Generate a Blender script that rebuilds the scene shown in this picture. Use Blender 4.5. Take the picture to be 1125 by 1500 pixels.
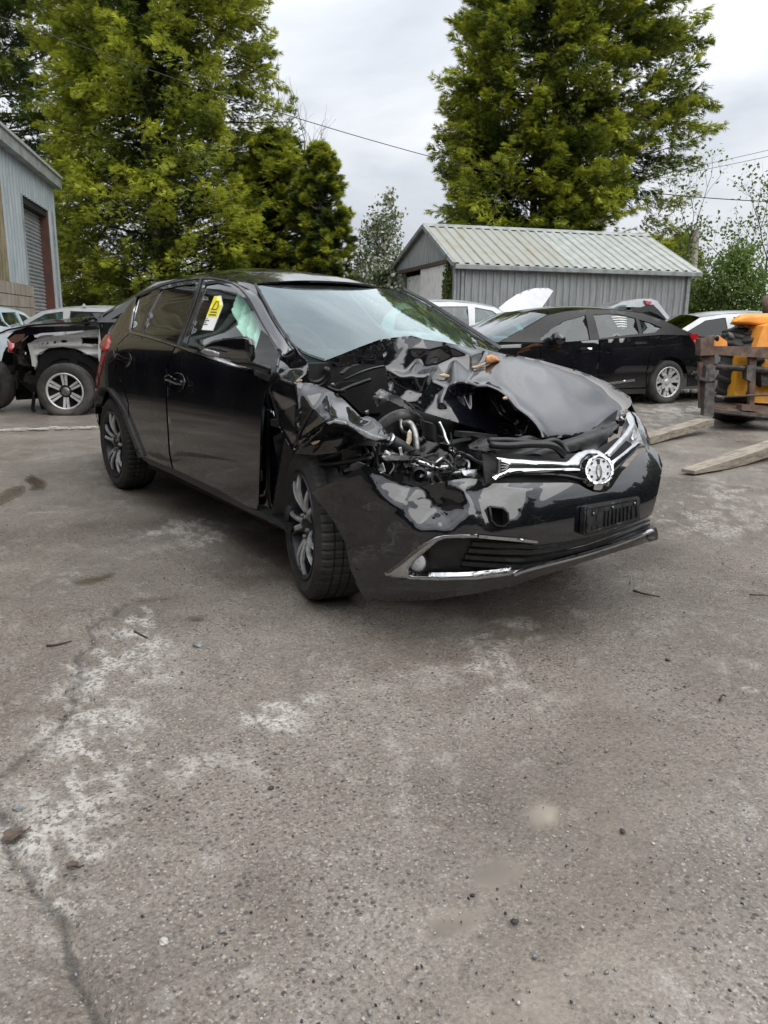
import bpy, bmesh, math, random
import numpy as np
from mathutils import Vector, Matrix, Euler
from mathutils.geometry import delaunay_2d_cdt

for _o in list(bpy.data.objects):
    bpy.data.objects.remove(_o)
SC = bpy.context.scene
COL = SC.collection
rng = np.random.default_rng(7)
random.seed(7)

# ------------------------------------------------------------------ camera
FPX = 1135.73                                   # focal length in pixels of the 1125x1500 photograph
CAM = np.array([4.0772, -2.3645, 1.135])
_yaw, _pit, _rol = 2.53035, -0.236408, 0.01454
FWD = np.array([math.cos(_pit)*math.cos(_yaw), math.cos(_pit)*math.sin(_yaw), math.sin(_pit)])
_r = np.cross(FWD, [0, 0, 1]); _r /= np.linalg.norm(_r); _u = np.cross(_r, FWD)
RT = _r*math.cos(_rol) + _u*math.sin(_rol)
UP = -_r*math.sin(_rol) + _u*math.cos(_rol)
cd = bpy.data.cameras.new('camera'); cam = bpy.data.objects.new('camera', cd); COL.objects.link(cam)
cd.sensor_fit = 'VERTICAL'; cd.sensor_height = 36.0; cd.lens = FPX/1500*36.0
cd.clip_start = 0.05; cd.clip_end = 2000
m4 = Matrix(((RT[0], UP[0], -FWD[0], CAM[0]), (RT[1], UP[1], -FWD[1], CAM[1]), (RT[2], UP[2], -FWD[2], CAM[2]), (0, 0, 0, 1)))
cam.matrix_world = m4
SC.camera = cam

# ------------------------------------------------------------------ sky, sun, exposure
SUN_EL, SUN_AZ = math.radians(58), math.radians(20)     # azimuth counted from +x towards +y
W = bpy.data.worlds.new('World'); SC.world = W; W.use_nodes = True
nt = W.node_tree; nt.nodes.clear()
def N(t, typ, **kw):
    n = t.nodes.new(typ)
    for k, v in kw.items(): setattr(n, k, v)
    return n
wo = N(nt, 'ShaderNodeOutputWorld'); bg = N(nt, 'ShaderNodeBackground'); bg.inputs['Strength'].default_value = 0.12
sky = N(nt, 'ShaderNodeTexSky', sky_type='NISHITA'); sky.sun_disc = False
sky.sun_elevation = SUN_EL; sky.sun_rotation = math.pi/2 - SUN_AZ
hs = N(nt, 'ShaderNodeHueSaturation'); hs.inputs['Saturation'].default_value = 0.25
tc = N(nt, 'ShaderNodeTexCoord'); mp = N(nt, 'ShaderNodeMapping'); mp.inputs['Scale'].default_value = (1.0, 1.0, 2.6)
nz = N(nt, 'ShaderNodeTexNoise'); nz.inputs['Scale'].default_value = 2.4; nz.inputs['Detail'].default_value = 7; nz.inputs['Roughness'].default_value = 0.52
nz.inputs['Distortion'].default_value = 0.35
rp = N(nt, 'ShaderNodeValToRGB')
rp.color_ramp.elements[0].position = 0.33; rp.color_ramp.elements[0].color = (3.35, 3.6, 4.0, 1)
rp.color_ramp.elements[1].position = 0.66; rp.color_ramp.elements[1].color = (6.0, 6.1, 6.25, 1)
mx = N(nt, 'ShaderNodeMixRGB'); mx.inputs['Fac'].default_value = 0.93
L = nt.links.new
L(tc.outputs['Generated'], mp.inputs['Vector']); L(mp.outputs['Vector'], nz.inputs['Vector']); L(nz.outputs['Fac'], rp.inputs['Fac'])
L(sky.outputs['Color'], hs.inputs['Color']); L(hs.outputs['Color'], mx.inputs['Color1']); L(rp.outputs['Color'], mx.inputs['Color2'])
# an overcast sky grows brighter towards the zenith (CIE overcast sky)
sx = N(nt, 'ShaderNodeSeparateXYZ'); L(tc.outputs['Generated'], sx.inputs[0])
zz = N(nt, 'ShaderNodeMapRange'); zz.inputs[1].default_value = 0; zz.inputs[2].default_value = 1; zz.inputs[3].default_value = .80; zz.inputs[4].default_value = 1.9; L(sx.outputs['Z'], zz.inputs[0])
vm = N(nt, 'ShaderNodeVectorMath', operation='SCALE'); L(mx.outputs['Color'], vm.inputs[0]); L(zz.outputs[0], vm.inputs['Scale'])
L(vm.outputs[0], bg.inputs['Color']); L(bg.outputs['Background'], wo.inputs['Surface'])
sd = bpy.data.lights.new('sun', 'SUN'); sd.energy = 1.5; sd.angle = math.radians(75); sd.color = (1.0, 0.97, 0.92)
sun = bpy.data.objects.new('sun', sd); COL.objects.link(sun)
_sv = Vector((math.cos(SUN_EL)*math.cos(SUN_AZ), math.cos(SUN_EL)*math.sin(SUN_AZ), math.sin(SUN_EL)))
sun.rotation_euler = _sv.to_track_quat('Z', 'Y').to_euler(); sun.location = (0, 0, 30)
SC.view_settings.view_transform = 'Standard'; SC.view_settings.look = 'None'
SC.view_settings.exposure = 0.66; SC.view_settings.gamma = 1.0; SC.view_settings.use_curve_mapping = False
SC.cycles.max_bounces = 8; SC.cycles.transparent_max_bounces = 24

# ------------------------------------------------------------------ geometry helpers
def ray(px, py): return FWD + RT*(px-562.5)/FPX - UP*(py-750)/FPX
def on(px, py, x=None, y=None, z=None, d=None):
    """the point of the place seen at a pixel of the photograph, on a plane x, y or z, or at a distance d"""
    k = ray(px, py)
    if d is not None: return CAM + d*k
    a, v = (0, x) if x is not None else (1, y) if y is not None else (2, z)
    return CAM + (v-CAM[a])/k[a]*k
def proj(X):
    v = np.asarray(X)-CAM; z = v@FWD
    return np.stack([562.5+FPX*(v@RT)/z, 750-FPX*(v@UP)/z], -1)
def rays(p):
    p = np.asarray(p, float)
    return FWD[None] + RT[None]*((p[:, :1]-562.5)/FPX) - UP[None]*((p[:, 1:2]-750)/FPX)
def hitter(F, t0, t1, n=220):
    """where the line of sight first meets the surface F(X) = 0"""
    def h(p):
        k = rays(p); ts = np.linspace(t0, t1, n)
        V = np.stack([F(CAM+t*k) for t in ts], 1)
        s = (V[:, :-1] < 0) & (V[:, 1:] >= 0); ok = s.any(1); i = s.argmax(1)
        lo = ts[i].copy(); hi = ts[np.minimum(i+1, n-1)].copy()
        for _ in range(24):
            mid = (lo+hi)/2; f = F(CAM+mid[:, None]*k); neg = f < 0
            lo = np.where(neg, mid, lo); hi = np.where(neg, hi, mid)
        t = (lo+hi)/2
        near = np.abs(V).argmin(1); t = np.where(ok, t, ts[near])
        return CAM+t[:, None]*k
    return h
def plane_map(**kw):
    return lambda p: np.array([on(a, b, **kw) for a, b in np.asarray(p)])
def inpoly(p, poly):
    x, y = p[:, 0], p[:, 1]; c = np.zeros(len(p), bool); q = np.asarray(poly, float)
    for i in range(len(q)):
        a, b = q[i-1], q[i]
        if a[1] == b[1]: continue
        k = ((a[1] > y) != (b[1] > y)) & (x < (b[0]-a[0])*(y-a[1])/(b[1]-a[1])+a[0]); c ^= k
    return c
def edge_dist(p, poly, closed=True):
    q = np.asarray(poly, float); d = np.full(len(p), 1e9)
    for i in range(0 if closed else 1, len(q)):
        a, b = q[i-1], q[i]; ab = b-a; t = np.clip(((p-a)@ab)/max(ab@ab, 1e-12), 0, 1)
        d = np.minimum(d, np.linalg.norm(p-(a+t[:, None]*ab), axis=1))
    return d
def resample(poly, step, closed=True):
    q = np.asarray(poly, float); o = []
    for i in range(len(q) if closed else len(q)-1):
        a, b = q[i], q[(i+1) % len(q)]; n = max(1, int(np.linalg.norm(b-a)/step+.5))
        for k in range(n): o.append(a+(b-a)*k/n)
    if not closed: o.append(q[-1])
    return np.array(o)
def smooth_poly(poly, it=2, closed=True):
    """Chaikin corner cutting"""
    q = np.asarray(poly, float)
    for _ in range(it):
        if closed:
            n = np.roll(q, -1, 0); q = np.stack([.75*q+.25*n, .25*q+.75*n], 1).reshape(-1, q.shape[1])
        else:
            a, b = q[:-1], q[1:]; m = np.stack([.75*a+.25*b, .25*a+.75*b], 1).reshape(-1, q.shape[1]); q = np.vstack([q[:1], m[1:-1], q[-1:]])
    return q
def fill(outline, step, holes=()):
    loops = [resample(outline, step)]+[resample(h, step) for h in holes]
    V = [tuple(v) for l in loops for v in l]; E = []; k = 0
    for l in loops:
        E += [(k+i, k+(i+1) % len(l)) for i in range(len(l))]; k += len(l)
    o = np.asarray(outline, float); lo, hi = o.min(0), o.max(0)
    gx, gy = np.arange(lo[0], hi[0], step), np.arange(lo[1], hi[1], step*.87)
    g = np.array([(x+(.5*step if j % 2 else 0), y) for j, y in enumerate(gy) for x in gx])
    if len(g):
        ok = inpoly(g, outline) & (edge_dist(g, outline) > .45*step)
        for h in holes: ok &= ~inpoly(g, h) & (edge_dist(g, h) > .45*step)
        V += [tuple(v) for v in g[ok]]
    r = delaunay_2d_cdt([Vector(v) for v in V], E, [], 0, 1e-5)
    v2 = np.array([tuple(v) for v in r[0]]); t = np.array([f for f in r[2] if len(f) == 3])
    c = v2[t].mean(1); ok = inpoly(c, outline)
    for h in holes: ok &= ~inpoly(c, h)
    t = t[ok]; u, inv = np.unique(t, return_inverse=True)
    return v2[u], inv.reshape(-1, 3)
def interp(cp, q):
    """piecewise linear interpolation of control points (x, y, v...) - the sharp folds of crushed sheet metal"""
    cp = np.asarray(cp, float); q = np.asarray(q, float)
    r = delaunay_2d_cdt([Vector(c[:2]) for c in cp], [], [], 0, 1e-6)
    v2 = np.array([tuple(v) for v in r[0]]); src = [i[0] for i in r[3]]; val = cp[src, 2:]
    d = np.linalg.norm(q[:, None]-cp[None, :, :2], axis=2)
    w = 1/np.maximum(d, 1e-6)**3; out = (w[:, :, None]*cp[None, :, 2:]).sum(1)/w.sum(1)[:, None]
    for f in r[2]:
        a, b, c = v2[f[0]], v2[f[1]], v2[f[2]]; den = (b[1]-c[1])*(a[0]-c[0])+(c[0]-b[0])*(a[1]-c[1])
        if abs(den) < 1e-9: continue
        l1 = ((b[1]-c[1])*(q[:, 0]-c[0])+(c[0]-b[0])*(q[:, 1]-c[1]))/den; l2 = ((c[1]-a[1])*(q[:, 0]-c[0])+(a[0]-c[0])*(q[:, 1]-c[1]))/den; l3 = 1-l1-l2
        k = (l1 > -1e-6) & (l2 > -1e-6) & (l3 > -1e-6)
        out[k] = l1[k, None]*val[f[0]]+l2[k, None]*val[f[1]]+l3[k, None]*val[f[2]]
    return out
def _hash(ix, iy, s):
    h = (ix.astype(np.int64)*374761393+iy.astype(np.int64)*668265263+s*2147483647) & 0xffffffff
    h = ((h ^ (h >> 13))*1274126177) & 0xffffffff
    return ((h ^ (h >> 16)) & 0xffff)/65535.0
def vnoise(x, y, s=0):
    ix, iy = np.floor(x), np.floor(y); fx, fy = x-ix, y-iy; fx = fx*fx*(3-2*fx); fy = fy*fy*(3-2*fy)
    a, b, c, d = _hash(ix, iy, s), _hash(ix+1, iy, s), _hash(ix, iy+1, s), _hash(ix+1, iy+1, s)
    return (a*(1-fx)+b*fx)*(1-fy)+(c*(1-fx)+d*fx)*fy
def fbm(x, y, s=0, o=4):
    t, a, n = 0, .5, 0
    for i in range(o): t = t+a*vnoise(x*2**i, y*2**i, s+i); n += a; a *= .5
    return t/n
def sstep(a, b, x): t = np.clip((x-a)/(b-a), 0, 1); return t*t*(3-2*t)

# ------------------------------------------------------------------ object helpers
def wloc(o):
    v = Vector((0, 0, 0))
    while o is not None: v += o.location; o = o.parent
    return np.array(v)
def make_mesh(name, verts, faces, smooth=True):
    me = bpy.data.meshes.new(name)
    me.from_pydata([tuple(map(float, v)) for v in verts], [], [tuple(map(int, f)) for f in faces])
    if smooth is True: me.polygons.foreach_set('use_smooth', np.ones(len(me.polygons), bool))
    elif smooth is not False: me.polygons.foreach_set('use_smooth', np.asarray(smooth, bool))
    me.update(); return me
def link(name, me, mat=None, parent=None, loc=None, rot=None):
    o = bpy.data.objects.new(name, me); COL.objects.link(o)
    if mat is not None and me is not None and not me.materials: me.materials.append(mat)
    if parent is not None: o.parent = parent
    if loc is not None: o.location = Vector(tuple(np.asarray(loc, float)-(wloc(parent) if parent is not None else 0)))
    if rot is not None: o.rotation_euler = rot
    return o
def obj(name, verts, faces, mat, parent=None, smooth=True, origin=None):
    verts = np.asarray(verts, float)
    base = wloc(parent) if parent is not None else (np.asarray(origin, float) if origin is not None else np.array([verts[:, 0].mean(), verts[:, 1].mean(), verts[:, 2].min()]))
    o = link(name, make_mesh(name, verts-base, faces, smooth), mat, parent)
    if parent is None: o.location = Vector(tuple(base))
    return o
def tag(o, label=None, cat=None, group=None, kind=None):
    for k, v in (('label', label), ('category', cat), ('group', group), ('kind', kind)):
        if v: o[k] = v
    return o
def thing(name, loc, label, cat, group=None):
    o = bpy.data.objects.new(name, None); COL.objects.link(o); o.location = Vector(tuple(map(float, loc))); o.empty_display_size = .2
    return tag(o, label, cat, group)
def copy_tree(o, parent=None):
    c = o.copy(); COL.objects.link(c); c.parent = parent
    for ch in list(o.children): copy_tree(ch, c)
    return c
class MB:
    """collects shapes into one mesh"""
    def __init__(s): s.v, s.f, s.s, s.n = [], [], [], 0
    def add(s, v, f, smooth=True):
        v = np.asarray(v, float); s.v.append(v); s.f += [tuple(int(i)+s.n for i in q) for q in f]; s.s += [smooth]*len(f); s.n += len(v); return s
    def build(s, name, mat, parent=None, origin=None): return obj(name, np.vstack(s.v), s.f, mat, parent, s.s, origin)
def frame_from(zdir, xhint=(1, 0, 0)):
    z = np.asarray(zdir, float); z /= np.linalg.norm(z); x = np.asarray(xhint, float)
    if abs(x@z) > .95: x = np.array([0, 1., 0])
    x = x-(x@z)*z; x /= np.linalg.norm(x); return x, np.cross(z, x), z
def box(c, s, X=(1, 0, 0), Y=(0, 1, 0), Z=(0, 0, 1), bev=0.0):
    c = np.asarray(c, float); X, Y, Z = (np.asarray(a, float) for a in (X, Y, Z)); hx, hy, hz = [a/2 for a in s]
    if not bev:
        v = [c+X*hx*i+Y*hy*j+Z*hz*k for k in (-1, 1) for j in (-1, 1) for i in (-1, 1)]
        return v, [(0, 2, 3, 1), (4, 5, 7, 6), (0, 1, 5, 4), (2, 6, 7, 3), (0, 4, 6, 2), (1, 3, 7, 5)]
    b = min(bev, hx*.9, hy*.9, hz*.9); bm = bmesh.new(); bmesh.ops.create_cube(bm, size=1)
    for q in bm.verts: q.co = Vector((q.co.x*2*hx, q.co.y*2*hy, q.co.z*2*hz))
    bmesh.ops.bevel(bm, geom=bm.edges[:]+bm.verts[:], offset=b, segments=2, profile=.6, affect='EDGES')
    bm.verts.index_update(); v = [c+X*q.co.x+Y*q.co.y+Z*q.co.z for q in bm.verts]; f = [tuple(q.index for q in p.verts) for p in bm.faces]; bm.free(); return v, f
def tube(pts, r, n=8, caps=True):
    pts = np.asarray(pts, float); k = len(pts); rr = np.broadcast_to(np.asarray(r, float), (k,)); V = []; F = []
    T = np.gradient(pts, axis=0); T /= np.maximum(np.linalg.norm(T, axis=1)[:, None], 1e-9)
    x, y, z = frame_from(T[0])
    for i in range(k):
        x = x-(x@T[i])*T[i]; x /= np.linalg.norm(x); y = np.cross(T[i], x)
        for j in range(n): a = 2*math.pi*j/n; V.append(pts[i]+rr[i]*(math.cos(a)*x+math.sin(a)*y))
    for i in range(k-1):
        for j in range(n): F.append((i*n+j, i*n+(j+1) % n, (i+1)*n+(j+1) % n, (i+1)*n+j))
    if caps: F.append(tuple(range(n))[::-1]); F.append(tuple((k-1)*n+j for j in range(n)))
    return V, F
def spline(pts, n=6):
    p = np.asarray(pts, float)
    if len(p) < 3: return p
    q = np.vstack([2*p[0]-p[1], p, 2*p[-1]-p[-2]]); o = []
    for i in range(1, len(q)-2):
        a, b, c, d = q[i-1:i+3]
        for k in range(n):
            t = k/n; o.append(.5*((2*b)+(-a+c)*t+(2*a-5*b+4*c-d)*t*t+(-a+3*b-3*c+d)*t**3))
    o.append(p[-1]); return np.array(o)
def lathe(prof, n=32, axis=(0, 1, 0), c=(0, 0, 0), mod=None):
    """prof: (radius, offset along the axis)"""
    x, y, z = frame_from(axis, (0, 0, 1)); V = []; F = []; k = len(prof); c = np.asarray(c, float)
    for i in range(n):
        a = 2*math.pi*i/n
        for j, (r, h) in enumerate(prof):
            if mod is not None: r = r+mod(i, j)
            V.append(c+r*(math.cos(a)*x+math.sin(a)*y)+h*z)
    for i in range(n):
        for j in range(k-1): F.append((i*k+j, i*k+j+1, ((i+1) % n)*k+j+1, ((i+1) % n)*k+j))
    return V, F
def grid_faces(n, m, cu=False):
    return [(i*m+j, ((i+1) % n)*m+j, ((i+1) % n)*m+j+1, i*m+j+1) for i in range(n if cu else n-1) for j in range(m-1)]
def shell(v3, t, th, face, rim=True):
    """a sheet with thickness th, its front towards the direction face"""
    v3 = np.asarray(v3, float); fn = np.cross(v3[t[:, 1]]-v3[t[:, 0]], v3[t[:, 2]]-v3[t[:, 0]])
    if (fn @ np.asarray(face, float)).sum() < 0: t = t[:, ::-1]; fn = -fn
    vn = np.zeros_like(v3)
    for i in range(3): np.add.at(vn, t[:, i], fn)
    vn /= np.maximum(np.linalg.norm(vn, axis=1)[:, None], 1e-12)
    n = len(v3); back = v3-vn*th; F = [tuple(q) for q in t]+[tuple(q[::-1]+n) for q in t]; S = [True]*(2*len(t)); V = [v3, back]; m = 2*n
    e = {}
    for q in t:
        for a, b in ((q[0], q[1]), (q[1], q[2]), (q[2], q[0])): e[(a, b)] = 1
    ed = [(a, b) for (a, b) in e if (b, a) not in e]
    ids = sorted({i for q in ed for i in q}); mp_ = {i: k for k, i in enumerate(ids)}; r = len(ids)
    V += [v3[ids], back[ids]]
    for a, b in ed: F.append((m+mp_[b], m+mp_[a], m+r+mp_[a], m+r+mp_[b])); S.append(False)
    return np.vstack(V), F, S, vn
def panel(name, outline, mapf, mat, parent, th=.006, step=6.0, holes=(), face=None, off=None, post=None, smooth_it=0, lift=0.0):
    if smooth_it: outline = smooth_poly(outline, smooth_it)
    v2, t = fill(outline, step, holes); v3 = mapf(v2)
    if face is None: face = CAM-v3.mean(0)
    if off is not None or lift:
        fn = np.cross(v3[t[:, 1]]-v3[t[:, 0]], v3[t[:, 2]]-v3[t[:, 0]])
        if (fn @ face).sum() < 0: fn = -fn
        vn = np.zeros_like(v3)
        for i in range(3): np.add.at(vn, t[:, i], fn)
        vn /= np.maximum(np.linalg.norm(vn, axis=1)[:, None], 1e-12)
        dd = lift+(off(v2) if off is not None else 0); v3 = v3+vn*np.asarray(dd).reshape(-1, 1)
    if post is not None: v3 = post(v2, v3)
    V, F, S, _ = shell(v3, t, th, face)
    return obj(name, V, F, mat, parent, S)
def sheet(name, outline, cps, mat, parent, step=4.0, th=.004, noise=.004, relax=2, holes=(), freq=.07, seed=0, mask=None, soft=None):
    """crushed sheet metal: control points (px, py, X) with X a point of the place; flat facets between them, folds along their edges"""
    v2, t = fill(outline, step, holes)
    cp = [(a, b, 1/((np.asarray(X)-CAM)@FWD)) for a, b, X in cps]; inv = interp(cp, v2)[:, 0]
    nb = [set() for _ in v2]
    for a, b, c in t: nb[a] |= {b, c}; nb[b] |= {a, c}; nb[c] |= {a, b}
    def rlx(q): return np.array([.4*q[i]+.6*np.mean([q[j] for j in nb[i]]) for i in range(len(v2))])
    for _ in range(relax): inv = rlx(inv)
    if soft is not None:
        sw_ = soft(v2); q = inv.copy()
        for _ in range(40): q = rlx(q)
        inv = inv*(1-sw_)+q*sw_
    k = rays(v2); v3 = CAM+k/inv[:, None]
    if noise:
        a = (np.abs(fbm(v2[:, 0]*freq, v2[:, 1]*freq, 11+seed, 3)-.5)*2)**.8-.35
        v3 = v3+rays(v2)*(a*noise*(mask(v2) if mask is not None else 1))[:, None]
    V, F, S, _ = shell(v3, t, th, CAM-v3.mean(0)); return obj(name, V, F, mat, parent, S)
def inflate(name, outline, mapf, th, mat, parent, step=3.0, flat=.35, face=None, origin=None):
    """a rounded solid with the given outline"""
    v2, t = fill(outline, step); v3 = mapf(v2); d = edge_dist(v2, outline); dm = max(d.max(), 1e-9)*flat
    h = np.sqrt(np.clip(1-(1-np.clip(d/dm, 0, 1))**2, 0, 1))*th
    if face is None: face = CAM-v3.mean(0); face = face/np.linalg.norm(face)
    fn = np.cross(v3[t[:, 1]]-v3[t[:, 0]], v3[t[:, 2]]-v3[t[:, 0]])
    if (fn @ face).sum() < 0: t = t[:, ::-1]
    n = len(v3); a = v3+face*h[:, None]; b = v3-face*h[:, None]; rim = d < 1e-6; idx = np.where(rim, np.arange(n), np.arange(n)+n)
    return obj(name, np.vstack([a, b]), [tuple(q) for q in t]+[tuple(idx[q[::-1]]) for q in t], mat, parent, True, origin)
def strip(name, A, B, mat, parent, m=6, bulge=0.0, th=.005, face=None, n=None):
    A, B = np.asarray(A, float), np.asarray(B, float); n = n or max(len(A), len(B))*3
    def rs(P):
        s = np.r_[0, np.cumsum(np.linalg.norm(np.diff(P, axis=0), axis=1))]; q = np.linspace(0, s[-1], n); return np.stack([np.interp(q, s, P[:, i]) for i in range(3)], 1)
    a, b = rs(A), rs(B); face = np.asarray(face if face is not None else CAM-(a.mean(0)+b.mean(0))/2, float); face = face/np.linalg.norm(face)
    s = np.linspace(0, 1, m); G = a[:, None]*(1-s)[None, :, None]+b[:, None]*s[None, :, None]+face[None, None]*(bulge*(4*s*(1-s)))[None, :, None]
    q = np.array(grid_faces(n, m)); t = np.vstack([q[:, [0, 1, 2]], q[:, [0, 2, 3]]]); V, F, S, _ = shell(G.reshape(-1, 3), t, th, face); return obj(name, V, F, mat, parent, S)
def cross_loft(name, pts, mat, parent, bulge=(0, 0, 0), m=17, th=.006, face=(0, 0, 1), T=None, p=2.0, dense=6, mid=0.0):
    """from an edge on one side of a car across to its mirror image"""
    P = spline(pts, dense); s = np.linspace(-1, 1, m); n = len(P); bl = np.asarray(bulge, float)
    if bl.ndim == 1: bl = np.broadcast_to(bl, (n, 3))
    else: bl = np.stack([np.interp(np.linspace(0, 1, n), np.linspace(0, 1, len(bl)), bl[:, i]) for i in range(3)], 1)
    G = np.zeros((n, m, 3)); k = 1-np.abs(s)**p
    G[:, :, 0] = P[:, None, 0]+bl[:, None, 0]*k; G[:, :, 1] = mid+(P[:, None, 1]-mid)*s[None]; G[:, :, 2] = P[:, None, 2]+bl[:, None, 2]*k
    q = np.array(grid_faces(n, m)); t = np.vstack([q[:, [0, 1, 2]], q[:, [0, 2, 3]]]); V, F, S, _ = shell(G.reshape(-1, 3), t, th, np.asarray(face, float))
    if T is not None: V = T(V)
    return obj(name, V, F, mat, parent, S)
def prism(poly, th):
    """poly: corner points of a flat outline (3D); th: thickness vector"""
    p = np.asarray(poly, float); n = len(p); th = np.asarray(th, float)
    return np.vstack([p, p+th]), [tuple(range(n))[::-1], tuple(range(n, 2*n))]+[(i, (i+1) % n, n+(i+1) % n, n+i) for i in range(n)]

# ------------------------------------------------------------------ materials
def mat(name, col, rough=.5, metal=0.0, coat=0.0, var=0.0, scale=8.0, col2=None, bump=0.0, bscale=40.0, rvar=0.0, spec=.5, coat_rough=.04, lo=.42, hi=.62, detail=5, alpha=None, stretch=(1, 1, 1)):
    m = bpy.data.materials.new(name); m.use_nodes = True; t = m.node_tree; b = t.nodes['Principled BSDF']; lk = t.links.new
    b.inputs['Base Color'].default_value = (*col, 1); b.inputs['Roughness'].default_value = rough; b.inputs['Metallic'].default_value = metal
    b.inputs['Coat Weight'].default_value = coat; b.inputs['Coat Roughness'].default_value = coat_rough; b.inputs['Specular IOR Level'].default_value = spec
    if var or col2 or rvar or bump:
        tcn = N(t, 'ShaderNodeTexCoord'); mpn = N(t, 'ShaderNodeMapping'); mpn.inputs['Scale'].default_value = stretch; lk(tcn.outputs['Object'], mpn.inputs['Vector'])
    if var or col2 or rvar:
        n1 = N(t, 'ShaderNodeTexNoise'); n1.inputs['Scale'].default_value = scale; n1.inputs['Detail'].default_value = detail; n1.inputs['Roughness'].default_value = .62
        lk(mpn.outputs['Vector'], n1.inputs['Vector'])
        r = N(t, 'ShaderNodeValToRGB'); r.color_ramp.elements[0].position = lo; r.color_ramp.elements[1].position = hi
        c2 = col2 if col2 else tuple(min(1, c*(1+var)) for c in col); c1 = col if col2 else tuple(c*(1-var) for c in col)
        r.color_ramp.elements[0].color = (*c1, 1); r.color_ramp.elements[1].color = (*c2, 1)
        lk(n1.outputs['Fac'], r.inputs['Fac']); lk(r.outputs['Color'], b.inputs['Base Color'])
        if rvar:
            mr = N(t, 'ShaderNodeMapRange'); mr.inputs[1].default_value = .35; mr.inputs[2].default_value = .65
            mr.inputs[3].default_value = max(.02, rough-rvar); mr.inputs[4].default_value = min(1, rough+rvar)
            lk(n1.outputs['Fac'], mr.inputs[0]); lk(mr.outputs[0], b.inputs['Roughness'])
    if bump:
        n2 = N(t, 'ShaderNodeTexNoise'); n2.inputs['Scale'].default_value = bscale; n2.inputs['Detail'].default_value = 4; lk(mpn.outputs['Vector'], n2.inputs['Vector'])
        bn = N(t, 'ShaderNodeBump'); bn.inputs['Strength'].default_value = bump; bn.inputs['Distance'].default_value = .01
        lk(n2.outputs['Fac'], bn.inputs['Height']); lk(bn.outputs['Normal'], b.inputs['Normal'])
    return m
def glass(name, tint, refl=1.0, ior=1.5, dirt=0.0, sheen=(.95, .98, 1)):
    m = bpy.data.materials.new(name); m.use_nodes = True; t = m.node_tree; t.nodes.clear(); lk = t.links.new
    o = N(t, 'ShaderNodeOutputMaterial'); tr = N(t, 'ShaderNodeBsdfTransparent'); tr.inputs['Color'].default_value = (*tint, 1)
    gl = N(t, 'ShaderNodeBsdfGlossy'); gl.inputs['Roughness'].default_value = .015; gl.inputs['Color'].default_value = (*sheen, 1)
    fr = N(t, 'ShaderNodeFresnel'); fr.inputs['IOR'].default_value = ior
    ml = N(t, 'ShaderNodeMath', operation='MULTIPLY', use_clamp=True); ml.inputs[1].default_value = refl; ge = N(t, 'ShaderNodeNewGeometry'); fs = N(t, 'ShaderNodeMath', operation='SUBTRACT'); fs.inputs[0].default_value = 1; lk(ge.outputs['Backfacing'], fs.inputs[1]); fm = N(t, 'ShaderNodeMath', operation='MULTIPLY'); lk(fr.outputs['Fac'], fm.inputs[0]); lk(fs.outputs[0], fm.inputs[1]); lk(fm.outputs[0], ml.inputs[0])
    mx_ = N(t, 'ShaderNodeMixShader'); lk(ml.outputs[0], mx_.inputs['Fac']); lk(tr.outputs[0], mx_.inputs[1]); lk(gl.outputs[0], mx_.inputs[2]); out = mx_
    if dirt:
        df = N(t, 'ShaderNodeBsdfDiffuse'); df.inputs['Color'].default_value = (.42, .43, .4, 1); tcn = N(t, 'ShaderNodeTexCoord'); nn = N(t, 'ShaderNodeTexNoise'); nn.inputs['Scale'].default_value = 5; nn.inputs['Detail'].default_value = 8
        lk(tcn.outputs['Object'], nn.inputs['Vector']); mr = N(t, 'ShaderNodeMapRange'); mr.inputs[1].default_value = .4; mr.inputs[2].default_value = .75; mr.inputs[3].default_value = dirt*.3; mr.inputs[4].default_value = dirt
        lk(nn.outputs['Fac'], mr.inputs[0]); m2 = N(t, 'ShaderNodeMixShader'); lk(mr.outputs[0], m2.inputs['Fac']); lk(mx_.outputs[0], m2.inputs[1]); lk(df.outputs[0], m2.inputs[2]); out = m2
    lk(out.outputs[0], o.inputs['Surface']); return m
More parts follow.
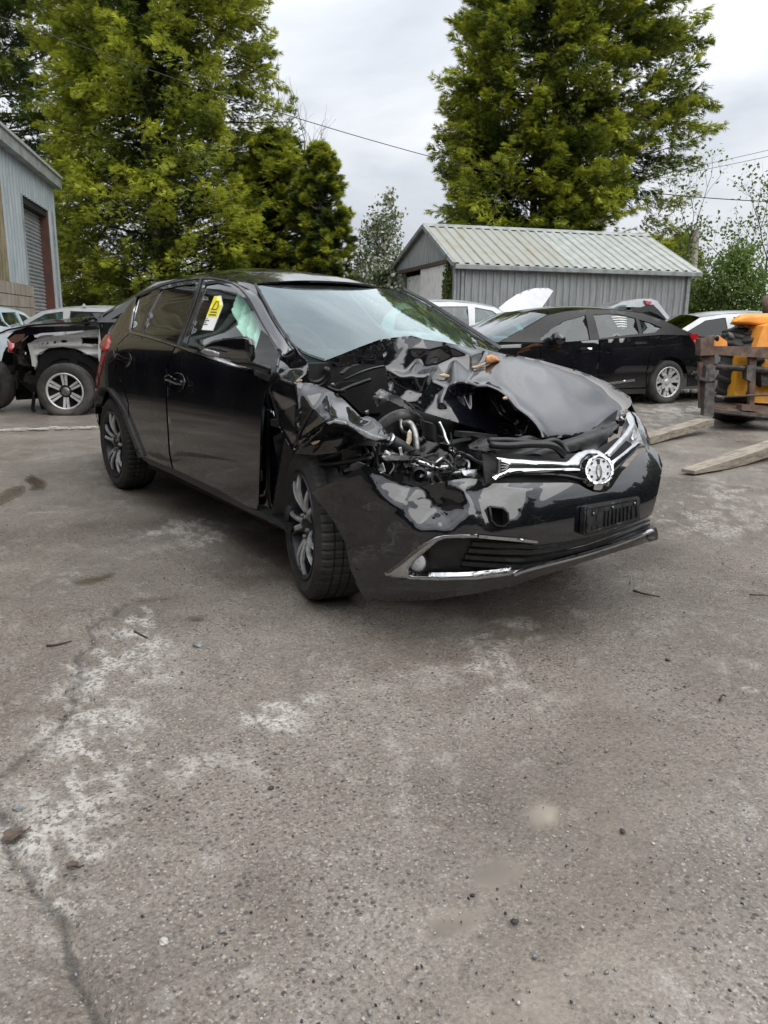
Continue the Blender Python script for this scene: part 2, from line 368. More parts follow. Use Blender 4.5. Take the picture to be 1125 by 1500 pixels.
def paint_black(name, dust=.25, scratch=0.0):
    """black lacquer with a thin film of dried road dust, thicker towards the sills (it follows the bodywork, not the light)"""
    m = bpy.data.materials.new(name); m.use_nodes = True; t = m.node_tree; b = t.nodes['Principled BSDF']; lk = t.links.new
    b.inputs['Coat Weight'].default_value = 1; b.inputs['Coat Roughness'].default_value = .025; b.inputs['Coat IOR'].default_value = 1.75; b.inputs['Roughness'].default_value = .3; b.inputs['Metallic'].default_value = 0; b.inputs['Specular IOR Level'].default_value = .1
    tcn = N(t, 'ShaderNodeTexCoord'); n1 = N(t, 'ShaderNodeTexNoise'); n1.inputs['Scale'].default_value = 3.2; n1.inputs['Detail'].default_value = 9; n1.inputs['Roughness'].default_value = .68; lk(tcn.outputs['Object'], n1.inputs['Vector'])
    mr = N(t, 'ShaderNodeMapRange'); mr.inputs[1].default_value = .42; mr.inputs[2].default_value = .72; mr.inputs[3].default_value = 0; mr.inputs[4].default_value = dust; lk(n1.outputs['Fac'], mr.inputs[0])
    fac = mr.outputs[0]
    if scratch:
        mp2 = N(t, 'ShaderNodeMapping'); mp2.inputs['Scale'].default_value = (12, 12, 160); mp2.inputs['Rotation'].default_value = (.5, .7, .3); lk(tcn.outputs['Object'], mp2.inputs['Vector'])
        n2 = N(t, 'ShaderNodeTexNoise'); n2.inputs['Scale'].default_value = 3; n2.inputs['Detail'].default_value = 3; lk(mp2.outputs['Vector'], n2.inputs['Vector'])
        n3 = N(t, 'ShaderNodeTexNoise'); n3.inputs['Scale'].default_value = 6; n3.inputs['Detail'].default_value = 2; lk(tcn.outputs['Object'], n3.inputs['Vector'])
        mm = N(t, 'ShaderNodeMath', operation='MULTIPLY'); lk(n2.outputs['Fac'], mm.inputs[0]); lk(n3.outputs['Fac'], mm.inputs[1])
        m3 = N(t, 'ShaderNodeMapRange'); m3.inputs[1].default_value = .37; m3.inputs[2].default_value = .43; m3.inputs[3].default_value = 0; m3.inputs[4].default_value = scratch; lk(mm.outputs[0], m3.inputs[0])
        ad = N(t, 'ShaderNodeMath', operation='ADD', use_clamp=True); lk(fac, ad.inputs[0]); lk(m3.outputs[0], ad.inputs[1]); fac = ad.outputs[0]
    mc = N(t, 'ShaderNodeMixRGB'); mc.inputs['Color1'].default_value = (.0035, .0038, .0065, 1); mc.inputs['Color2'].default_value = (.22, .2, .18, 1); lk(fac, mc.inputs['Fac']); lk(mc.outputs[0], b.inputs['Base Color'])
    cr = N(t, 'ShaderNodeMapRange'); cr.inputs[1].default_value = 0; cr.inputs[2].default_value = .4; cr.inputs[3].default_value = 1; cr.inputs[4].default_value = .35; lk(fac, cr.inputs[0]); lk(cr.outputs[0], b.inputs['Coat Weight'])
    return m
M = {}
M['black'] = paint_black('black_paint', .02)
M['black_door'] = paint_black('dusty_black_paint', .035)
M['black_crash'] = paint_black('scuffed_black_paint', .02, .16)
M['black_far'] = paint_black('sedan_black_paint', .03)
M['trim'] = mat('black_trim', (.012, .012, .013), .38, var=.3, scale=20, spec=.4)
M['plastic'] = mat('dark_plastic', (.014, .014, .015), .5, var=.5, scale=14, bump=.15, bscale=90)
M['under'] = mat('dirty_underside', (.008, .008, .008), .85, var=.5, scale=9)
M['chrome'] = mat('chrome', (.56, .57, .585), .17, 1.0, rvar=.06, scale=30)
M['chrome_worn'] = mat('worn_chrome', (.44, .45, .46), .22, 1.0, col2=(.34, .34, .35), scale=26, rvar=.1, lo=.5, hi=.7)
M['silver'] = mat('silver_plastic', (.5, .51, .52), .32, .6, var=.15, scale=20)
M['alloy'] = mat('machined_alloy', (.5, .5, .51), .4, .5, var=.2, scale=30, rvar=.1)
M['alloy_dark'] = mat('dark_alloy', (.035, .036, .04), .35, .5, var=.2, scale=30)
M['rubber'] = mat('tyre_rubber', (.014, .014, .014), .7, col2=(.034, .032, .029), scale=6, bump=.1, bscale=120)
M['rubber_dusty'] = mat('dusty_tyre_rubber', (.032, .031, .029), .85, col2=(.085, .08, .07), scale=5, bump=.1, bscale=80)
M['screen'] = glass('windscreen_glass', (.62, .78, .75), 2.7, 1.5, .05, (.84, .95, .97))
M['window'] = glass('green_window_glass', (.84, .94, .90), 1.1, 1.5)
M['privacy'] = glass('tinted_window_glass', (.16, .17, .16), 1.6, 1.5)
M['clear'] = glass('clear_lens', (.9, .93, .93), 1.6, 1.5)
M['farglass'] = glass('parked_car_glass', (.58, .72, .7), 1.7, 1.5, .04)
M['darkglass'] = glass('dark_car_glass', (.06, .07, .07), 1.0, 1.45)
M['red'] = mat('red_lamp_plastic', (.42, .012, .02), .12, coat=.8, var=.2, scale=30)
M['pink'] = mat('pale_red_lamp_plastic', (.7, .25, .27), .15, coat=.8, var=.15, scale=60)
M['primer'] = mat('torn_primer', (.42, .31, .21), .85, col2=(.66, .5, .36), scale=60, bump=.4, bscale=120)
M['foam'] = mat('orange_foam', (.42, .15, .05), .9, col2=(.6, .32, .16), scale=38, bump=.8, bscale=70)
M['cloth'] = mat('airbag_cloth', (.72, .84, .77), .8, var=.08, scale=14, bump=.4, bscale=22)
M['seat'] = mat('seat_fabric', (.03, .03, .032), .85, var=.3, scale=30)
M['dash'] = mat('dashboard_plastic', (.035, .036, .038), .6, var=.2, scale=18)
M['yellow'] = mat('yellow_label', (.85, .74, .03), .45, var=.04, scale=10)
M['white'] = mat('white_label', (.8, .8, .78), .5, var=.03, scale=10)
M['ink'] = mat('print_ink', (.05, .045, .02), .5)
M['greymetal'] = mat('bare_grey_metal', (.3, .3, .3), .38, .8, col2=(.16, .15, .14), scale=22, rvar=.12)
M['hose'] = mat('grey_hose', (.2, .2, .195), .45, var=.3, scale=16)
M['cream'] = mat('cream_splinter', (.62, .52, .4), .8, var=.2, scale=30)
M['shard'] = mat('broken_clear_plastic', (.5, .52, .54), .2, .0, col2=(.32, .33, .34), scale=40)
M['silverpaint'] = mat('silver_car_paint', (.36, .37, .38), .32, .55, coat=.7, var=.08, scale=4)
M['whitepaint'] = mat('white_car_paint', (.46, .47, .49), .35, .1, coat=.7, var=.05, scale=4)
M['bluegrey'] = mat('pale_blue_van_paint', (.36, .44, .48), .45, .0, col2=(.48, .54, .57), scale=5, coat=.3)
M['barewing'] = mat('bare_inner_wing', (.62, .62, .61), .45, .2, col2=(.25, .22, .19), scale=7, lo=.55, hi=.78)
M['orange'] = mat('orange_machine_paint', (.72, .25, .02), .5, col2=(.85, .36, .05), scale=5, bump=.1, bscale=50)
M['yellowpaint'] = mat('worn_yellow_machine_paint', (.72, .33, .015), .5, col2=(.34, .13, .03), scale=6, lo=.5, hi=.72, bump=.15, bscale=60)
M['rustbeam'] = mat('rusty_steel', (.085, .055, .042), .75, .3, col2=(.2, .13, .1), scale=9, bump=.3, bscale=60, lo=.4, hi=.7)
M['darksteel'] = mat('greasy_steel', (.045, .042, .04), .6, .5, col2=(.12, .105, .095), scale=12, bump=.3, bscale=50)
M['forksteel'] = mat('scraped_fork_timber', (.30, .26, .205), .8, col2=(.13, .112, .092), scale=10, bump=.3, bscale=60, lo=.42, hi=.66, stretch=(3, .6, 3))
M['farrim'] = mat('bright_alloy', (.58, .58, .58), .4, .35, var=.15, scale=20)
M['badgegrey'] = mat('badge_grey', (.36, .37, .38), .35, .5, var=.2, scale=40)

# ------------------------------------------------------------------ the crashed black hatchback (its own axes are the world's: x forward, y to its left)
HERO = thing('crashed_hatchback', (0, 0, 0), 'black hatchback in the foreground with its front corner and bonnet crushed', 'car')
_wz = np.array([-.1, .15, .23, .43, .6, .78, .9, .965, 1.08, 1.18, 1.28, 1.36, 1.43, 1.5]); _wy = np.array([.76, .79, .83, .868, .882, .878, .862, .838, .735, .66, .595, .535, .46, .35])
_xx = np.array([-2.4, -2.1, -1.9, -1.6, -1.2, -.6, .2, 1.0, 1.5, 2.0]); _xs = np.array([.72, .84, .905, .96, .99, 1, 1, 1, .99, .95])
def sm_interp(x, a, b):
    i = np.clip(np.searchsorted(a, x)-1, 0, len(a)-2); t = np.clip((x-a[i])/(a[i+1]-a[i]), 0, 1)
    s = np.gradient(b, a); h = a[i+1]-a[i]; t2, t3 = t*t, t*t*t
    return (2*t3-3*t2+1)*b[i]+(t3-2*t2+t)*h*s[i]+(-2*t3+3*t2)*b[i+1]+(t3-t2)*h*s[i+1]
MIDY = -.06
def WH(x, z): return sm_interp(np.asarray(z, float), _wz, _wy)*sm_interp(np.asarray(x, float), _xx, _xs)-.13*sstep(.15, 1.0, x)*sstep(.93, 1.03, z)
side = hitter(lambda X: X[:, 1]+WH(X[:, 0], X[:, 2]), 2.6, 7.2)
def side_in(dy):
    return lambda p: side(p)+np.array([0, dy, 0])
def mirror_obj(o, name):
    me = o.data.copy(); n = len(me.vertices); c = np.zeros(n*3); me.vertices.foreach_get('co', c); c = c.reshape(-1, 3); c[:, 1] = 2*MIDY-c[:, 1]; me.vertices.foreach_set('co', c.ravel()); me.flip_normals(); me.update()
    q = bpy.data.objects.new(name, me); COL.objects.link(q); q.parent = o.parent; return q
def hp(name, pts, mt, th=.006, step=5.0, mirror=False, **k):
    o = panel(name, pts, k.pop('mapf', side), mt, k.pop('parent', HERO), th, step, **k)
    if mirror: mirror_obj(o, name)
    return o
front_door = [(257.7, 509), (297, 523.5), (345, 538.5), (374, 548), (396, 559), (388, 572), (383, 600), (381, 640), (380, 690), (378.5, 738), (376, 746), (363, 742), (317, 716), (254, 686.5), (249.5, 663), (245, 593), (245.5, 540), (250, 523)]
rear_door = [(189.5, 489.5), (223, 497.5), (255.5, 508.6), (247.8, 523), (243.3, 540), (242.8, 593), (247, 663), (251.5, 685.5), (210, 668.5), (199, 647), (190, 617), (188.5, 590), (178, 558), (170.5, 543), (173, 505)]
fdoor = hp('front_door', front_door, M['black_door'], mirror=True); rdoor = hp('rear_door', rear_door, M['black_door'], mirror=True)
frame_out = [(188, 489), (192, 465), (198, 436.5), (214, 424), (234, 415.5), (263, 408.5), (301, 404.5), (333, 408.5), (357, 422), (376, 456), (394, 489), (412, 516), (405, 545), (396, 559), (374, 548), (297, 523), (257.7, 508.5)]
w_quarter = [(199, 437), (206, 431.5), (222, 426.5), (214, 455), (205.5, 485.5), (193, 482.5), (195, 462)]
w_rear = [(236, 424), (262, 418.5), (286.5, 415.5), (276, 452), (263, 503), (234, 494), (209.5, 487), (220, 455)]
w_front = [(301, 417), (317, 414.5), (337, 418.5), (352, 431), (366, 451), (384, 483), (374.5, 520), (374, 541), (335, 528.5), (296, 515.5), (272.5, 507), (284, 467)]
hp('window_frame', frame_out, M['black'], th=.012, step=3, holes=[w_quarter, w_rear, w_front], mirror=True)
for w_, mt_, nm in ((w_quarter, 'privacy', 'quarter_window'), (w_rear, 'privacy', 'rear_window'), (w_front, 'window', 'front_window')):
    hp(nm, w_, M[mt_], th=.003, step=6, mapf=side_in(.008), mirror=True)
# bright strip along the foot of the windows, up the rear pillar
def band(pts, w, mapf, name, mt, th, parent=HERO, mirror=False):
    p = np.asarray(smooth_poly(pts, 1, False)); t = np.gradient(p, axis=0); n = np.stack([-t[:, 1], t[:, 0]], 1); n /= np.linalg.norm(n, axis=1)[:, None]
    ww = np.broadcast_to(np.asarray(w, float), (len(p),)) if np.ndim(w) == 0 else np.interp(np.linspace(0, 1, len(p)), np.linspace(0, 1, len(w)), w)
    o = panel(name, np.vstack([p+n*ww[:, None]/2, (p-n*ww[:, None]/2)[::-1]]), mapf, mt, parent, th, 5.0, lift=th*.6)
    if mirror: mirror_obj(o, name)
    return o
band([(200, 436), (193, 462), (189.5, 486), (198, 489), (223, 495.5), (257, 506.5), (297, 521), (340, 534.5), (373, 545)], 2.6, side, 'window_trim', M['chrome'], .008, mirror=True)
band([(297, 406), (288, 436), (272, 480), (262, 507)], 3.2, side_in(-.006), 'pillar_trim', M['trim'], .006)
band([(199, 435.5), (234, 418.5), (263, 411), (301, 407), (333, 411), (356, 425), (374, 456), (393, 489), (408, 513)], 2.2, side, 'roof_seal', M['trim'], .008)
# mirror sail
hp('mirror_sail', [(386, 483), (393, 489), (411, 516), (405, 545), (396, 559), (376, 549), (375, 521)], M['plastic'], th=.02, mapf=side_in(-.012), step=4)
# rear quarter
quarter = [(188.5, 488.5), (199, 436), (192, 443), (176, 462), (160, 483), (157, 490), (149, 503), (147.5, 520), (142.5, 545), (139.2, 570), (139.2, 590), (142, 615), (147, 634), (143.2, 606), (142.4, 592), (144.5, 578.5), (151, 569), (160, 569.5), (169, 580), (176, 590), (183.5, 604), (188.5, 616), (187, 590), (176.5, 559), (169, 543.5), (171.5, 505)]
hp('rear_quarter', quarter, M['black_door'], step=3.5, th=.006, mirror=True)
band([(142.5, 606), (142, 592), (144.3, 578), (151, 568.5), (160, 569), (169, 579.5), (177, 590), (184.5, 604), (195.5, 633), (203, 652), (209, 669)], [1, 2, 4, 3, 3, 4, 4, 5], side_in(.012), 'arch_lip', M['trim'], .05)
hp('tail_lamp', [(147.5, 506), (157, 491.5), (162, 492), (160, 501), (155, 515), (149, 512)], M['red'], step=2, lift=.012, th=.02, mirror=True)
hp('rear_reflector', [(149.5, 520), (154, 517), (150, 538), (146, 552), (143.5, 566), (140.5, 573), (141, 557), (145, 540)], M['red'], step=2, lift=.006, th=.01)  # red strip down the rear edge below the tail lamp
hp('fuel_flap', [(157, 520), (166, 513), (168, 524), (160, 531)], M['black_door'], step=3, lift=.002, th=.004)
# sill
hp('sill', [(203, 652), (209.5, 669), (251, 687), (317, 718), (363, 744), (377, 749), (424, 776), (422, 783), (402, 769), (360, 750), (300, 720), (250, 695), (216, 680), (206, 672)], M['trim'], th=.05, step=4, mirror=True, mapf=side_in(.01))
# door handles
for c, pr, s in (((262, 560), fdoor, 1.0), ((185.5, 527), rdoor, .8)):
    a = np.linspace(0, 2*math.pi, 16, endpoint=False)
    cup = panel('handle_recess', [(c[0]+11.5*s*math.cos(k), c[1]+14*s*math.sin(k)) for k in a], side, M['black'], HERO, .002, 2.5, lift=.001, off=lambda v, c=c, s=s: .009*(((v[:, 0]-c[0])/(11.5*s))**2+((v[:, 1]-c[1])/(14*s))**2))
    h = inflate('door_handle', [(c[0]-14*s, c[1]-9*s), (c[0]-8*s, c[1]-12*s), (c[0]+2*s, c[1]-6*s), (c[0]+12*s, c[1]-2*s), (c[0]+13*s, c[1]+4*s), (c[0]+5*s, c[1]+4*s), (c[0]-6*s, c[1]-1*s), (c[0]-13*s, c[1]-3*s)], lambda p: side(p)+np.array([0, -.03, 0]), .014, M['black'], HERO, 2.0, .9)
# ---- windscreen, roof, pillars
S_ = lambda p: tuple(side([p])[0])
def scr(X):   # windscreen surface
    y = X[:, 1]; xb = 1.08-.51*y**2; xt = .22-.36*y**2
    t = (X[:, 2]-.955)/(1.36-.955); return X[:, 2]*0+(xb+(xt-xb)*t+.10*t*(1-t))-X[:, 0]
scr_h = hitter(lambda X: scr(X), 2.2, 5.6)
scr_out = [(374.5, 418.5), (415, 417.3), (457, 418), (500, 419.7), (539, 422), (575, 424), (590, 427.5), (625, 445), (678, 479), (730, 513), (700, 520), (640, 520), (560, 530), (510, 536), (475, 528), (447, 520), (429, 507.5), (404, 472), (388, 443)]
hp('windscreen', scr_out, M['screen'], th=.004, step=9, mapf=scr_h)
# frit and mirror housing behind the glass
hp('screen_border', [(429, 507.5), (447, 520), (475, 528), (510, 536), (560, 530), (560, 545), (505, 546), (470, 539), (440, 530), (420, 512)], M['trim'], th=.01, step=5, mapf=lambda p: scr_h(p)+np.array([-.01, 0, -.012]))
# A pillar panel, between the roof seal and the windscreen
pa = [S_(p) for p in ((330, 410), (356, 424), (375, 456), (394, 489), (409, 513), (418, 530))]; pb = [tuple(scr_h([p])[0]) for p in ((372.5, 416), (387, 443), (403, 472), (417, 492), (428, 508), (440, 520))]
pil = strip('windscreen_pillar', pa, pb, M['black'], HERO, 8, .014, .006); mirror_obj(pil, 'windscreen_pillar')
band([(374, 418), (388, 443), (404, 472), (417, 491), (429, 508), (447, 521), (475, 530)], 3.0, lambda p: scr_h(p)+np.array([.004, -.002, .006]), 'screen_seal', M['trim'], .006)
band([(590, 425.5), (625, 443.5), (678, 477.5), (731, 511.5)], [3, 4, 4.5, 5], lambda p: scr_h(p)+np.array([.004, .004, .006]), 'screen_seal', M['trim'], .006)
# roof: from the seal on this side over to the other
rl = [S_(p) for p in ((199, 435), (214, 424), (234, 416), (263, 409), (301, 405), (333, 409))]+[tuple(scr_h([(371, 416)])[0])]
rl = [(x, -abs(y), z) for x, y, z in rl]
cross_loft('roof', rl, M['black'], HERO, [(-.03, 0, .03), (0, 0, .05), (0, 0, .06), (0, 0, .065), (0, 0, .065), (.03, 0, .055), (.09, 0, .03)], 25, .01, (0, 0, 1), p=2.4, mid=MIDY)
# tail: closes the back
tl = [S_(p) for p in ((199, 436), (176, 463), (157, 490), (147.5, 520), (139.2, 572), (142, 615))]+[(-1.98, -.72, .22)]
cross_loft('tailgate', tl, M['black'], HERO, (-.16, 0, .01), 13, .008, (-1, 0, 0), p=2.6, mid=MIDY)
# underbody
mb = MB(); mb.add(*box((-.1, 0, .34), (3.6, 1.15, .3)), False); mb.add(*box((-.0, 0, .26), (1.9, 1.5, .12)), False); mb.add(*box((1.0, 0, .62), (.06, 1.5, .68)), False)
mb.add(*box((-1.75, 0, .5), (.35, 1.4, .45)), False); mb.add(*box((1.3, .56, .48), (.8, .05, .5)), False); mb.add(*box((-1.3, -.58, .5), (.9, .04, .5)), False); mb.add(*box((-1.3, .58, .5), (.9, .04, .5)), False)
mb.build('underbody', M['under'], HERO)
mb = MB(); mb.add(*box((1.25, -.56, .42), (.7, .05, .4)), False); mb.add(*box((1.3, -.7, .72), (.5, .3, .03)), False); mb.build('wheel_arch_liner', M['under'], HERO)
# ---- wheels
def wheel_meshes(r=.315, rr=.222, w=.225):
    prof = [(rr-.004, .5*w-.022), (rr+.012, .5*w-.006), (rr+.05, .5*w+.004), (r-.03, .5*w-.001), (r-.009, .5*w-.014), (r-.002, .5*w-.034)]
    for g in (-.05, -.002, .046): pass
    tr = []
    for h in (.066, .03, -.006, -.042): tr += [(r, h+.016), (r, h-.0125), (r-.007, h-.0135), (r-.007, h-.0195)]
    prof += tr[:-2]+[(r-.002, -.5*w+.034), (r-.009, -.5*w+.014), (r-.03, -.5*w), (rr, -.5*w+.01), (rr-.02, -.5*w+.02)]
    nseg = 216
    def mod(i, j): return (-.005 if (i % 4 == 0) else 0) if 4 <= j <= 19 and prof[j][0] > r-.012 else 0
    tyre = lathe(prof, nseg, (0, -1, 0), mod=mod)
    barrel = lathe([(rr+.004, .5*w-.014), (rr+.006, .5*w-.002), (rr-.006, .5*w-.004), (rr-.014, .5*w-.02), (rr-.03, 0), (rr-.04, -.07), (.0, -.075)], 48, (0, -1, 0))
    return tyre, barrel
TY, BR = wheel_meshes()
def spoke_mesh(ang, tw, dark):
    """one tapering blade from the hub to the rim; outward is -y"""
    V = []; F = []; ca, sa = math.cos(ang), math.sin(ang)
    for i, s in enumerate(np.linspace(0, 1, 6)):
        rad = .05+s*.170; wd = (.021+.018*(1-s)**2)*(1.25 if dark else .72); off = tw*s**1.4; d = -.078-.026*math.sin(s*math.pi*.9)+(.012 if dark else .0)-(.012*s)
        for (lx, ly) in ((-wd/2, d+.004), (0, d-.002), (wd/2, d+.004), (wd/2, d+.045), (-wd/2, d+.045)):
            a, b = rad, off+lx; V.append((a*ca-b*sa, ly, a*sa+b*ca))
    for i in range(5):
        for j in range(5): F.append((i*5+j, i*5+(j+1) % 5, (i+1)*5+(j+1) % 5, (i+1)*5+j))
    F += [tuple(range(5))[::-1], tuple(25+j for j in range(5))]; return V, F
def make_wheel(parent, loc, rotz, spin, name='wheel'):
    w = link(name, make_mesh('wheel', *BR), M['alloy_dark'], parent, loc, (0, spin, rotz)); 
    tm = make_mesh('tyre', *TY, smooth=True); tm.set_sharp_from_angle(angle=math.radians(28)); link('tyre', tm, M['rubber'], w)
    for k in range(5):
        for q, tw in ((-.17, .0), (.15, .025)):
            V, F = spoke_mesh(k*2*math.pi/5+q, tw, True); V2, F2 = spoke_mesh(k*2*math.pi/5+q, tw, False); mb = MB().add(V, F, False)
            sp = link('spoke', make_mesh('spoke', V, F, False), M['alloy_dark'], w)
            link('spoke_face', make_mesh('spoke_face', V2, F2, False), M['alloy'], w)
    hub = lathe([(0, .098), (.026, .097), (.031, .09), (.062, .082), (.066, .07), (.066, .03)], 24, (0, -1, 0)); link('hub_cap', make_mesh('hub_cap', *hub), M['alloy_dark'], w)
    mb = MB()
    for k in range(5):
        a = k*2*math.pi/5+.3; mb.add(*lathe([(0, .1), (.009, .099), (.011, .08), (.011, .07)], 6, (0, -1, 0), (.047*math.cos(a), 0, .047*math.sin(a))), False)
    o = mb.build('lug_nut', M['greymetal'], None, origin=(0, 0, 0)); o.parent = w; o.location = (0, 0, 0); o['kind'] = 'stuff'
    dk = lathe([(.0, .02), (.13, .022), (.14, .018), (.14, .0)], 28, (0, -1, 0)); link('brake_disc', make_mesh('brake_disc', *dk), M['greymetal'], w)
    return w
make_wheel(HERO, (1.333, -.744, .315), math.radians(-15), .5); make_wheel(HERO, (-1.34, -.752, .315), 0, 1.0)
make_wheel(HERO, (1.305, .66, .315), math.pi-.26, .2); make_wheel(HERO, (-1.34, .66, .315), math.pi, .2)
# ---- door mirror
my = -.99
mirp = plane_map(y=my)
mr_ = inflate('door_mirror', [(294.5, 515), (300, 507), (310, 501), (330, 496), (348, 494), (362, 494), (371, 498), (374, 508), (374, 524), (369, 531), (350, 531), (325, 525), (303, 520)], mirp, .075, M['black'], HERO, 3, .75, face=np.array([.82, -.5, .25])/np.linalg.norm([.82, -.5, .25]))
inflate('indicator_lens', [(294, 515), (300, 510.5), (312, 513), (322, 517), (321, 523), (304, 520.5)], plane_map(y=my-.045), .02, M['silver'], mr_, 2, .8)
inflate('mirror_arm', [(330, 524), (352, 529), (375, 530), (398, 538), (396, 549), (374, 541), (345, 534)], plane_map(y=-.93), .03, M['trim'], HERO, 3, .8)
# ---- yellow label on the front window
lab = side_in(.004)
lb = hp('window_label', [(312.7, 434), (322.6, 433), (325.2, 447.5), (310.3, 484), (294.2, 483)], M['white'], th=.0015, step=4, mapf=lab)
hp('label_header', [(312.9, 434.4), (320.3, 433.8), (324.3, 448), (317.3, 464), (301.5, 463.6)], M['yellow'], th=.001, step=4, mapf=side_in(.0025), parent=lb)
band([(309.5, 453), (319.2, 437.5), (319.2, 453.3), (309.5, 453)], 1.2, side_in(.0015), 'warning_triangle', M['ink'], .001, lb)
for i, (a, b) in enumerate((((308, 457), (317, 457.4)), ((305.5, 461), (316, 461.4)), ((301.5, 466), (304, 466.1)), ((300, 469), (306, 469.2)), ((299, 472), (302, 472.1)), ((298, 475), (303.5, 475.2)))):
    band([a, ((a[0]+b[0])/2, (a[1]+b[1])/2), b], 1.6 if i < 2 else .8, side_in(.0015), 'print_line', M['ink'], .001, lb)
# ---- interior
def seat(x, y, w=.5):
    mb = MB(); mb.add(*box((x, y, .55), (.5, w, .18), bev=.06)); X = np.array([.3, 0, .95]); X /= np.linalg.norm(X)
    mb.add(*box((x-.33, y, .86), (.14, w, .62), X=(X[2], 0, -X[0]) if 0 else (.95, 0, .3), Z=(-.3, 0, .95), bev=.06)); s = mb.build('seat', M['seat'], HERO)
    mb = MB(); mb.add(*box((x-.46, y, 1.26), (.1, .26, .18), Z=(-.2, 0, .98), X=(.98, 0, .2), bev=.05)); mb.build('headrest', M['seat'], HERO)
seat(.05, -.37); seat(.05, .37); seat(-.85, -.33, .62); seat(-.85, .33, .62)
mb = MB(); mb.add(*box((.72, 0, .83), (.5, 1.4, .2), bev=.08)); mb.add(*box((.52, -.37, .96), (.25, .42, .1), bev=.04)); mb.build('dashboard', M['dash'], HERO)
a = np.linspace(0, 2*math.pi, 25); c0 = np.array([.42, -.37, .95]); X = np.array([0, 1, 0]); Y = np.array([-.35, 0, .94])
V, F = tube([c0+.185*(math.cos(k)*X+math.sin(k)*Y) for k in a], .016, 7, False); obj('steering_wheel', V, F, M['dash'], HERO)
V, F = box((.10, -.03, 1.235), (.03, .22, .065), bev=.02); obj('rear_view_mirror', V, F, M['dash'], HERO)
ab = [(326, 438), (334, 424), (344, 428), (354, 440), (366, 462), (373, 486), (368, 520), (358, 512), (350, 498), (338, 492), (329, 470)]
panel('curtain_airbag', ab, lambda p: side(p)+np.array([.0, .07, 0]), M['cloth'], HERO, .006, 3, off=lambda q: .03*np.sin(q[:, 0]*.45+q[:, 1]*.12)+.04*(fbm(q[:, 0]*.08, q[:, 1]*.08, 3)-.5))
# ---- front bumper: a surface round the nose, boxier where the crash pulled it outwards
def bump_F(X):
    x, y, z = X[:, 0], X[:, 1], X[:, 2]
    xf = 2.195-.22*(np.clip(z-.42, 0, 1)/.3)**2-.09*(np.clip(.40-z, 0, 1)/.25)**2
    ay = np.where(y < 0, .885+.05*np.exp(-((x-1.75)/.3)**2), .885); pw = np.where(y < 0, 5.0, 3.0)
    return 1-((np.abs(y)/ay)**pw+(np.clip(x-1.2, 0, 9)/(xf-1.2))**2.4)
bumper = hitter(bump_F, 1.9, 4.3, 260)
dents = [(466, 720, .03), (500, 704, .03), (541, 683, .035), (565, 694, .0), (599, 711, -.035), (618, 709, -.03), (650, 706, -.01), (699, 702, .0), (728, 706, -.02), (640, 745, -.055), (655, 722, -.03), (670, 716, .03), (690, 722, .0), (640, 762, -.005), (610, 775, .01), (585, 745, .012), (560, 730, .022), (520, 745, .0), (500, 770, 0), (512, 830, 0), (530, 872, 0), (566, 838, 0), (600, 804, 0), (660, 775, .02), (690, 745, .015), (705, 735, -.012), (712, 712, -.028), (715, 780, 0), (745, 740, -.006), (760, 715, .01), (770, 760, 0), (785, 792, 0), (800, 707, 0), (850, 720, 0), (879, 722, 0), (950, 660, 0), (968, 680, 0), (955, 750, 0), (870, 780, 0), (640, 880, 0), (760, 860, 0)]
bdent = lambda v: np.mean([interp(dents, v+np.array([rj*math.cos(aj), rj*math.sin(aj)]))[:, 0] for rj, aj in ((0, 0), (4, .3), (4, 1.9), (4, 3.4), (4, 5), (8, 1), (8, 2.3), (8, 3.6), (8, 4.9), (8, 6.1))], 0)+(np.abs(fbm(v[:, 0]*.05, v[:, 1]*.05, 5, 3)-.5)*.006-.001)*sstep(800, 690, v[:, 0])*sstep(790, 740, v[:, 1])*sstep(500, 590, v[:, 0])
cover = [(466, 720), (500, 703.5), (541, 683), (563, 692), (582, 704), (600, 712), (618, 709), (650, 705), (680, 701.5), (699, 702), (712, 706), (728, 705), (760, 705.5), (800, 707), (835, 707), (847, 709), (859, 716), (869, 720.5), (879, 721.5), (888, 720), (896, 714), (903, 703), (911, 691), (922, 680), (933, 667), (940, 660), (946, 663), (949, 651), (957, 656.5), (966, 668), (970.5, 681), (968, 700), (964, 720), (957, 747), (953, 754.5), (931, 762.5), (905, 773), (874, 783.5), (830, 792.5), (786, 798), (740, 791), (700, 784), (674, 781.5), (651, 781), (638, 784), (622, 793), (608, 804), (588, 821), (564, 839), (590, 849.5), (578, 862), (540, 866), (524, 856), (513, 834), (507, 797), (490, 761)]
towhole = [(715, 741), (720, 743), (742, 744.5), (745, 750), (745, 771), (737, 773), (720, 769.5), (716, 755)]
hp('bumper', cover, M['black_crash'], th=.005, step=2.6, mapf=bumper, off=bdent, holes=[towhole])
bset = lambda dx: (lambda p: bumper(p)+np.asarray(dx, float))
IN = np.array([-.06, .012, 0])
hp('tow_hole_well', [(711, 737), (750, 740), (750, 777), (711, 774)], M['under'], th=.01, step=8, mapf=bset((-.07, .02, 0)))
band([(716, 742), (742, 745), (744.5, 771), (720, 769), (716, 742)], 2.2, bset((.002, 0, 0)), 'tow_hole_rim', M['trim'], .01)
lip = [(520, 852), (540, 862), (578, 858), (590, 848.5), (640, 850.5), (700, 849.5), (740, 845), (762, 837), (810, 825.5), (860, 813), (910, 797), (954, 778.5), (962, 774), (963.5, 784), (962.5, 792), (949, 794.5), (905, 808), (860, 822), (800, 841.5), (752, 858), (700, 869), (640, 878), (600, 880.5), (570, 880), (533, 876)]
hp('bumper_lip', lip, M['black'], th=.03, step=5, mapf=bset((0, 0, 0)), off=lambda v: .012*sstep(0, 14, edge_dist(v, lip)))
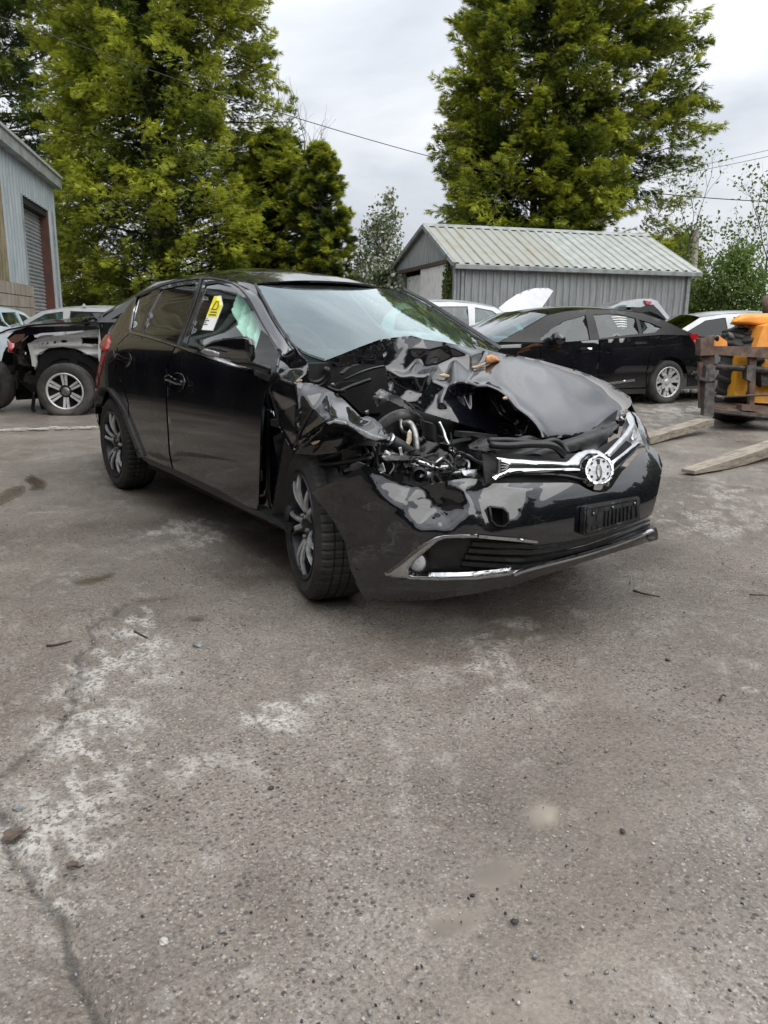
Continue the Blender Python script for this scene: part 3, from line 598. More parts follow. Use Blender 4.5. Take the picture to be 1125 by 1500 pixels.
hp('bumper_lip_end', [(950, 779), (960, 772), (963, 781), (962, 790), (950, 793.5), (945, 788)], M['trim'], th=.03, step=4, mapf=bset((.004, 0, 0)))
lowbk = [(622, 796), (640, 789), (674, 785), (700, 786), (786, 799), (874, 785), (931, 764), (954, 756), (957, 775), (910, 795), (860, 811), (762, 836), (700, 843), (604, 843), (600, 832)]
hp('lower_grille_back', lowbk, M['under'], th=.01, step=9, mapf=bset((-.09, .02, .0)))
fogp = [(642, 791.5), (660, 788.5), (720, 788), (706, 800), (692, 818), (678, 836), (740, 838), (700, 843), (634, 843), (600, 841), (600, 832), (624, 806)]
hp('fog_lamp_panel', fogp, M['trim'], th=.008, step=5, mapf=bset((-.035, .012, 0)))
slats = [[(697, 799), (730, 802), (772, 803), (790, 804.5), (832, 797.5), (874, 788), (931, 767), (955, 757)], [(692, 808.5), (730, 811), (762, 812), (785, 813), (832, 805), (874, 795), (931, 773), (956, 763)], [(687, 818), (730, 821), (760, 822), (781, 822), (832, 813.5), (874, 803), (931, 780.5), (956.5, 769)], [(682, 827.5), (730, 830), (752, 831.5), (777, 830.5), (832, 821), (874, 810.5), (931, 787), (956.5, 774)]]
for s in slats: band(s, [5.5, 5.5, 5, 3.4, 3, 2.8, 2.4, 2], bset((-.03, .006, 0)), 'grille_slat', M['trim'], .018)
chr_o = [(700, 782), (674, 780), (651, 780), (637, 783.5), (622, 793), (608, 804), (588, 821), (563.5, 839), (566, 843.5), (576, 845.5), (600, 848), (640, 850), (690, 849.5), (728, 846), (748, 842.5), (762, 834.5), (724, 835.5), (690, 842), (640, 844), (606, 843.5), (598.5, 841), (599, 833), (608, 822), (624, 807), (641, 792.5), (652, 788.5), (675, 787), (700, 787)]
hp('fog_lamp_surround', chr_o, M['chrome_worn'], th=.03, step=3, mapf=bset((.004, -.004, 0)), off=lambda v: .01*sstep(0, 4, edge_dist(v, chr_o)))
band([(700, 784.5), (730, 787.5), (760, 790), (785, 793)], [4.5, 4.5, 5, 3], bset((.004, -.002, 0)), 'chrome_strip', M['chrome_worn'], .014)
band([(750, 840), (764, 834.5), (810, 823), (860, 810), (910, 794), (954, 776)], [4, 3.2, 3, 3, 2.6, 2.4], bset((.006, 0, 0)), 'chrome_strip', M['chrome'], .014)
a = np.linspace(0, 2*math.pi, 22, endpoint=False)
fl = inflate('fog_lamp', [(615+13.2*math.cos(k), 825+14.2*math.sin(k)) for k in a], bset((-.012, 0, 0)), .016, M['shard'], HERO, 3, 1.0)
band([(615+13.8*math.cos(k), 825+14.8*math.sin(k)) for k in np.r_[a, a[:1]]], 2, bset((-.01, 0, 0)), 'fog_lamp_ring', M['trim'], .012, fl)
# upper grille
hp('upper_grille_back', [(716, 664), (780, 664), (845, 664), (880, 660), (915, 640), (946, 646), (934, 668), (903, 705), (880, 723), (858, 718), (846, 710), (800, 709), (722, 708)], M['under'], th=.01, step=8, mapf=bset((-.05, .012, -.01)))
band([(728, 700), (780, 698), (830, 699), (862, 706)], 2.2, bset((-.03, 0, 0)), 'grille_bar', M['trim'], .02); band([(885, 707), (905, 690), (930, 667), (940, 655)], 2.2, bset((-.02, 0, 0)), 'grille_bar', M['trim'], .02); band([(882, 697), (903, 680), (930, 658)], 2.2, bset((-.02, 0, 0)), 'grille_bar', M['trim'], .02)
gb = lambda v: .012
chu = [(726.5, 670), (760, 672), (800, 674.5), (828, 676), (836, 671), (846, 662.5), (857, 658.5), (868, 657.5), (878, 660), (885, 665), (892, 672), (888, 680), (876, 668), (862, 668), (852, 677), (850, 686), (829, 684), (800, 683), (744, 680), (735, 676)]
hp('grille_chrome', chu, M['chrome'], th=.02, step=3, mapf=bset((.002, 0, 0)), off=lambda v: .009*sstep(0, 4, edge_dist(v, chu)))
chl = [(721, 699), (733, 690), (745, 685.5), (800, 686), (849, 685.5), (850, 689), (800, 690), (770, 691.5), (748, 694), (733, 699.5), (726, 703)]
hp('grille_chrome', chl, M['chrome'], th=.02, step=3, mapf=bset((.0, 0, 0)), off=lambda v: .007*sstep(0, 3, edge_dist(v, chl)))
chr2 = [(885.5, 665), (899, 651), (914, 635), (922, 622), (917, 611), (918, 605), (923, 603), (929, 612), (931.5, 624), (922, 640), (908, 655), (894, 669)]
hp('grille_chrome', chr2, M['silver'], th=.02, step=3, mapf=bset((.0, 0, 0)), off=lambda v: .01*sstep(0, 4, edge_dist(v, chr2)))
chr3 = [(892.5, 675), (908, 664), (922, 652), (931, 645.5), (938, 648), (930, 654), (916, 664), (895, 681)]
hp('grille_chrome', chr3, M['chrome'], th=.02, step=3, mapf=bset((.01, 0, 0)), off=lambda v: .008*sstep(0, 3, edge_dist(v, chr3)))
V_ = [(727.5, 672), (743.5, 682), (726, 694)]
hp('grille_vent', V_, M['plastic'], th=.02, step=3, mapf=bset((.012, 0, 0)))
for k in range(4): band([(728+k*.5, 675.5+k*4.2), (734, 677+k*3.4), (740-k*.8, 679.5+k*2.2)], .9, bset((.018, 0, 0)), 'vent_rib', M['greymetal'], .006)
bc = (874.5, 687.5)
ring = [(bc[0]+21*math.cos(k), bc[1]+22*math.sin(k)) for k in a]; ring_i = [(bc[0]+17.6*math.cos(k), bc[1]+18.6*math.sin(k)) for k in a]
rg = hp('badge_ring', ring, M['chrome'], th=.03, step=2.5, mapf=bset((.014, 0, 0)), holes=[ring_i], off=lambda v: .008*sstep(0, 2.2, np.minimum(edge_dist(v, ring), edge_dist(v, ring_i))))
hp('badge_plate', [(bc[0]+18*math.cos(k), bc[1]+19*math.sin(k)) for k in a], M['badgegrey'], th=.01, step=3, mapf=bset((.008, 0, 0)), parent=rg)
for k in range(9):
    an = k*2*math.pi/9+.35; q = (bc[0]+13.6*math.cos(an), bc[1]+14.6*math.sin(an)); e1 = np.array([math.cos(an), math.sin(an)]); e2 = np.array([-e1[1], e1[0]])
    hp('badge_slot', [tuple(np.array(q)+e1*i+e2*j) for i, j in ((-1.1, -1.6), (1.3, -1.8), (1.3, 1.8), (-1.1, 1.6))], M['under'], th=.003, step=2, mapf=bset((.0115, 0, 0)), parent=rg)
hp('badge_slot', [(871.5, 672), (875.5, 671.5), (875.5, 679), (871.8, 679)], M['under'], th=.003, step=2, mapf=bset((.0115, 0, 0)), parent=rg)
inflate('badge_stub', [(871, 681), (876, 680), (879, 688), (878, 697), (875, 703), (872, 698), (870, 689)], bset((.011, 0, 0)), .010, M['greymetal'], rg, 2, .9)
# number plate holder
plate = [(849.5, 740), (853, 737.5), (926, 725), (929.5, 727), (930.5, 757), (927, 760.5), (851, 783), (847.5, 780)]
ph = hp('number_plate_holder', plate, M['plastic'], th=.02, step=6, mapf=bset((.024, 0, 0)))
pl = lambda u, v: (849+(929-849)*u+(-1.5+2.2*u)*v, 739.5-14*u+(43.5-10.5*u)*v)
for u0, v0, u1, v1 in ((.05, .04, .95, .1), (.05, .88, .95, .95), (.03, .1, .07, .9), (.93, .1, .97, .9)):
    hp('holder_rim', [pl(u0, v0), pl(u1, v0), pl(u1, v1), pl(u0, v1)], M['plastic'], th=.006, step=6, mapf=bset((.03, 0, 0)), parent=ph)
for u in np.linspace(.36, .84, 8): hp('holder_rib', [pl(u, .3), pl(u+.025, .3), pl(u+.02, .86), pl(u-.005, .86)], M['trim'], th=.006, step=6, mapf=bset((.03, 0, 0)), parent=ph)
for u, v, du, dv in ((.25, .13, .12, .16), (.14, .17, .06, .2), (.22, .36, .05, .25), (.14, .74, .05, .12), (.24, .76, .04, .14), (.68, .12, .14, .18), (.9, .2, .05, .2), (.78, .3, .06, .22), (.86, .7, .04, .14)):
    hp('holder_slot', [pl(u, v), pl(u+du, v), pl(u+du, v+dv), pl(u, v+dv)], M['under'], th=.002, step=6, mapf=bset((.0265, 0, 0)), parent=ph)
for u, v in ((.15, .3), (.5, .22), (.9, .24)): inflate('screw', [(pl(u, v)[0]+1.6*math.cos(k), pl(u, v)[1]+1.9*math.sin(k)) for k in a[::2]], bset((.03, 0, 0)), .006, M['greymetal'], ph, 1, 1)
# left headlamp
hl = [(922, 603), (927, 605), (934, 613), (943, 629), (947.5, 643), (948.5, 651), (946, 661), (939, 652), (932, 647.5), (925, 643), (931.5, 624), (929, 612)]
hb = hp('headlamp', hl, M['silver'], th=.02, step=3, mapf=bset((-.06, .01, 0)))
hp('headlamp_lens', hl, M['clear'], th=.004, step=3, mapf=bset((0.01, .005, 0)), parent=hb, off=lambda v: .015*sstep(0, 8, edge_dist(v, hl)))
inflate('headlamp_bulb', [(937+5*math.cos(k), 640+7*math.sin(k)) for k in a], bset((-.035, .01, 0)), .012, M['chrome'], hb, 2, 1)
inflate('headlamp_bulb', [(932+3*math.cos(k), 620+5*math.sin(k)) for k in a], bset((-.035, .01, 0)), .01, M['chrome'], hb, 2, 1)
# far front wing
hp('front_wing', [(839, 540), (885, 558.5), (922, 582), (925, 592), (930, 603), (947, 640), (949, 652), (945, 655), (925, 606), (915, 596), (880, 572), (838, 549)], M['black'], th=.008, step=4, mapf=lambda p: np.array([on(q[0], q[1], y=.74) for q in p]))

# ------------------------------------------------------------------ crushed bonnet, wing and engine bay of the black hatchback
def cx(l): return [(a, b, on(a, b, x=v)) for a, b, v in l]
def cy(l): return [(a, b, on(a, b, y=v)) for a, b, v in l]
hood_out = [(557, 497), (580, 494), (603, 491.5), (621, 497), (650, 501), (680, 507), (710, 514), (735, 519.5), (760, 521), (797, 529), (839, 541), (864, 549), (885, 559), (905, 570), (922, 582), (925.5, 588), (924, 594), (915, 603), (901, 612.5), (882, 624), (862, 633), (848, 637.5), (834, 640), (815, 641.5), (797, 640.5), (785, 641), (769, 639), (750, 637), (735, 638), (719, 636), (710, 630), (690, 625), (674, 620), (648, 612), (621, 604), (602, 596), (586, 588), (570, 572), (567, 555), (565, 539), (560, 515)]
hood_cp = cx([(557, 497, 1.43), (580, 494, 1.40), (603, 491.5, 1.36), (621, 497, 1.35), (650, 501, 1.30), (710, 514, 1.26), (735, 519.5, 1.27), (760, 521, 1.12), (797, 529, 1.2), (839, 541, 1.38), (885, 559, 1.57), (922, 582, 1.74), (925.5, 588, 1.76), (915, 603, 1.80), (901, 612.5, 1.85), (862, 633, 1.96), (834, 640, 2.01), (797, 640.5, 2.05), (769, 639, 2.03), (731, 527, 1.40),
   (700, 543, 1.47), (700, 566, 1.69), (690, 574, 1.66), (715, 566, 1.74), (730, 572, 1.78), (744, 582, 1.83), (758, 599, 1.90), (776, 612, 1.97), (786, 622, 2.0),
   (760, 545, 1.46), (770, 570, 1.66), (800, 560, 1.54), (790, 600, 1.86), (830, 580, 1.66), (820, 615, 1.90), (870, 595, 1.74), (850, 615, 1.86), (890, 585, 1.68), (760, 530, 1.30), (820, 545, 1.40), (785, 548, 1.47), (747, 556, 1.60),
   (750, 637, 1.93), (719, 636, 1.86), (735, 605, 1.78), (712, 600, 1.72), (720, 583, 1.70), (755, 618, 1.86), (674, 620, 1.84), (648, 612, 1.78), (621, 604, 1.71), (586, 588, 1.60), (570, 572, 1.56), (565, 539, 1.49),
   (612, 524, 1.38), (600, 512, 1.45), (628, 512, 1.43), (645, 508, 1.35), (640, 535, 1.34), (622, 540, 1.44), (592, 545, 1.53), (586, 552, 1.62), (605, 550, 1.63), (627, 549, 1.64), (632, 556, 1.58), (650, 553, 1.50), (655, 566, 1.66), (668, 560, 1.72), (678, 579, 1.56), (682, 560, 1.66), (640, 580, 1.62), (645, 588, 1.72), (600, 570, 1.55), (605, 588, 1.66), (618, 576, 1.66), (690, 548, 1.46), (700, 534, 1.32), (665, 524, 1.30), (690, 520, 1.33), (640, 600, 1.70), (690, 606, 1.74), (660, 600, 1.76), (580, 520, 1.46), (580, 560, 1.54), (668, 585, 1.66)])
hood_cp = [(a, b, on(a, b, x=1.36+(X[0]-1.27)*.75)) for a, b, X in hood_cp]
hpoly = [(731, 527), (700, 543), (690, 560), (700, 567), (715, 566), (730, 572), (744, 582), (758, 599), (776, 612), (790, 630), (797, 650), (960, 650), (960, 500), (760, 500), (735, 510)]
hrim = [(731, 527), (760, 519), (800, 527), (845, 541), (890, 558), (930, 583), (930, 600), (862, 637), (797, 643), (786, 622), (776, 612), (758, 599), (744, 582), (730, 572), (700, 566), (697, 543)]
hood_cp = [(a, b, on(a, b, x=X[0] if inpoly(np.array([[a, b]], float), hrim)[0] or edge_dist(np.array([[a, b]], float), hrim)[0] < 4 else (1.47+(b-497)*.0011+.5*(X[0]-1.36-(b-497)*.0026)) if a < 700 else 1.44+(X[0]-1.44)*.62)) for a, b, X in hood_cp]
def hsm(v): return inpoly(v, hpoly)*sstep(0, 9, edge_dist(v, hpoly))*.95
sheet('bonnet', hood_out, hood_cp, M['black_crash'], HERO, 2.4, .004, .002, 2, freq=.07, mask=lambda v: 1-hsm(v), soft=hsm)
sheet('bonnet_flap', [(475, 528.5), (500, 519), (530, 507), (557, 497), (560, 515), (564, 535), (540, 533), (522, 533), (505, 537), (491, 538)], cx([(475, 528.5, 1.06), (500, 519, 1.15), (530, 507, 1.29), (557, 497, 1.42), (564, 535, 1.46), (522, 533, 1.26), (491, 538, 1.12)]), M['black'], HERO, 4, .006, .006, 1)
band([(500, 548), (512, 538), (527, 533.5), (545, 532.5), (564, 532.5)], 3.5, plane_map(x=1.22), 'bonnet_rail', M['plastic'], .03)
band([(505, 556), (520, 549), (540, 541), (564, 536)], 2.4, plane_map(x=1.2), 'bonnet_rail', M['trim'], .02)
# torn foam and primer along the fold
for nm, ol, xv, th, mt in (('foam_lump', [(639, 508), (641, 504), (648, 502.5), (652, 505), (652, 512), (646, 509)], 1.455, .012, 'foam'), ('foam_lump', [(710, 529), (712, 522), (719, 519), (727, 522), (734, 529), (722, 532), (711, 534)], 1.475, .02, 'foam'),
   ('primer_tear', [(557, 496), (575, 495), (575, 499), (563, 500.5), (558, 500)], 1.475, .003, 'primer'), ('primer_tear', [(684, 538), (700, 535), (712, 530), (711, 534), (698, 540), (686, 541)], 1.49, .003, 'primer'), ('primer_tear', [(640, 549), (650, 547), (658, 549), (659, 554), (650, 553)], 1.56, .004, 'primer'), ('primer_tear', [(735, 583), (741, 580), (745, 585), (738, 586)], 1.87, .003, 'primer')):
    inflate(nm, ol, plane_map(x=xv), th, M[mt], HERO, 1.6, .8)
# crushed front wing
wing_cp = cy([(410, 527, -.79), (433, 509, -.80), (440, 520, -.80), (452, 531, -.79), (448, 548, -.83), (434, 560, -.88), (412, 538, -.83), (402, 554, -.85), (393, 568, -.86), (421, 583, -.875), (430, 564, -.885), (437, 591, -.90), (436, 634, -.91), (427, 657, -.905), (408, 624, -.865), (415, 600, -.86), (428, 664, -.925), (425, 540, -.80)])
sheet('front_wing', [(410, 527), (420, 517), (433, 509.5), (440, 520), (452, 531), (450, 540), (448, 548), (440, 555), (434.5, 560), (437, 591), (439, 615), (436, 634), (432, 650), (428, 662), (418, 643), (408, 624), (402, 600), (393, 569), (402, 554), (407, 545)], wing_cp, M['black'], HERO, 2.4, .004, .002, 2)
top_cp = cy([(434, 560, -.885), (455, 563, -.82), (479, 570, -.79), (505, 587, -.785), (530, 612, -.79), (545, 614, -.78), (558, 622, -.77), (569, 641, -.82), (550, 644, -.86), (537, 640, -.89), (511, 622, -.925), (491, 616, -.945), (479, 620, -.95), (455, 636, -.945), (430, 663, -.93), (437, 640, -.92), (437, 591, -.905), (460, 600, -.875), (485, 598, -.87), (510, 608, -.88), (470, 615, -.92), (450, 580, -.88), (525, 622, -.87), (545, 632, -.84)])
sheet('crushed_wing_top', [(434.5, 560), (455, 561), (466, 564), (479, 570), (493, 577), (505, 587), (518, 600), (530, 612), (538, 609), (548, 613), (558, 622), (565, 632), (569.5, 641.5), (560, 644), (550, 643), (537, 640), (524, 630), (511, 622), (500, 618), (491, 615.5), (479, 619), (455, 635), (441, 649), (429, 664), (432, 651), (437, 634), (439, 615), (437, 591)], top_cp, M['black_crash'], HERO, 2.4, .004, .003, 5)
und_cp = cy([(479, 620, -.95), (491, 616, -.945), (511, 622, -.925), (537, 640, -.89), (525, 653, -.80), (491, 663, -.83), (460, 667, -.87), (429, 665, -.93), (480, 645, -.86), (505, 640, -.85), (455, 652, -.90), (465, 637, -.91)])
sheet('crushed_wing_flank', [(429, 664.5), (441, 650), (455, 636), (479, 620), (491, 617), (511, 623.5), (524, 631), (537, 641), (532, 648), (524, 653), (508, 657), (491, 663), (475, 665), (460, 667), (444, 665)], und_cp, M['black_crash'], HERO, 2.4, .004, .005, 1)
for ol, yv in (([(478, 619), (491, 614.5), (506, 617.5), (509, 622), (498, 621), (489, 619), (482, 622)], -.955), ([(514, 624), (528, 628), (545, 636), (566, 642), (550, 645.5), (536, 641), (524, 633)], -.93)):
    inflate('torn_edge', ol, plane_map(y=yv), .004, M['shard'], HERO, 1.6, .7)
inflate('primer_tear', [(427, 664), (432, 654), (438, 648), (432, 659)], plane_map(y=-.935), .003, M['primer'], HERO, 1.5, .7); inflate('primer_tear', [(432, 559), (437, 556), (444, 556), (442, 559), (435, 561)], plane_map(y=-.895), .003, M['primer'], HERO, 1.5, .7); inflate('primer_tear', [(455, 649), (462, 646), (469, 645), (466, 649), (459, 652)], plane_map(y=-.915), .003, M['primer'], HERO, 1.5, .7)
# hinge post and door gap behind the wing
panel('hinge_post', [(392, 555), (402, 548), (410, 560), (425, 600), (434, 640), (434, 670), (426, 700), (421, 740), (423, 776), (400, 764), (376, 748), (378, 690), (380, 640), (382, 600), (387, 572)], plane_map(y=-.77), M['black'], HERO, .02, 6, off=lambda v: .02*np.sin(v[:, 0]*.16))
panel('inner_arch', [(404, 640), (420, 620), (434, 640), (440, 670), (428, 690), (421, 740), (423, 776), (405, 765), (401, 720)], plane_map(y=-.80), M['trim'], HERO, .02, 5, off=lambda v: .02*np.sin(v[:, 0]*.3+v[:, 1]*.05))
for a_, b_, w_ in (((385, 598), (394, 602), 0), ((390, 600), (401, 606), 0)): pass
for k in range(5): band([(389+k*2.6, 598+k*1.1), (390+k*2.6, 602+k*1.1), (391.2+k*2.6, 605+k*1.2)], 1.5, plane_map(y=-.795), 'badge_letter', M['chrome'], .004)
inflate('door_hinge', [(380.5, 585), (384, 583), (385, 598), (381, 600)], plane_map(y=-.80), .012, M['greymetal'], HERO, 2, .8); inflate('door_hinge', [(379, 690), (384, 688), (385, 704), (379.5, 706)], plane_map(y=-.80), .012, M['greymetal'], HERO, 2, .8)
# engine bay
mb = MB(); mb.add(*box((1.08, 0, .72), (.05, 1.5, .5)), False); mb.add(*box((1.45, .0, .42), (.8, 1.1, .2)), False); mb.add(*box((1.3, .15, .6), (.4, .7, .3), bev=.04)); mb.add(*box((1.55, -.15, .5), (.3, .6, .16), bev=.04)); mb.build('engine_block', M['under'], HERO)
def ep(name, ol, x, mt, th=.03, step=3.5, off=None, flat=None):
    if flat: return inflate(name, ol, plane_map(x=x), th, M[mt], HERO, 2, flat)
    return panel(name, ol, plane_map(x=x), M[mt], HERO, th, step, off=off)
def et(name, pts, r, mt, n=7):
    P = [on(a, b, x=v) for a, b, v in pts]; V, F = tube(spline(P, 5), r, n); return obj(name, V, F, M[mt], HERO)
et('coolant_hose', [(556, 628, 1.5), (563, 620, 1.52), (577, 611, 1.55), (594, 607, 1.55), (610, 613, 1.5), (616, 622, 1.45)], .023, 'hose', 10)
et('steel_pipe', [(587, 615, 1.6), (588, 627, 1.62), (592, 634, 1.62), (600, 636, 1.6)], .008, 'greymetal'); et('steel_pipe', [(592, 621, 1.62), (600, 620, 1.64), (606, 630, 1.66), (609, 642, 1.68), (611, 662, 1.7)], .014, 'greymetal', 8); et('steel_pipe', [(606, 634, 1.66), (611, 648, 1.68), (613, 664, 1.7)], .008, 'chrome_worn')
et('black_hose', [(568, 644, 1.75), (585, 653.5, 1.76), (598, 663, 1.76), (614, 672, 1.76), (634, 678, 1.76), (658, 685, 1.78)], .026, 'plastic', 10)
V, F = tube([on(567.5, 643, x=1.75), on(571, 646.5, x=1.75)], .03, 10); obj('hose_clamp', V, F, M['chrome_worn'], HERO)
ep('splinter', [(600, 629), (603, 633), (603, 645), (599, 654), (595.5, 656.5), (593.5, 652), (596, 642), (597, 633)], 1.75, 'cream', .006, flat=.8)
ep('battery_tray', [(561, 672), (566, 668), (590, 667), (612, 669.5), (614, 671.5), (611, 674), (585, 674), (566, 675.5)], 1.84, 'chrome_worn', .02)
et('steel_strut', [(612, 676, 1.84), (624, 680, 1.86), (634, 684.5, 1.87), (652, 687, 1.88), (676, 689, 1.9)], .008, 'chrome_worn')
ep('fan_shroud', [(611, 612), (634, 622), (652, 646), (648, 655), (636, 650), (622, 640), (612, 625)], 1.6, 'plastic', .02, off=lambda v: .02*np.sin(v[:, 0]*.3))
ep('fan_shroud', [(612, 640), (640, 650), (655, 664), (655, 676), (632, 676), (614, 668)], 1.65, 'trim', .02, off=lambda v: .02*np.sin(v[:, 0]*.2+v[:, 1]*.25))
et('torn_metal_strip', [(643, 618, 1.72), (650, 633, 1.74), (653, 643, 1.76), (659, 653, 1.78), (668, 662, 1.8), (675, 669, 1.82)], .008, 'chrome_worn', 5)
ep('torn_metal_strip', [(641, 617), (647, 620), (653, 634), (658, 650), (653, 652), (648, 636)], 1.71, 'greymetal', .006, 2)
ep('torn_metal_strip', [(660, 655), (668, 657), (676, 665), (681, 668), (679, 676), (670, 672), (664, 664)], 1.83, 'chrome_worn', .006, 2, off=lambda v: .02*np.sin(v[:, 0]*.9))
ep('cooling_panel', [(678, 633), (700, 634), (730, 638), (731, 645), (715, 646), (690, 642), (677, 641)], 1.84, 'plastic', .05)
ep('air_duct', [(657, 652), (672, 648), (690, 645), (702, 643), (706, 657), (690, 660), (664, 664)], 1.80, 'plastic', .06)
ep('latch_panel', [(700, 640), (712, 640), (714, 650), (702, 655)], 1.88, 'trim', .04)
ep('wiring_connector', [(699, 664), (720, 663.5), (722, 668), (716, 672), (720, 680), (719, 694), (709, 696), (702, 692), (703, 676), (698, 670)], 1.96, 'trim', .05)
ep('wiring_connector', [(696, 659), (720, 655), (721, 662), (697, 664)], 1.94, 'plastic', .05)
# black cover between bonnet and grille
cvo = [(700, 650), (720, 641), (745, 638), (800, 643), (835, 642), (865, 633), (890, 621), (916, 603), (921, 622), (906, 640), (886, 660), (868, 655), (846, 662), (830, 671), (790, 668), (750, 668), (725, 666), (712, 662)]
panel('radiator_cover', cvo, bset((-.06, .01, -.01)), M['plastic'], HERO, .01, 5, off=lambda v: .016*np.sin(v[:, 0]*.07+v[:, 1]*.22))
et('cover_edge', [(718, 652, 1.98), (745, 653, 2.0), (775, 651, 2.02), (805, 652, 2.05), (818, 658, 2.06), (826, 668, 2.06)], .014, 'trim'); et('cover_edge', [(716, 645, 1.95), (750, 645, 1.96), (790, 649, 2.0), (812, 645, 2.02), (824, 652, 2.03), (832, 664, 2.05)], .011, 'plastic')
V, F = lathe([(0, .02), (.02, .02), (.026, .012), (.026, -.02)], 14, (0, 0, 1), on(887, 633, x=1.88)); obj('rubber_stop', V, F, M['trim'], HERO)
for k in range(9):
    q = (893+k*2.6+rng.uniform(-3, 3), 632-k*2.6+rng.uniform(-5, 5)); P = on(*q, x=1.84-k*.006); mb = MB(); mb.add(*box(P, rng.uniform(.01, .035, 3), *frame_from(rng.normal(size=3))), False); mb.build('headlamp_fragment', M['trim' if k % 3 else 'greymetal'], HERO)
# silver bracket under the bonnet
sheet('bent_bracket', [(544, 582), (549, 576), (557, 569.5), (563, 571), (568, 577), (569.5, 587), (562, 590), (553, 595)], cx([(544, 582, 1.5), (557, 569.5, 1.5), (568, 577, 1.6), (569.5, 587, 1.62), (553, 595, 1.62), (556, 583, 1.66)]), M['greymetal'], HERO, 2.5, .004, .003, 0)
sheet('bent_bracket', [(558, 570), (568, 574), (584, 580), (600, 592), (612, 604), (600, 601), (584, 594), (570, 587), (566, 578)], cx([(558, 570, 1.52), (584, 580, 1.58), (612, 604, 1.66), (584, 594, 1.62), (570, 587, 1.6)]), M['trim'], HERO, 3, .004, .002, 0)
# cowl and strut top on the windscreen side
mb = MB()
for r_, h_ in ((.062, 0), (.05, .03)): mb.add(*tube([on(463, 550, x=1.12)+r_*np.array([.3*math.sin(k), math.cos(k), .8*math.sin(k)])+np.array([0, 0, h_*.3]) for k in np.linspace(2.6, 6.9, 14)], .011, 6))
mb.build('strut_cup', M['plastic'], HERO)
ep('cowl_panel', [(450, 538), (455, 533), (466, 541), (468, 535), (475, 541), (482, 540), (492, 532), (492, 545), (484, 556), (476, 562), (458, 560), (449, 552)], 1.05, 'trim', .03, 3, off=lambda v: .025*np.sin(v[:, 0]*.45))
ep('cowl_panel', [(492, 534), (520, 532), (540, 545), (540, 560), (510, 566), (490, 560)], 1.02, 'under', .02)
ep('strut_tower', [(480, 566), (500, 560), (540, 555), (556, 575), (560, 605), (530, 606), (505, 582)], 1.12, 'under', .05)
et('cowl_edge', [(497, 574, 1.25), (512, 567, 1.26), (526, 562, 1.27), (543, 556, 1.28)], .009, 'trim'); et('cowl_edge', [(480, 567, 1.2), (492, 572, 1.24), (506, 573, 1.26)], .007, 'trim')
inflate('bolt', [(484, 562), (489, 560), (492, 565), (488, 568)], plane_map(x=1.2), .008, M['greymetal'], HERO, 1.5, .9); inflate('bolt', [(534, 602), (540, 600), (541, 607), (535, 608)], plane_map(x=1.6), .008, M['greymetal'], HERO, 1.5, .9)
# arch liner wreckage under the wing
ly = lambda name, ol, y, mt, off=None, th=.02: panel(name, ol, plane_map(y=y), M[mt], HERO, th, 3.5, off=off)
ly('arch_liner_flap', [(435, 668), (460, 668), (491, 665), (512, 658), (534, 650), (545, 655), (542, 674), (524, 678), (500, 682), (478, 684), (462, 680), (440, 676)], -.80, 'plastic', lambda v: .03*np.sin(v[:, 0]*.12+v[:, 1]*.3))
ly('arch_liner_flap', [(500, 660), (522, 654), (528, 668), (514, 677), (502, 674)], -.82, 'trim', lambda v: .02*np.sin(v[:, 0]*.3))
P = [on(a, b, y=-.84) for a, b in ((440, 681), (470, 681), (496, 678), (520, 674), (543, 671))]; V, F = tube(spline(P), .007, 6); obj('liner_edge', V, F, M['plastic'], HERO)
for pts in (((534, 650), (540, 668), (538, 690)), ((546, 655), (551, 668), (549, 688)), ((556, 650), (552, 668), (556, 690)), ((490, 684), (497, 694), (500, 708))):
    V, F = tube(spline([on(a, b, y=-.80) for a, b in pts]), .007, 6); obj('loose_wire', V, F, M['trim'], HERO)
for ol, mt in (([(505, 682), (525, 677), (538, 681), (530, 688), (512, 692)], 'shard'), ([(504, 692), (516, 690), (522, 696), (508, 702)], 'chrome_worn'), ([(526, 688), (540, 682), (543, 687), (532, 694)], 'silver'), ([(474, 686), (492, 684), (500, 700), (496, 712), (480, 706)], 'plastic'), ([(552, 684), (560, 678), (564, 690), (557, 692)], 'shard')):
    sheet('headlamp_fragment', ol, cy([(a, b, -.82+rng.uniform(-.04, .04)) for a, b in ol]), M[mt], HERO, 3, .003, .01, 0, freq=.3)
for ol, xv, mt in (([(616, 694), (622, 689), (632, 692), (631, 699), (622, 702), (616, 699)], 1.93, 'shard'), ([(660, 694), (672, 688), (682, 686), (680, 692), (668, 698)], 1.93, 'shard'), ([(676, 690), (686, 688), (702, 687), (700, 694), (694, 699), (680, 696)], 1.95, 'shard'), ([(694, 668), (704, 665), (702, 674), (694, 672)], 1.92, 'shard'), ([(678, 664), (694, 666), (697, 673), (688, 678), (679, 672)], 1.9, 'plastic'), ([(646, 682), (657, 681.5), (657, 686), (647, 686)], 1.9, 'white')):
    sheet('headlamp_fragment', ol, cx([(a, b, xv+rng.uniform(-.03, .03)) for a, b in ol]+[(sum(q[0] for q in ol)/len(ol), sum(q[1] for q in ol)/len(ol), xv+.03)]), M[mt], HERO, 2, .003, .006, 0, freq=.3)
V, F = lathe([(0, .0), (.018, 0), (.026, .01), (.028, .03), (.02, .05)], 12, on(560, 600, x=3)-on(560, 600, x=1.9), on(614, 694, x=1.92)); obj('lamp_socket', V, F, M['trim'], HERO)
base = [(575, 690), (640, 690), (700, 684), (690, 702), (650, 702), (600, 706), (570, 694)]
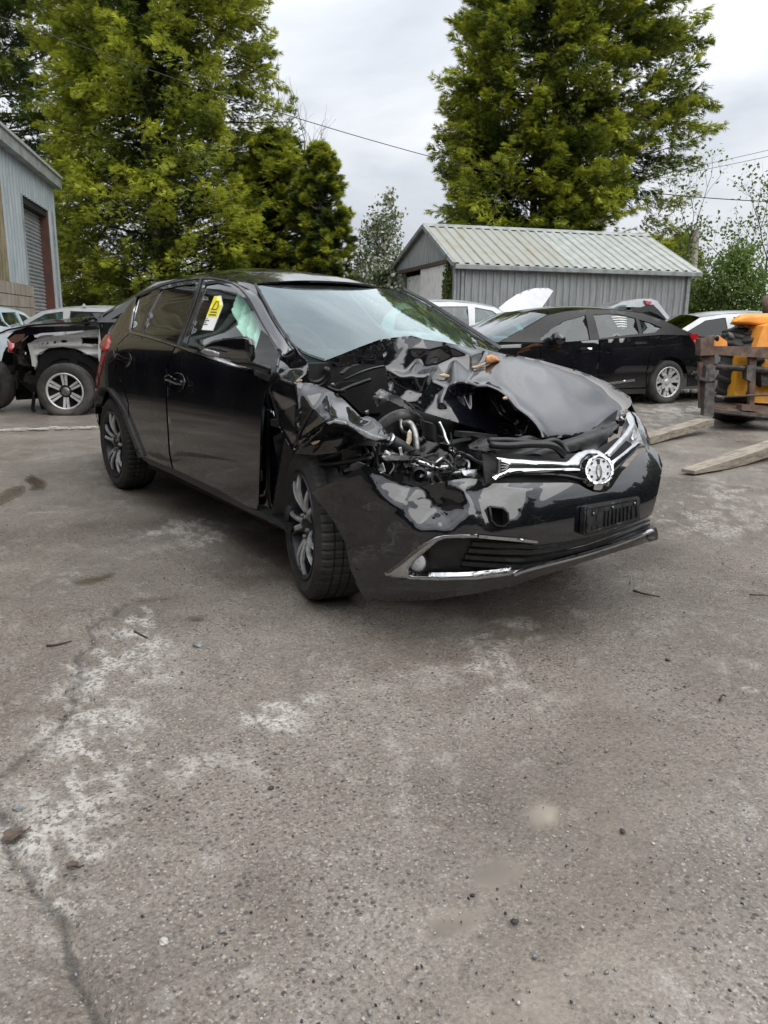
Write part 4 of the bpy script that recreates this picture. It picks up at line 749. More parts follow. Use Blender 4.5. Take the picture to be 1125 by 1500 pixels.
for k in range(110):
    u = rng.uniform(); q = (562+u*140+rng.normal()*3, 676+rng.uniform(-4, 1)*4+22*math.sin(u*2.6)*rng.uniform(.3, 1)); P = on(*q, x=1.78+.12*u+rng.uniform(-.05, .03))
    mt = rng.choice(['trim', 'plastic', 'plastic', 'trim', 'under', 'greymetal', 'plastic', 'trim', 'darksteel', 'shard']); X, Y, Z = frame_from(rng.normal(size=3))
    if k % 3: V, F = box(P, (rng.uniform(.006, .024), rng.uniform(.015, .05), rng.uniform(.003, .014)), X, Y, Z)
    else: V, F = tube(spline([P, P+X*.03+Y*.02, P+X*.07, P+X*.1+Z*.03], 3), rng.uniform(.003, .007), 5)
    obj('broken_fragment', V, F, M[mt], HERO, False)

# ------------------------------------------------------------------ ground: one sheet, fine near the camera, out to the horizon
def gpt(px, py): return on(px, py, z=0)[:2]
def gpts(l): return np.array([gpt(*q) for q in l])
def ground_masks(X):
    x, y = X[:, 0], X[:, 1]; n = len(X)
    dist = np.hypot(x-CAM[0], y-CAM[1]); near = dist < 40
    w1 = fbm(x*1.7, y*1.7, 21, 4); w2 = fbm(x*6, y*6, 31, 4); w3 = fbm(x*22, y*22, 41, 3); big = fbm(x*.5, y*.5, 51, 3)
    def area(poly, soft, jit=.25):
        p = gpts(poly); q = X[:, :2]+np.stack([w1-.5, fbm(x*1.7+9, y*1.7, 23, 4)-.5], 1)*jit*2; d = edge_dist(q, p); ins = inpoly(q, p); s = np.where(ins, d, -d); return sstep(-soft, soft, s)
    # worn white patches of old concrete
    wz = np.zeros(n)
    for poly, s in (([(0, 1060), (70, 1000), (150, 880), (230, 860), (200, 960), (130, 1080), (230, 1130), (120, 1290), (90, 1400), (0, 1420)], .12), ([(330, 1010), (420, 1000), (470, 1010), (430, 1080), (340, 1060)], .08), ([(180, 780), (330, 740), (400, 780), (280, 800)], .15), ([(300, 1110), (390, 1100), (380, 1140), (310, 1150)], .1), ([(1050, 960), (1125, 960), (1125, 1060), (1070, 1020)], .1), ([(930, 590), (1045, 582), (1040, 622), (960, 640)], .25), ([(960, 760), (1060, 700), (1125, 720), (1125, 790), (990, 800)], .2), ([(700, 880), (760, 900), (720, 1010), (660, 990)], .15)):
        wz = np.maximum(wz, area(poly, s))
    white = wz*sstep(.49, .58, .5*w2+.5*w3)+.35*sstep(.61, .69, .5*w2+.5*w3)
    # wet run of muddy water from under the nose towards the camera
    wet = area([(700, 880), (960, 700), (1125, 720), (1125, 900), (1000, 1000), (900, 1150), (830, 1300), (760, 1500), (500, 1500), (600, 1330), (680, 1180), (760, 1040), (800, 960), (700, 930)], .22, .35)
    pud = np.zeros(n)
    for poly in ([(745, 1190), (775, 1176), (802, 1184), (800, 1202), (770, 1212), (750, 1206)], [(680, 1270), (720, 1250), (752, 1262), (745, 1278), (715, 1300), (690, 1288)], [(36, 700), (52, 694), (66, 703), (62, 716), (40, 718)], [(0, 715), (30, 710), (36, 722), (0, 745)], [(112, 850), (150, 843), (178, 836), (172, 846), (140, 856), (114, 858)], [(270, 905), (300, 903), (292, 911), (272, 911)], [(630, 1330), (700, 1320), (690, 1350), (620, 1365)]):
        pud = np.maximum(pud, area(poly, .02, .06))
    # silt: smooth tan film in the run
    silt = area([(640, 1500), (660, 1380), (700, 1230), (790, 1080), (870, 1010), (930, 1100), (900, 1250), (880, 1400), (900, 1500)], .2, .3)
    # wet ground before and beneath the car, with shade put into its colour
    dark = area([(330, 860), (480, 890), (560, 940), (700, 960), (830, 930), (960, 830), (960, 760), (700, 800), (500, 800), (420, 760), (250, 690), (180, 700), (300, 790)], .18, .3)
    crack = np.full(n, 9.0)
    wob = np.stack([fbm(x*9, y*9, 61, 3)-.5, fbm(x*9+5, y*9, 63, 3)-.5], 1)*.09
    for line in ([(-40, 1170), (10, 1215), (25, 1262), (55, 1300), (85, 1345), (112, 1400), (130, 1450), (145, 1500), (160, 1560)], [(-30, 1160), (20, 1120), (62, 1080), (95, 1040), (112, 1000), (128, 950), (148, 910), (180, 885), (260, 870)], [(150, 910), (172, 930), (180, 940)]):
        wdt = 1.0 if line[0][0] < 100 else 2.4
        crack = np.minimum(crack, edge_dist(X[:, :2]+wob, gpts(line), False)*wdt)
    return dict(white=np.clip(white, 0, 1), wet=np.clip(wet+.25*sstep(.5, .65, w1), 0, 1), puddle=pud, silt=silt*(.45+.55*sstep(.38, .58, w1*.5+w2*.5)), dark=dark*sstep(.25, .5, w1), crack=1-sstep(.002, .018, crack)), (w1, w2, w3, big, dist, crack)
az0 = math.atan2(FWD[1], FWD[0])
ang = az0+np.radians(np.r_[np.linspace(-180, -46, 34)[:-1], np.linspace(-46, 46, 520), np.linspace(46, 180, 34)[1:-1]])
rad = np.r_[0.35, .62*(1.0118**np.arange(0, 455))]; rad = rad[rad < 120]; rad = np.r_[rad, 180, 300, 600, 1200]
GX = CAM[0]+np.cos(ang)[:, None]*rad[None]; GY = CAM[1]+np.sin(ang)[:, None]*rad[None]
GV = np.stack([GX.ravel(), GY.ravel(), np.zeros(GX.size)], 1)
gm, (w1, w2, w3, big, dist, crk) = ground_masks(GV)
fade = sstep(30, 10, dist)
GV[:, 2] = fade*((w1-.5)*.02*sstep(0, .6, np.abs(w1-.5)*0+1)+(w2-.5)*.008+(w3-.5)*.004-.010*(1-sstep(.0, .05, crk)))*(1-gm['puddle'])-gm['puddle']*.004
GV[:, 2] = np.minimum(GV[:, 2], .006)
na, nr = len(ang), len(rad); gf = []
for i in range(na):
    i2 = (i+1) % na; a = np.arange(nr-1); gf.append(np.stack([i*nr+a, i*nr+a+1, i2*nr+a+1, i2*nr+a], 1))
gf = np.vstack(gf); me = bpy.data.meshes.new('ground'); me.vertices.add(len(GV)+1); 
ctr = np.array([[CAM[0], CAM[1], 0]]); me.vertices.foreach_set('co', np.vstack([GV, ctr]).ravel())
tri = np.array([(i*nr, ((i+1) % na)*nr, len(GV)) for i in range(na)])
loops = np.r_[gf.ravel(), tri.ravel()]; me.loops.add(len(loops)); me.loops.foreach_set('vertex_index', loops)
st = np.r_[np.arange(len(gf))*4, len(gf)*4+np.arange(len(tri))*3]; me.polygons.add(len(st)); me.polygons.foreach_set('loop_start', st); me.polygons.foreach_set('use_smooth', np.ones(len(st), bool)); me.update(calc_edges=True)
me.flip_normals() if me.polygons[0].normal.z < 0 else None
for k, v in gm.items():
    at = me.attributes.new(k, 'FLOAT', 'POINT'); at.data.foreach_set('value', np.r_[v, 0].astype(np.float32))
m = bpy.data.materials.new('wet_worn_concrete'); m.use_nodes = True; t = m.node_tree; b = t.nodes['Principled BSDF']; lk = t.links.new
def attr(n_): a_ = N(t, 'ShaderNodeAttribute'); a_.attribute_name = n_; return a_.outputs['Fac']
def noise(sc, det=4, ro=.6, vec=None): n_ = N(t, 'ShaderNodeTexNoise'); n_.inputs['Scale'].default_value = sc; n_.inputs['Detail'].default_value = det; n_.inputs['Roughness'].default_value = ro; lk(vec or tcn.outputs['Object'], n_.inputs['Vector']); return n_
def ramp(src, stops):
    r_ = N(t, 'ShaderNodeValToRGB'); e = r_.color_ramp.elements
    while len(e) < len(stops): e.new(.5)
    for el, (p_, c_) in zip(e, stops): el.position = p_; el.color = (*c_, 1) if len(c_) == 3 else c_
    lk(src, r_.inputs['Fac']); return r_.outputs['Color']
def mix(f, a_, b_, mode='MIX'):
    x_ = N(t, 'ShaderNodeMixRGB', blend_type=mode); 
    for s_, v_ in (('Fac', f), ('Color1', a_), ('Color2', b_)):
        if isinstance(v_, (int, float)): x_.inputs[s_].default_value = v_
        elif isinstance(v_, tuple): x_.inputs[s_].default_value = (*v_, 1)
        else: lk(v_, x_.inputs[s_])
    return x_.outputs[0]
def math_(op, a_, b_=0.0, clamp=False):
    x_ = N(t, 'ShaderNodeMath', operation=op, use_clamp=clamp)
    for i_, v_ in enumerate((a_, b_)):
        if isinstance(v_, (int, float)): x_.inputs[i_].default_value = v_
        else: lk(v_, x_.inputs[i_])
    return x_.outputs[0]
tcn = N(t, 'ShaderNodeTexCoord')
base = ramp(noise(1.1, 8, .65).outputs['Fac'], [(.3, (.142, .123, .105)), (.5, (.235, .209, .181)), (.7, (.32, .291, .258))])
fine = ramp(noise(95, 5, .7).outputs['Fac'], [(.3, (.45, .45, .45)), (.5, (.95, .95, .95)), (.7, (1.55, 1.5, 1.45))])
base = mix(.85, base, fine, 'MULTIPLY')
def vor(sc, feat='F1'):
    v_ = N(t, 'ShaderNodeTexVoronoi'); v_.inputs['Scale'].default_value = sc; v_.feature = feat; lk(tcn.outputs['Object'], v_.inputs['Vector']); return v_
v1 = vor(75); sep = N(t, 'ShaderNodeSeparateColor'); lk(v1.outputs['Color'], sep.inputs[0])
stonec = ramp(sep.outputs[0], [(0, (.03, .03, .033)), (.3, (.07, .062, .055)), (.5, (.17, .15, .128)), (.8, (.28, .25, .215)), (1, (.5, .465, .42))])
inside = ramp(v1.outputs['Distance'], [(.28, (1, 1, 1)), (.46, (0, 0, 0))])
keep = ramp(sep.outputs[1], [(.52, (0, 0, 0)), (.56, (1, 1, 1))])
patch = ramp(noise(2.3, 4).outputs['Fac'], [(.38, (.25, .25, .25)), (.6, (1, 1, 1))])
stf = mix(1.0, mix(1.0, inside, keep, 'MULTIPLY'), patch, 'MULTIPLY')
silt_a = attr('silt'); exposed = math_('SUBTRACT', 1.0, math_('MULTIPLY', silt_a, .85))
col = mix(math_('MULTIPLY', stf, exposed), base, stonec)
v2 = vor(210); sep2 = N(t, 'ShaderNodeSeparateColor'); lk(v2.outputs['Color'], sep2.inputs[0])
fl = math_('MULTIPLY', ramp(sep2.outputs[2], [(.78, (0, 0, 0)), (.82, (1, 1, 1))]), exposed)
col = mix(math_('MULTIPLY', fl, .5), col, ramp(sep2.outputs[0], [(0, (.02, .02, .02)), (.5, (.16, .145, .13)), (1, (.66, .62, .57))]))
wn = ramp(noise(60, 5, .75).outputs['Fac'], [(.44, (0, 0, 0)), (.51, (1, 1, 1))])
wh = math_('MULTIPLY', attr('white'), wn)
col = mix(math_('MULTIPLY', wh, .6), col, ramp(noise(30, 3).outputs['Fac'], [(.35, (.56, .54, .51)), (.65, (.78, .765, .74))]))
col = mix(math_('MULTIPLY', silt_a, .72), col, ramp(noise(3.5, 6).outputs['Fac'], [(.35, (.225, .192, .154)), (.65, (.33, .29, .24))]))
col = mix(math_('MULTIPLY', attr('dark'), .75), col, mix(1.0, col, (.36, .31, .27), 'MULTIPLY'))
wet_a = attr('wet'); col = mix(math_('MULTIPLY', wet_a, .5), col, mix(1.0, col, (.62, .6, .58), 'MULTIPLY'))
crk_a = attr('crack'); col = mix(math_('MULTIPLY', crk_a, .62), col, (.03, .027, .025))
pud_a = attr('puddle'); col = mix(pud_a, col, mix(ramp(silt_a, [(.1, (0, 0, 0)), (.35, (1, 1, 1))]), (.10, .083, .066), (.31, .27, .215)))
damp = ramp(noise(.8, 7, .6).outputs['Fac'], [(.40, (1, 1, 1)), (.62, (0, 0, 0))]); col = mix(math_('MULTIPLY', damp, .6), col, mix(1.0, col, (.56, .51, .46), 'MULTIPLY'))
lk(col, b.inputs['Base Color'])
rbase = math_('SUBTRACT', .50, math_('MULTIPLY', wet_a, .28)); rn = noise(9, 5).outputs['Fac']
rr_ = math_('ADD', rbase, math_('MULTIPLY', math_('SUBTRACT', rn, .5), .5), True); rr_ = math_('SUBTRACT', rr_, math_('MULTIPLY', damp, .16), True); rr_ = math_('ADD', rr_, math_('MULTIPLY', wh, .25), True)
rr_ = mix(pud_a, rr_, (.08, .08, .08)); lk(rr_, b.inputs['Roughness']); b.inputs['Specular IOR Level'].default_value = .5
hgt = math_('ADD', math_('MULTIPLY', stf, .5), noise(130, 6, .7).outputs['Fac']); hgt = math_('ADD', hgt, math_('MULTIPLY', noise(28, 4).outputs['Fac'], 1.6))
hgt = math_('ADD', hgt, math_('MULTIPLY', fl, .35))
bn = N(t, 'ShaderNodeBump'); bn.inputs['Distance'].default_value = .006; lk(hgt, bn.inputs['Height'])
lk(math_('MULTIPLY', math_('SUBTRACT', 1.0, pud_a), math_('SUBTRACT', .85, math_('MULTIPLY', silt_a, .4))), bn.inputs['Strength']); lk(bn.outputs['Normal'], b.inputs['Normal'])
g = link('ground', me, m); tag(g, kind='structure')
# far verge: grass and earth beyond the yard

# ------------------------------------------------------------------ trees and bushes
def raw_mesh(name, verts, tris, attrs=None):
    me = bpy.data.meshes.new(name); me.vertices.add(len(verts)); me.vertices.foreach_set('co', np.asarray(verts, np.float32).ravel())
    me.loops.add(len(tris)*3); me.loops.foreach_set('vertex_index', np.asarray(tris, np.int32).ravel()); me.polygons.add(len(tris)); me.polygons.foreach_set('loop_start', np.arange(len(tris), dtype=np.int32)*3)
    me.update(calc_edges=True)
    for k, v in (attrs or {}).items(): a = me.attributes.new(k, 'FLOAT', 'POINT'); a.data.foreach_set('value', np.asarray(v, np.float32))
    return me
def leaf_mat(name, old, new, back=.35, rough=.6):
    m = bpy.data.materials.new(name); m.use_nodes = True; t = m.node_tree; b = t.nodes['Principled BSDF']; lk = t.links.new
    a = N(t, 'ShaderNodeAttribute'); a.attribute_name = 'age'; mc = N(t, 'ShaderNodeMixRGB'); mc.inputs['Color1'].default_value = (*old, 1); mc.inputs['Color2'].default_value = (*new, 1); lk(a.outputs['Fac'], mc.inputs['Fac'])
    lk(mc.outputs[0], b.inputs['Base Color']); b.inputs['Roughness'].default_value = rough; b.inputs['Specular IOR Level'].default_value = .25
    tl = N(t, 'ShaderNodeBsdfTranslucent'); lk(mc.outputs[0], tl.inputs['Color']); ms = N(t, 'ShaderNodeMixShader'); ms.inputs['Fac'].default_value = back
    lk(b.outputs[0], ms.inputs[1]); lk(tl.outputs[0], ms.inputs[2]); lk(ms.outputs[0], t.nodes['Material Output'].inputs['Surface']); return m
def unit(v): return v/np.maximum(np.linalg.norm(v, axis=-1, keepdims=True), 1e-9)
M['bark'] = mat('bark', (.05, .038, .03), .9, col2=(.11, .09, .075), scale=14, bump=.6, bscale=20)
M['twig'] = mat('bare_twig', (.075, .062, .055), .9, var=.3, scale=10)
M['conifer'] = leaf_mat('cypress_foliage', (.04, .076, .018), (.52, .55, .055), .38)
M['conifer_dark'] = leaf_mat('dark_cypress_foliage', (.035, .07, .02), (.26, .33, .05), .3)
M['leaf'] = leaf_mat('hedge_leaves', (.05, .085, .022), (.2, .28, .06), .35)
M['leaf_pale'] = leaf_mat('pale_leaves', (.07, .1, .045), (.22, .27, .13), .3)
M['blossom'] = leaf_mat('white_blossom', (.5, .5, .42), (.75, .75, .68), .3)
def sprays(r, tips, dirs, length, n, lw, wid, age_shade):
    """feathery cypress sprays: each a drooping axis with side leaflets; tips (k,3), dirs (k,3); n sprays per tuft"""
    k = len(tips); T = np.repeat(tips, n, 0); Dv = np.repeat(dirs, n, 0); Ln = np.repeat(length, n); A = np.repeat(age_shade, n); m = len(T)
    u = r.uniform(0, 1, m); lat = r.normal(size=(m, 3)); lat -= (lat*Dv).sum(1)[:, None]*Dv; lat = unit(lat); lat[:, 2] *= .55
    P = T-Dv*(Ln*(1-u))[:, None]+lat*(Ln*.42*(1.05-u)*r.uniform(.2, 1, m))[:, None]
    d = unit(Dv*.75+lat*r.uniform(.2, 1.0, m)[:, None]+np.array([0, 0, -.22])+r.normal(size=(m, 3))*.16)
    sd = unit(np.cross(d, np.array([0, 0, 1.0])+r.normal(size=(m, 3))*.5)); L = lw*r.uniform(.6, 1.25, m)
    V, Tq, Ag = [], [], []
    for (s, o, ll, ww) in ((0, 0, 1, 1), (1, .15, .62, .8), (-1, .25, .62, .8), (1, .45, .45, .7), (-1, .5, .45, .7)):
        b0 = P+d*(L*o)[:, None]; dd = unit(d+sd*s*.85+np.array([0, 0, -.1*abs(s)])); w = unit(np.cross(dd, np.cross(d, sd))+1e-6)
        p1 = b0+w*(wid*ww*.5); p2 = b0-w*(wid*ww*.5); p3 = b0+dd*(L*ll)[:, None]; mid = b0+dd*(L*ll*.55)[:, None]+w*(wid*ww*.65); 
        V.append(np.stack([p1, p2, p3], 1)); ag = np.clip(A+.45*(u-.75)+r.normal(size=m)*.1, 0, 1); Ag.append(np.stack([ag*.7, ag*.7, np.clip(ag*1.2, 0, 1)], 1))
    V = np.concatenate(V).reshape(-1, 3); return V, np.concatenate(Ag).ravel()
def cypress(name, base, height, radius, label, seed, tufts=900, per=46, bare=.06, lw=.3, wid=.055, tip_age=.75, mt='conifer', squash=(1, 1), lean=(0, 0), shape=None, gap=.0, group=None, tl=(.9, 1.7), stems=3):
    r = np.random.default_rng(seed); base = np.asarray(base, float); T = thing(name, base, label, 'tree', group)
    shape = shape or (lambda s: np.clip(1.02*(1-s)**.42*(.72+.28*np.sin(np.clip(s*7, 0, 1.57))), 0, 2))
    s = np.sort(r.uniform(bare, 1, tufts)**.9); az = r.uniform(0, 2*math.pi, tufts)
    lob = 1+.16*np.sin(az*3+seed)+.10*np.sin(az*5+s*9)+.12*(vnoise(az*2.2, s*9, seed)-.5)*2
    rel = np.where(r.uniform(size=tufts) < .70, r.uniform(.84, 1.05, tufts), r.uniform(.35, .8, tufts)); R = radius*shape(s)*lob*rel
    out = np.stack([np.cos(az)*squash[0], np.sin(az)*squash[1], 0*az], 1); tips = out*R[:, None]+np.stack([lean[0]*s, lean[1]*s, s*height], 1)
    if gap:
        ok = vnoise(az*1.6+seed, s*7, seed+5) > gap; tips, out, s, az, rel = tips[ok], out[ok], s[ok], az[ok], rel[ok]
    k = len(tips); dirs = unit(out*r.uniform(.7, 1.1, (k, 1))+np.array([0, 0, 1])*(r.uniform(-.2, .35, (k, 1))+.25*s[:, None])+r.normal(size=(k, 3))*.2)
    ln = r.uniform(*tl, k)*(1-.35*s)*min(1, radius/3.2); age_shade = np.clip(r.normal(tip_age, .25, k), .05, 1)*np.where(rel < .82, .25, 1)  # inner tufts darkened: crown shade put into their colour
    V, ag = sprays(r, tips, dirs, ln, per, lw, wid, age_shade); tris = np.arange(len(V)).reshape(-1, 3)
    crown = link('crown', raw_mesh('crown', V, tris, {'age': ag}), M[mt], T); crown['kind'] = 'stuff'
    mb = MB()
    for q in range(stems):
        a = q*2.1+seed; o_ = np.array([math.cos(a), math.sin(a), 0])*(.0 if stems == 1 else .25); z = np.linspace(0, .93, 9); c = base+np.stack([lean[0]*z, lean[1]*z, z*height], 1)+o_*(1+z[:, None]*2.2)+np.stack([.12*np.sin(z*7+q), .12*np.cos(z*6+q), 0*z], 1)
        mb.add(*tube(c, .045*height*.42*(1-z*.93)/math.sqrt(stems), 9))
    mb.build('trunk', M['bark'], T)
    mb = MB(); sel = r.choice(k, min(k, 240), False)
    for i in sel:
        st = np.array([lean[0]*s[i], lean[1]*s[i], max(0, s[i]*height-.25*np.linalg.norm(tips[i][:2]))]); en = tips[i]-dirs[i]*ln[i]*.5; mid = (st+en)/2+np.array([0, 0, -.1])
        mb.add(*tube(base+spline([st, mid, en], 3), np.linspace(.05, .012, 7), 5, False))
    o = mb.build('limb', M['bark'], T); o['kind'] = 'stuff'
    return T
def leafy(name, base, blobs, label, seed, n=9000, size=.09, mt='leaf', cat='bush', branch=40, group=None, blossom=0, shell_=.45, twig_r=.03, limbs=True):
    """broad-leaved plant: blobs = list of (centre, radii) relative to the base, filled with small leaves"""
    r = np.random.default_rng(seed); base = np.asarray(base, float); T = thing(name, base, label, cat, group); P = []; Ag = []
    vol = np.array([b[1][0]*b[1][1]*b[1][2] for b in blobs])**.67; cnt = (n*vol/vol.sum()).astype(int)
    for (c, ra), k in zip(blobs, cnt):
        d = unit(r.normal(size=(k, 3))); q = r.uniform(0, 1, k)**shell_; lump = 1+.28*(vnoise(d[:, 0]*3+seed, d[:, 1]*3+d[:, 2]*2.3, seed)-.5)*2
        clus = unit(r.normal(size=(max(6, k//45), 3)))*r.uniform(.55, 1.05, (max(6, k//45), 1)); ci = r.integers(0, len(clus), k)
        loc_ = np.where((r.uniform(size=k) < .6)[:, None], clus[ci]+r.normal(size=(k, 3))*.13, d*q[:, None])*lump[:, None]
        P.append(np.asarray(c)+loc_*np.asarray(ra)); Ag.append(np.clip(.25+.55*q*(.5+.5*d[:, 2])+r.normal(size=k)*.18, 0, 1))  # leaf colour set lighter outward and upward
    P = np.vstack(P); ag = np.concatenate(Ag); ok = P[:, 2] > .02; P, ag = P[ok], ag[ok]; k = len(P)
    a = unit(r.normal(size=(k, 3))); b = unit(np.cross(a, r.normal(size=(k, 3)))); sz = size*r.uniform(.6, 1.3, k)[:, None]
    V = np.stack([P-a*sz*.5, P+b*sz*.32, P+a*sz*.5, P-b*sz*.32], 1).reshape(-1, 3); i = np.arange(k)*4; tr = np.concatenate([np.stack([i, i+1, i+2], 1), np.stack([i, i+2, i+3], 1)])
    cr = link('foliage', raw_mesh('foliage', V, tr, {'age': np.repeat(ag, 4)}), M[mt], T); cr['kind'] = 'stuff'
    if blossom:
        j = r.choice(k, blossom); Q = P[j]+r.normal(size=(blossom, 3))*.05; a = unit(r.normal(size=(blossom, 3))); b = unit(np.cross(a, r.normal(size=(blossom, 3)))); s2 = size*.55
        V = np.stack([Q-a*s2, Q+b*s2, Q+a*s2, Q-b*s2], 1).reshape(-1, 3); i = np.arange(blossom)*4; tr = np.concatenate([np.stack([i, i+1, i+2], 1), np.stack([i, i+2, i+3], 1)])
        bl = link('blossom', raw_mesh('blossom', V, tr, {'age': r.uniform(0, 1, len(V))}), M['blossom'], T); bl['kind'] = 'stuff'
    if limbs:
        mb = MB()
        for q in range(branch):
            c, ra = blobs[r.integers(len(blobs))]; e = np.asarray(c)+unit(r.normal(size=3))*np.asarray(ra)*r.uniform(.5, .95); e[2] = max(e[2], .3)
            mid = np.array([e[0]*.35+r.normal()*.1, e[1]*.35+r.normal()*.1, e[2]*.55]); mb.add(*tube(base+spline([np.array([r.normal()*.1, r.normal()*.1, 0]), mid, e], 4), np.linspace(twig_r*1.6, .006, 9), 5, False))
        o = mb.build('branch', M['bark'], T); o['kind'] = 'stuff'
    return T
def bare_tree(name, base, height, spread, label, seed, levels=4, leaves=0, group=None, r0=.07, lsize=.09, mt='leaf_pale', up=.75):
    r = np.random.default_rng(seed); base = np.asarray(base, float); T = thing(name, base, label, 'tree', group); mb = MB(); ends = []; trunk = MB()
    def grow(p, d, l, rad_, lev):
        pts = [p]; dd = d.copy()
        for q in range(4): dd = unit(dd+r.normal(size=3)*.16+np.array([0, 0, .05])); pts.append(pts[-1]+dd*l/4)
        (trunk if lev == levels else mb).add(*tube(pts, np.linspace(rad_, rad_*.55, 5), 6 if lev > 1 else 4, False))
        if lev <= 1: ends.extend(pts[2:])
        if lev == 0: return
        for q in range(r.integers(3, 5)):
            at_ = pts[r.integers(2, 5)]; nd = unit(dd*up+np.array([r.normal(), r.normal(), r.normal()*.5+.25])*spread); grow(at_, nd, l*r.uniform(.5, .75), rad_*.5, lev-1)
    grow(base, np.array([0, 0, 1.0]), height*.42, r0, levels); trunk.build('trunk', M['twig'], T); o = mb.build('twig', M['twig'], T); o['kind'] = 'stuff'
    if leaves:
        E_ = np.array(ends); j = r.choice(len(E_), leaves); P = E_[j]+r.normal(size=(leaves, 3))*.10-base; a = unit(r.normal(size=(leaves, 3))); b = unit(np.cross(a, r.normal(size=(leaves, 3)))); s2 = lsize*r.uniform(.5, 1.1, leaves)[:, None]
        V = np.stack([P-a*s2*.5, P+b*s2*.35, P+a*s2*.5, P-b*s2*.35], 1).reshape(-1, 3); i = np.arange(leaves)*4; tr = np.concatenate([np.stack([i, i+1, i+2], 1), np.stack([i, i+2, i+3], 1)])
        c = link('foliage', raw_mesh('foliage', V, tr, {'age': r.uniform(0, 1, len(V))}), M[mt], T); c['kind'] = 'stuff'
    return T
def gd(px, d):
    """ground point straight below/above an image column at a distance"""
    p = on(px, 480, d=d); p[2] = 0; return p
TREES = 'tall cypress trees behind the yard'
cypress('cypress_tree', gd(250, 25), 18.5, 4.75, 'huge yellow-green cypress spreading above the left workshop, its foliage reaching the ground', 3, 2100, 92, .03, .22, .038, .62, 'conifer', shape=lambda s: np.clip(1.05*(1-s)**.5*(.78+.22*np.sin(np.clip(s*6, 0, 1.57))), 0, 2), tl=(1.2, 2.2), gap=.14)
cypress('cypress_tree', gd(470, 24), 6.3, 1.45, 'small pointed cypress at the right edge of the huge left cypress, beside the blossom bush', 9, 420, 60, .1, .2, .035, .5, 'conifer', tl=(.7, 1.2), stems=1)
cypress('cypress_tree', gd(-10, 33), 24, 7.5, 'dark cypress standing behind the workshop roof at the upper left corner', 5, 1300, 60, .05, .36, .06, .3, 'conifer_dark', tl=(1.0, 2.0))
cypress('cypress_tree', gd(793, 29), 17.0, 4.55, 'tall broad cypress rising behind the grey metal shed', 12, 2100, 88, .15, .27, .046, .52, 'conifer', shape=lambda s: np.clip(.98*(1-np.clip(s, 0, 1)**4.5)**.8*(.80+.2*np.sin(np.clip(s*5, 0, 1.57))), 0, 2), tl=(1.2, 2.3), gap=.24)
cypress('cypress_tree', gd(985, 31), 4.6, 1.5, 'low cypress branch tips showing past the right end of the shed roof', 15, 160, 40, .1, .36, .06, .5, 'conifer', tl=(.8, 1.3), stems=1)
cypress('cypress_tree', gd(405, 25.5), 7.0, 2.4, 'dark lower cypress filling the gap between the big left cypress and the blossom bush', 17, 620, 70, .03, .22, .04, .5, 'conifer', tl=(.9, 1.5), stems=1)
leafy('hawthorn_bush', gd(545, 24), [((-.6, .2, 1.5), (1.2, 1.2, 1.5)), ((.5, 0, 1.9), (1.2, 1.1, 1.5)), ((-.1, .3, 3.2), (.9, .8, 1.2)), ((1.5, 0, 1.2), (.9, .9, 1.2)), ((.6, 0, 4.2), (.45, .45, .8))], 'loose pale green hawthorn dotted with white blossom left of the shed gable', 21, 11000, .11, 'leaf_pale', 'bush', 50, blossom=2600)
leafy('hedge_bush', gd(425, 25), [((-1.2, 0, 1.2), (1.6, 1, 1.4)), ((.6, 0, 1.1), (1.6, 1, 1.4)), ((2.0, 0, 1.0), (1.3, 1, 1.2))], 'dark hedge below the small pointed cypress, behind the black car roof', 22, 9000, .11, 'leaf', 'bush', 30)
bare_tree('bare_tree', gd(470, 30), 10.5, .42, 'leafless spindly tree behind the small pointed cypress', 5, 4, r0=.07, up=1.3)
leafy('ivy_hedge', gd(1062, 23), [((-.6, 0, 1.4), (1.3, 1.0, 1.6)), ((.3, -.3, 2.4), (.9, .8, 1.1)), ((1.6, 0, 1.6), (1.5, 1.0, 1.7)), ((.2, .1, 3.0), (.6, .6, .7)), ((-1.2, .3, 1.9), (.7, .7, .7))], 'thick dark green ivy-grown hedge to the right of the metal shed', 31, 17000, .10, 'leaf', 'hedge', 40)
leafy('hedge_bush', gd(1165, 25), [((0, 0, 1.6), (1.7, 1.2, 1.9)), ((1.2, 0, 2.0), (1.6, 1.2, 1.8)), ((3.2, 0, 2.0), (2, 1.2, 1.9))], 'paler brown-green hedge at the right edge behind the orange loader', 33, 12000, .11, 'leaf_pale', 'hedge', 40)
bare_tree('thin_tree', gd(1058, 25), 6.6, .62, 'thin twiggy tree with a few leaves above the ivy hedge', 8, 4, 900, r0=.05, lsize=.13, mt='leaf')
bare_tree('thin_tree', gd(1110, 26), 7.4, .6, 'thin leafy sapling at the right edge above the hedge, under the power line', 19, 4, 900, r0=.05, lsize=.14, mt='leaf')
bare_tree('thin_tree', gd(1030, 26), 5.0, .6, 'dark branching sapling next to the grey pole', 23, 4, 300, r0=.06, lsize=.12, mt='leaf')
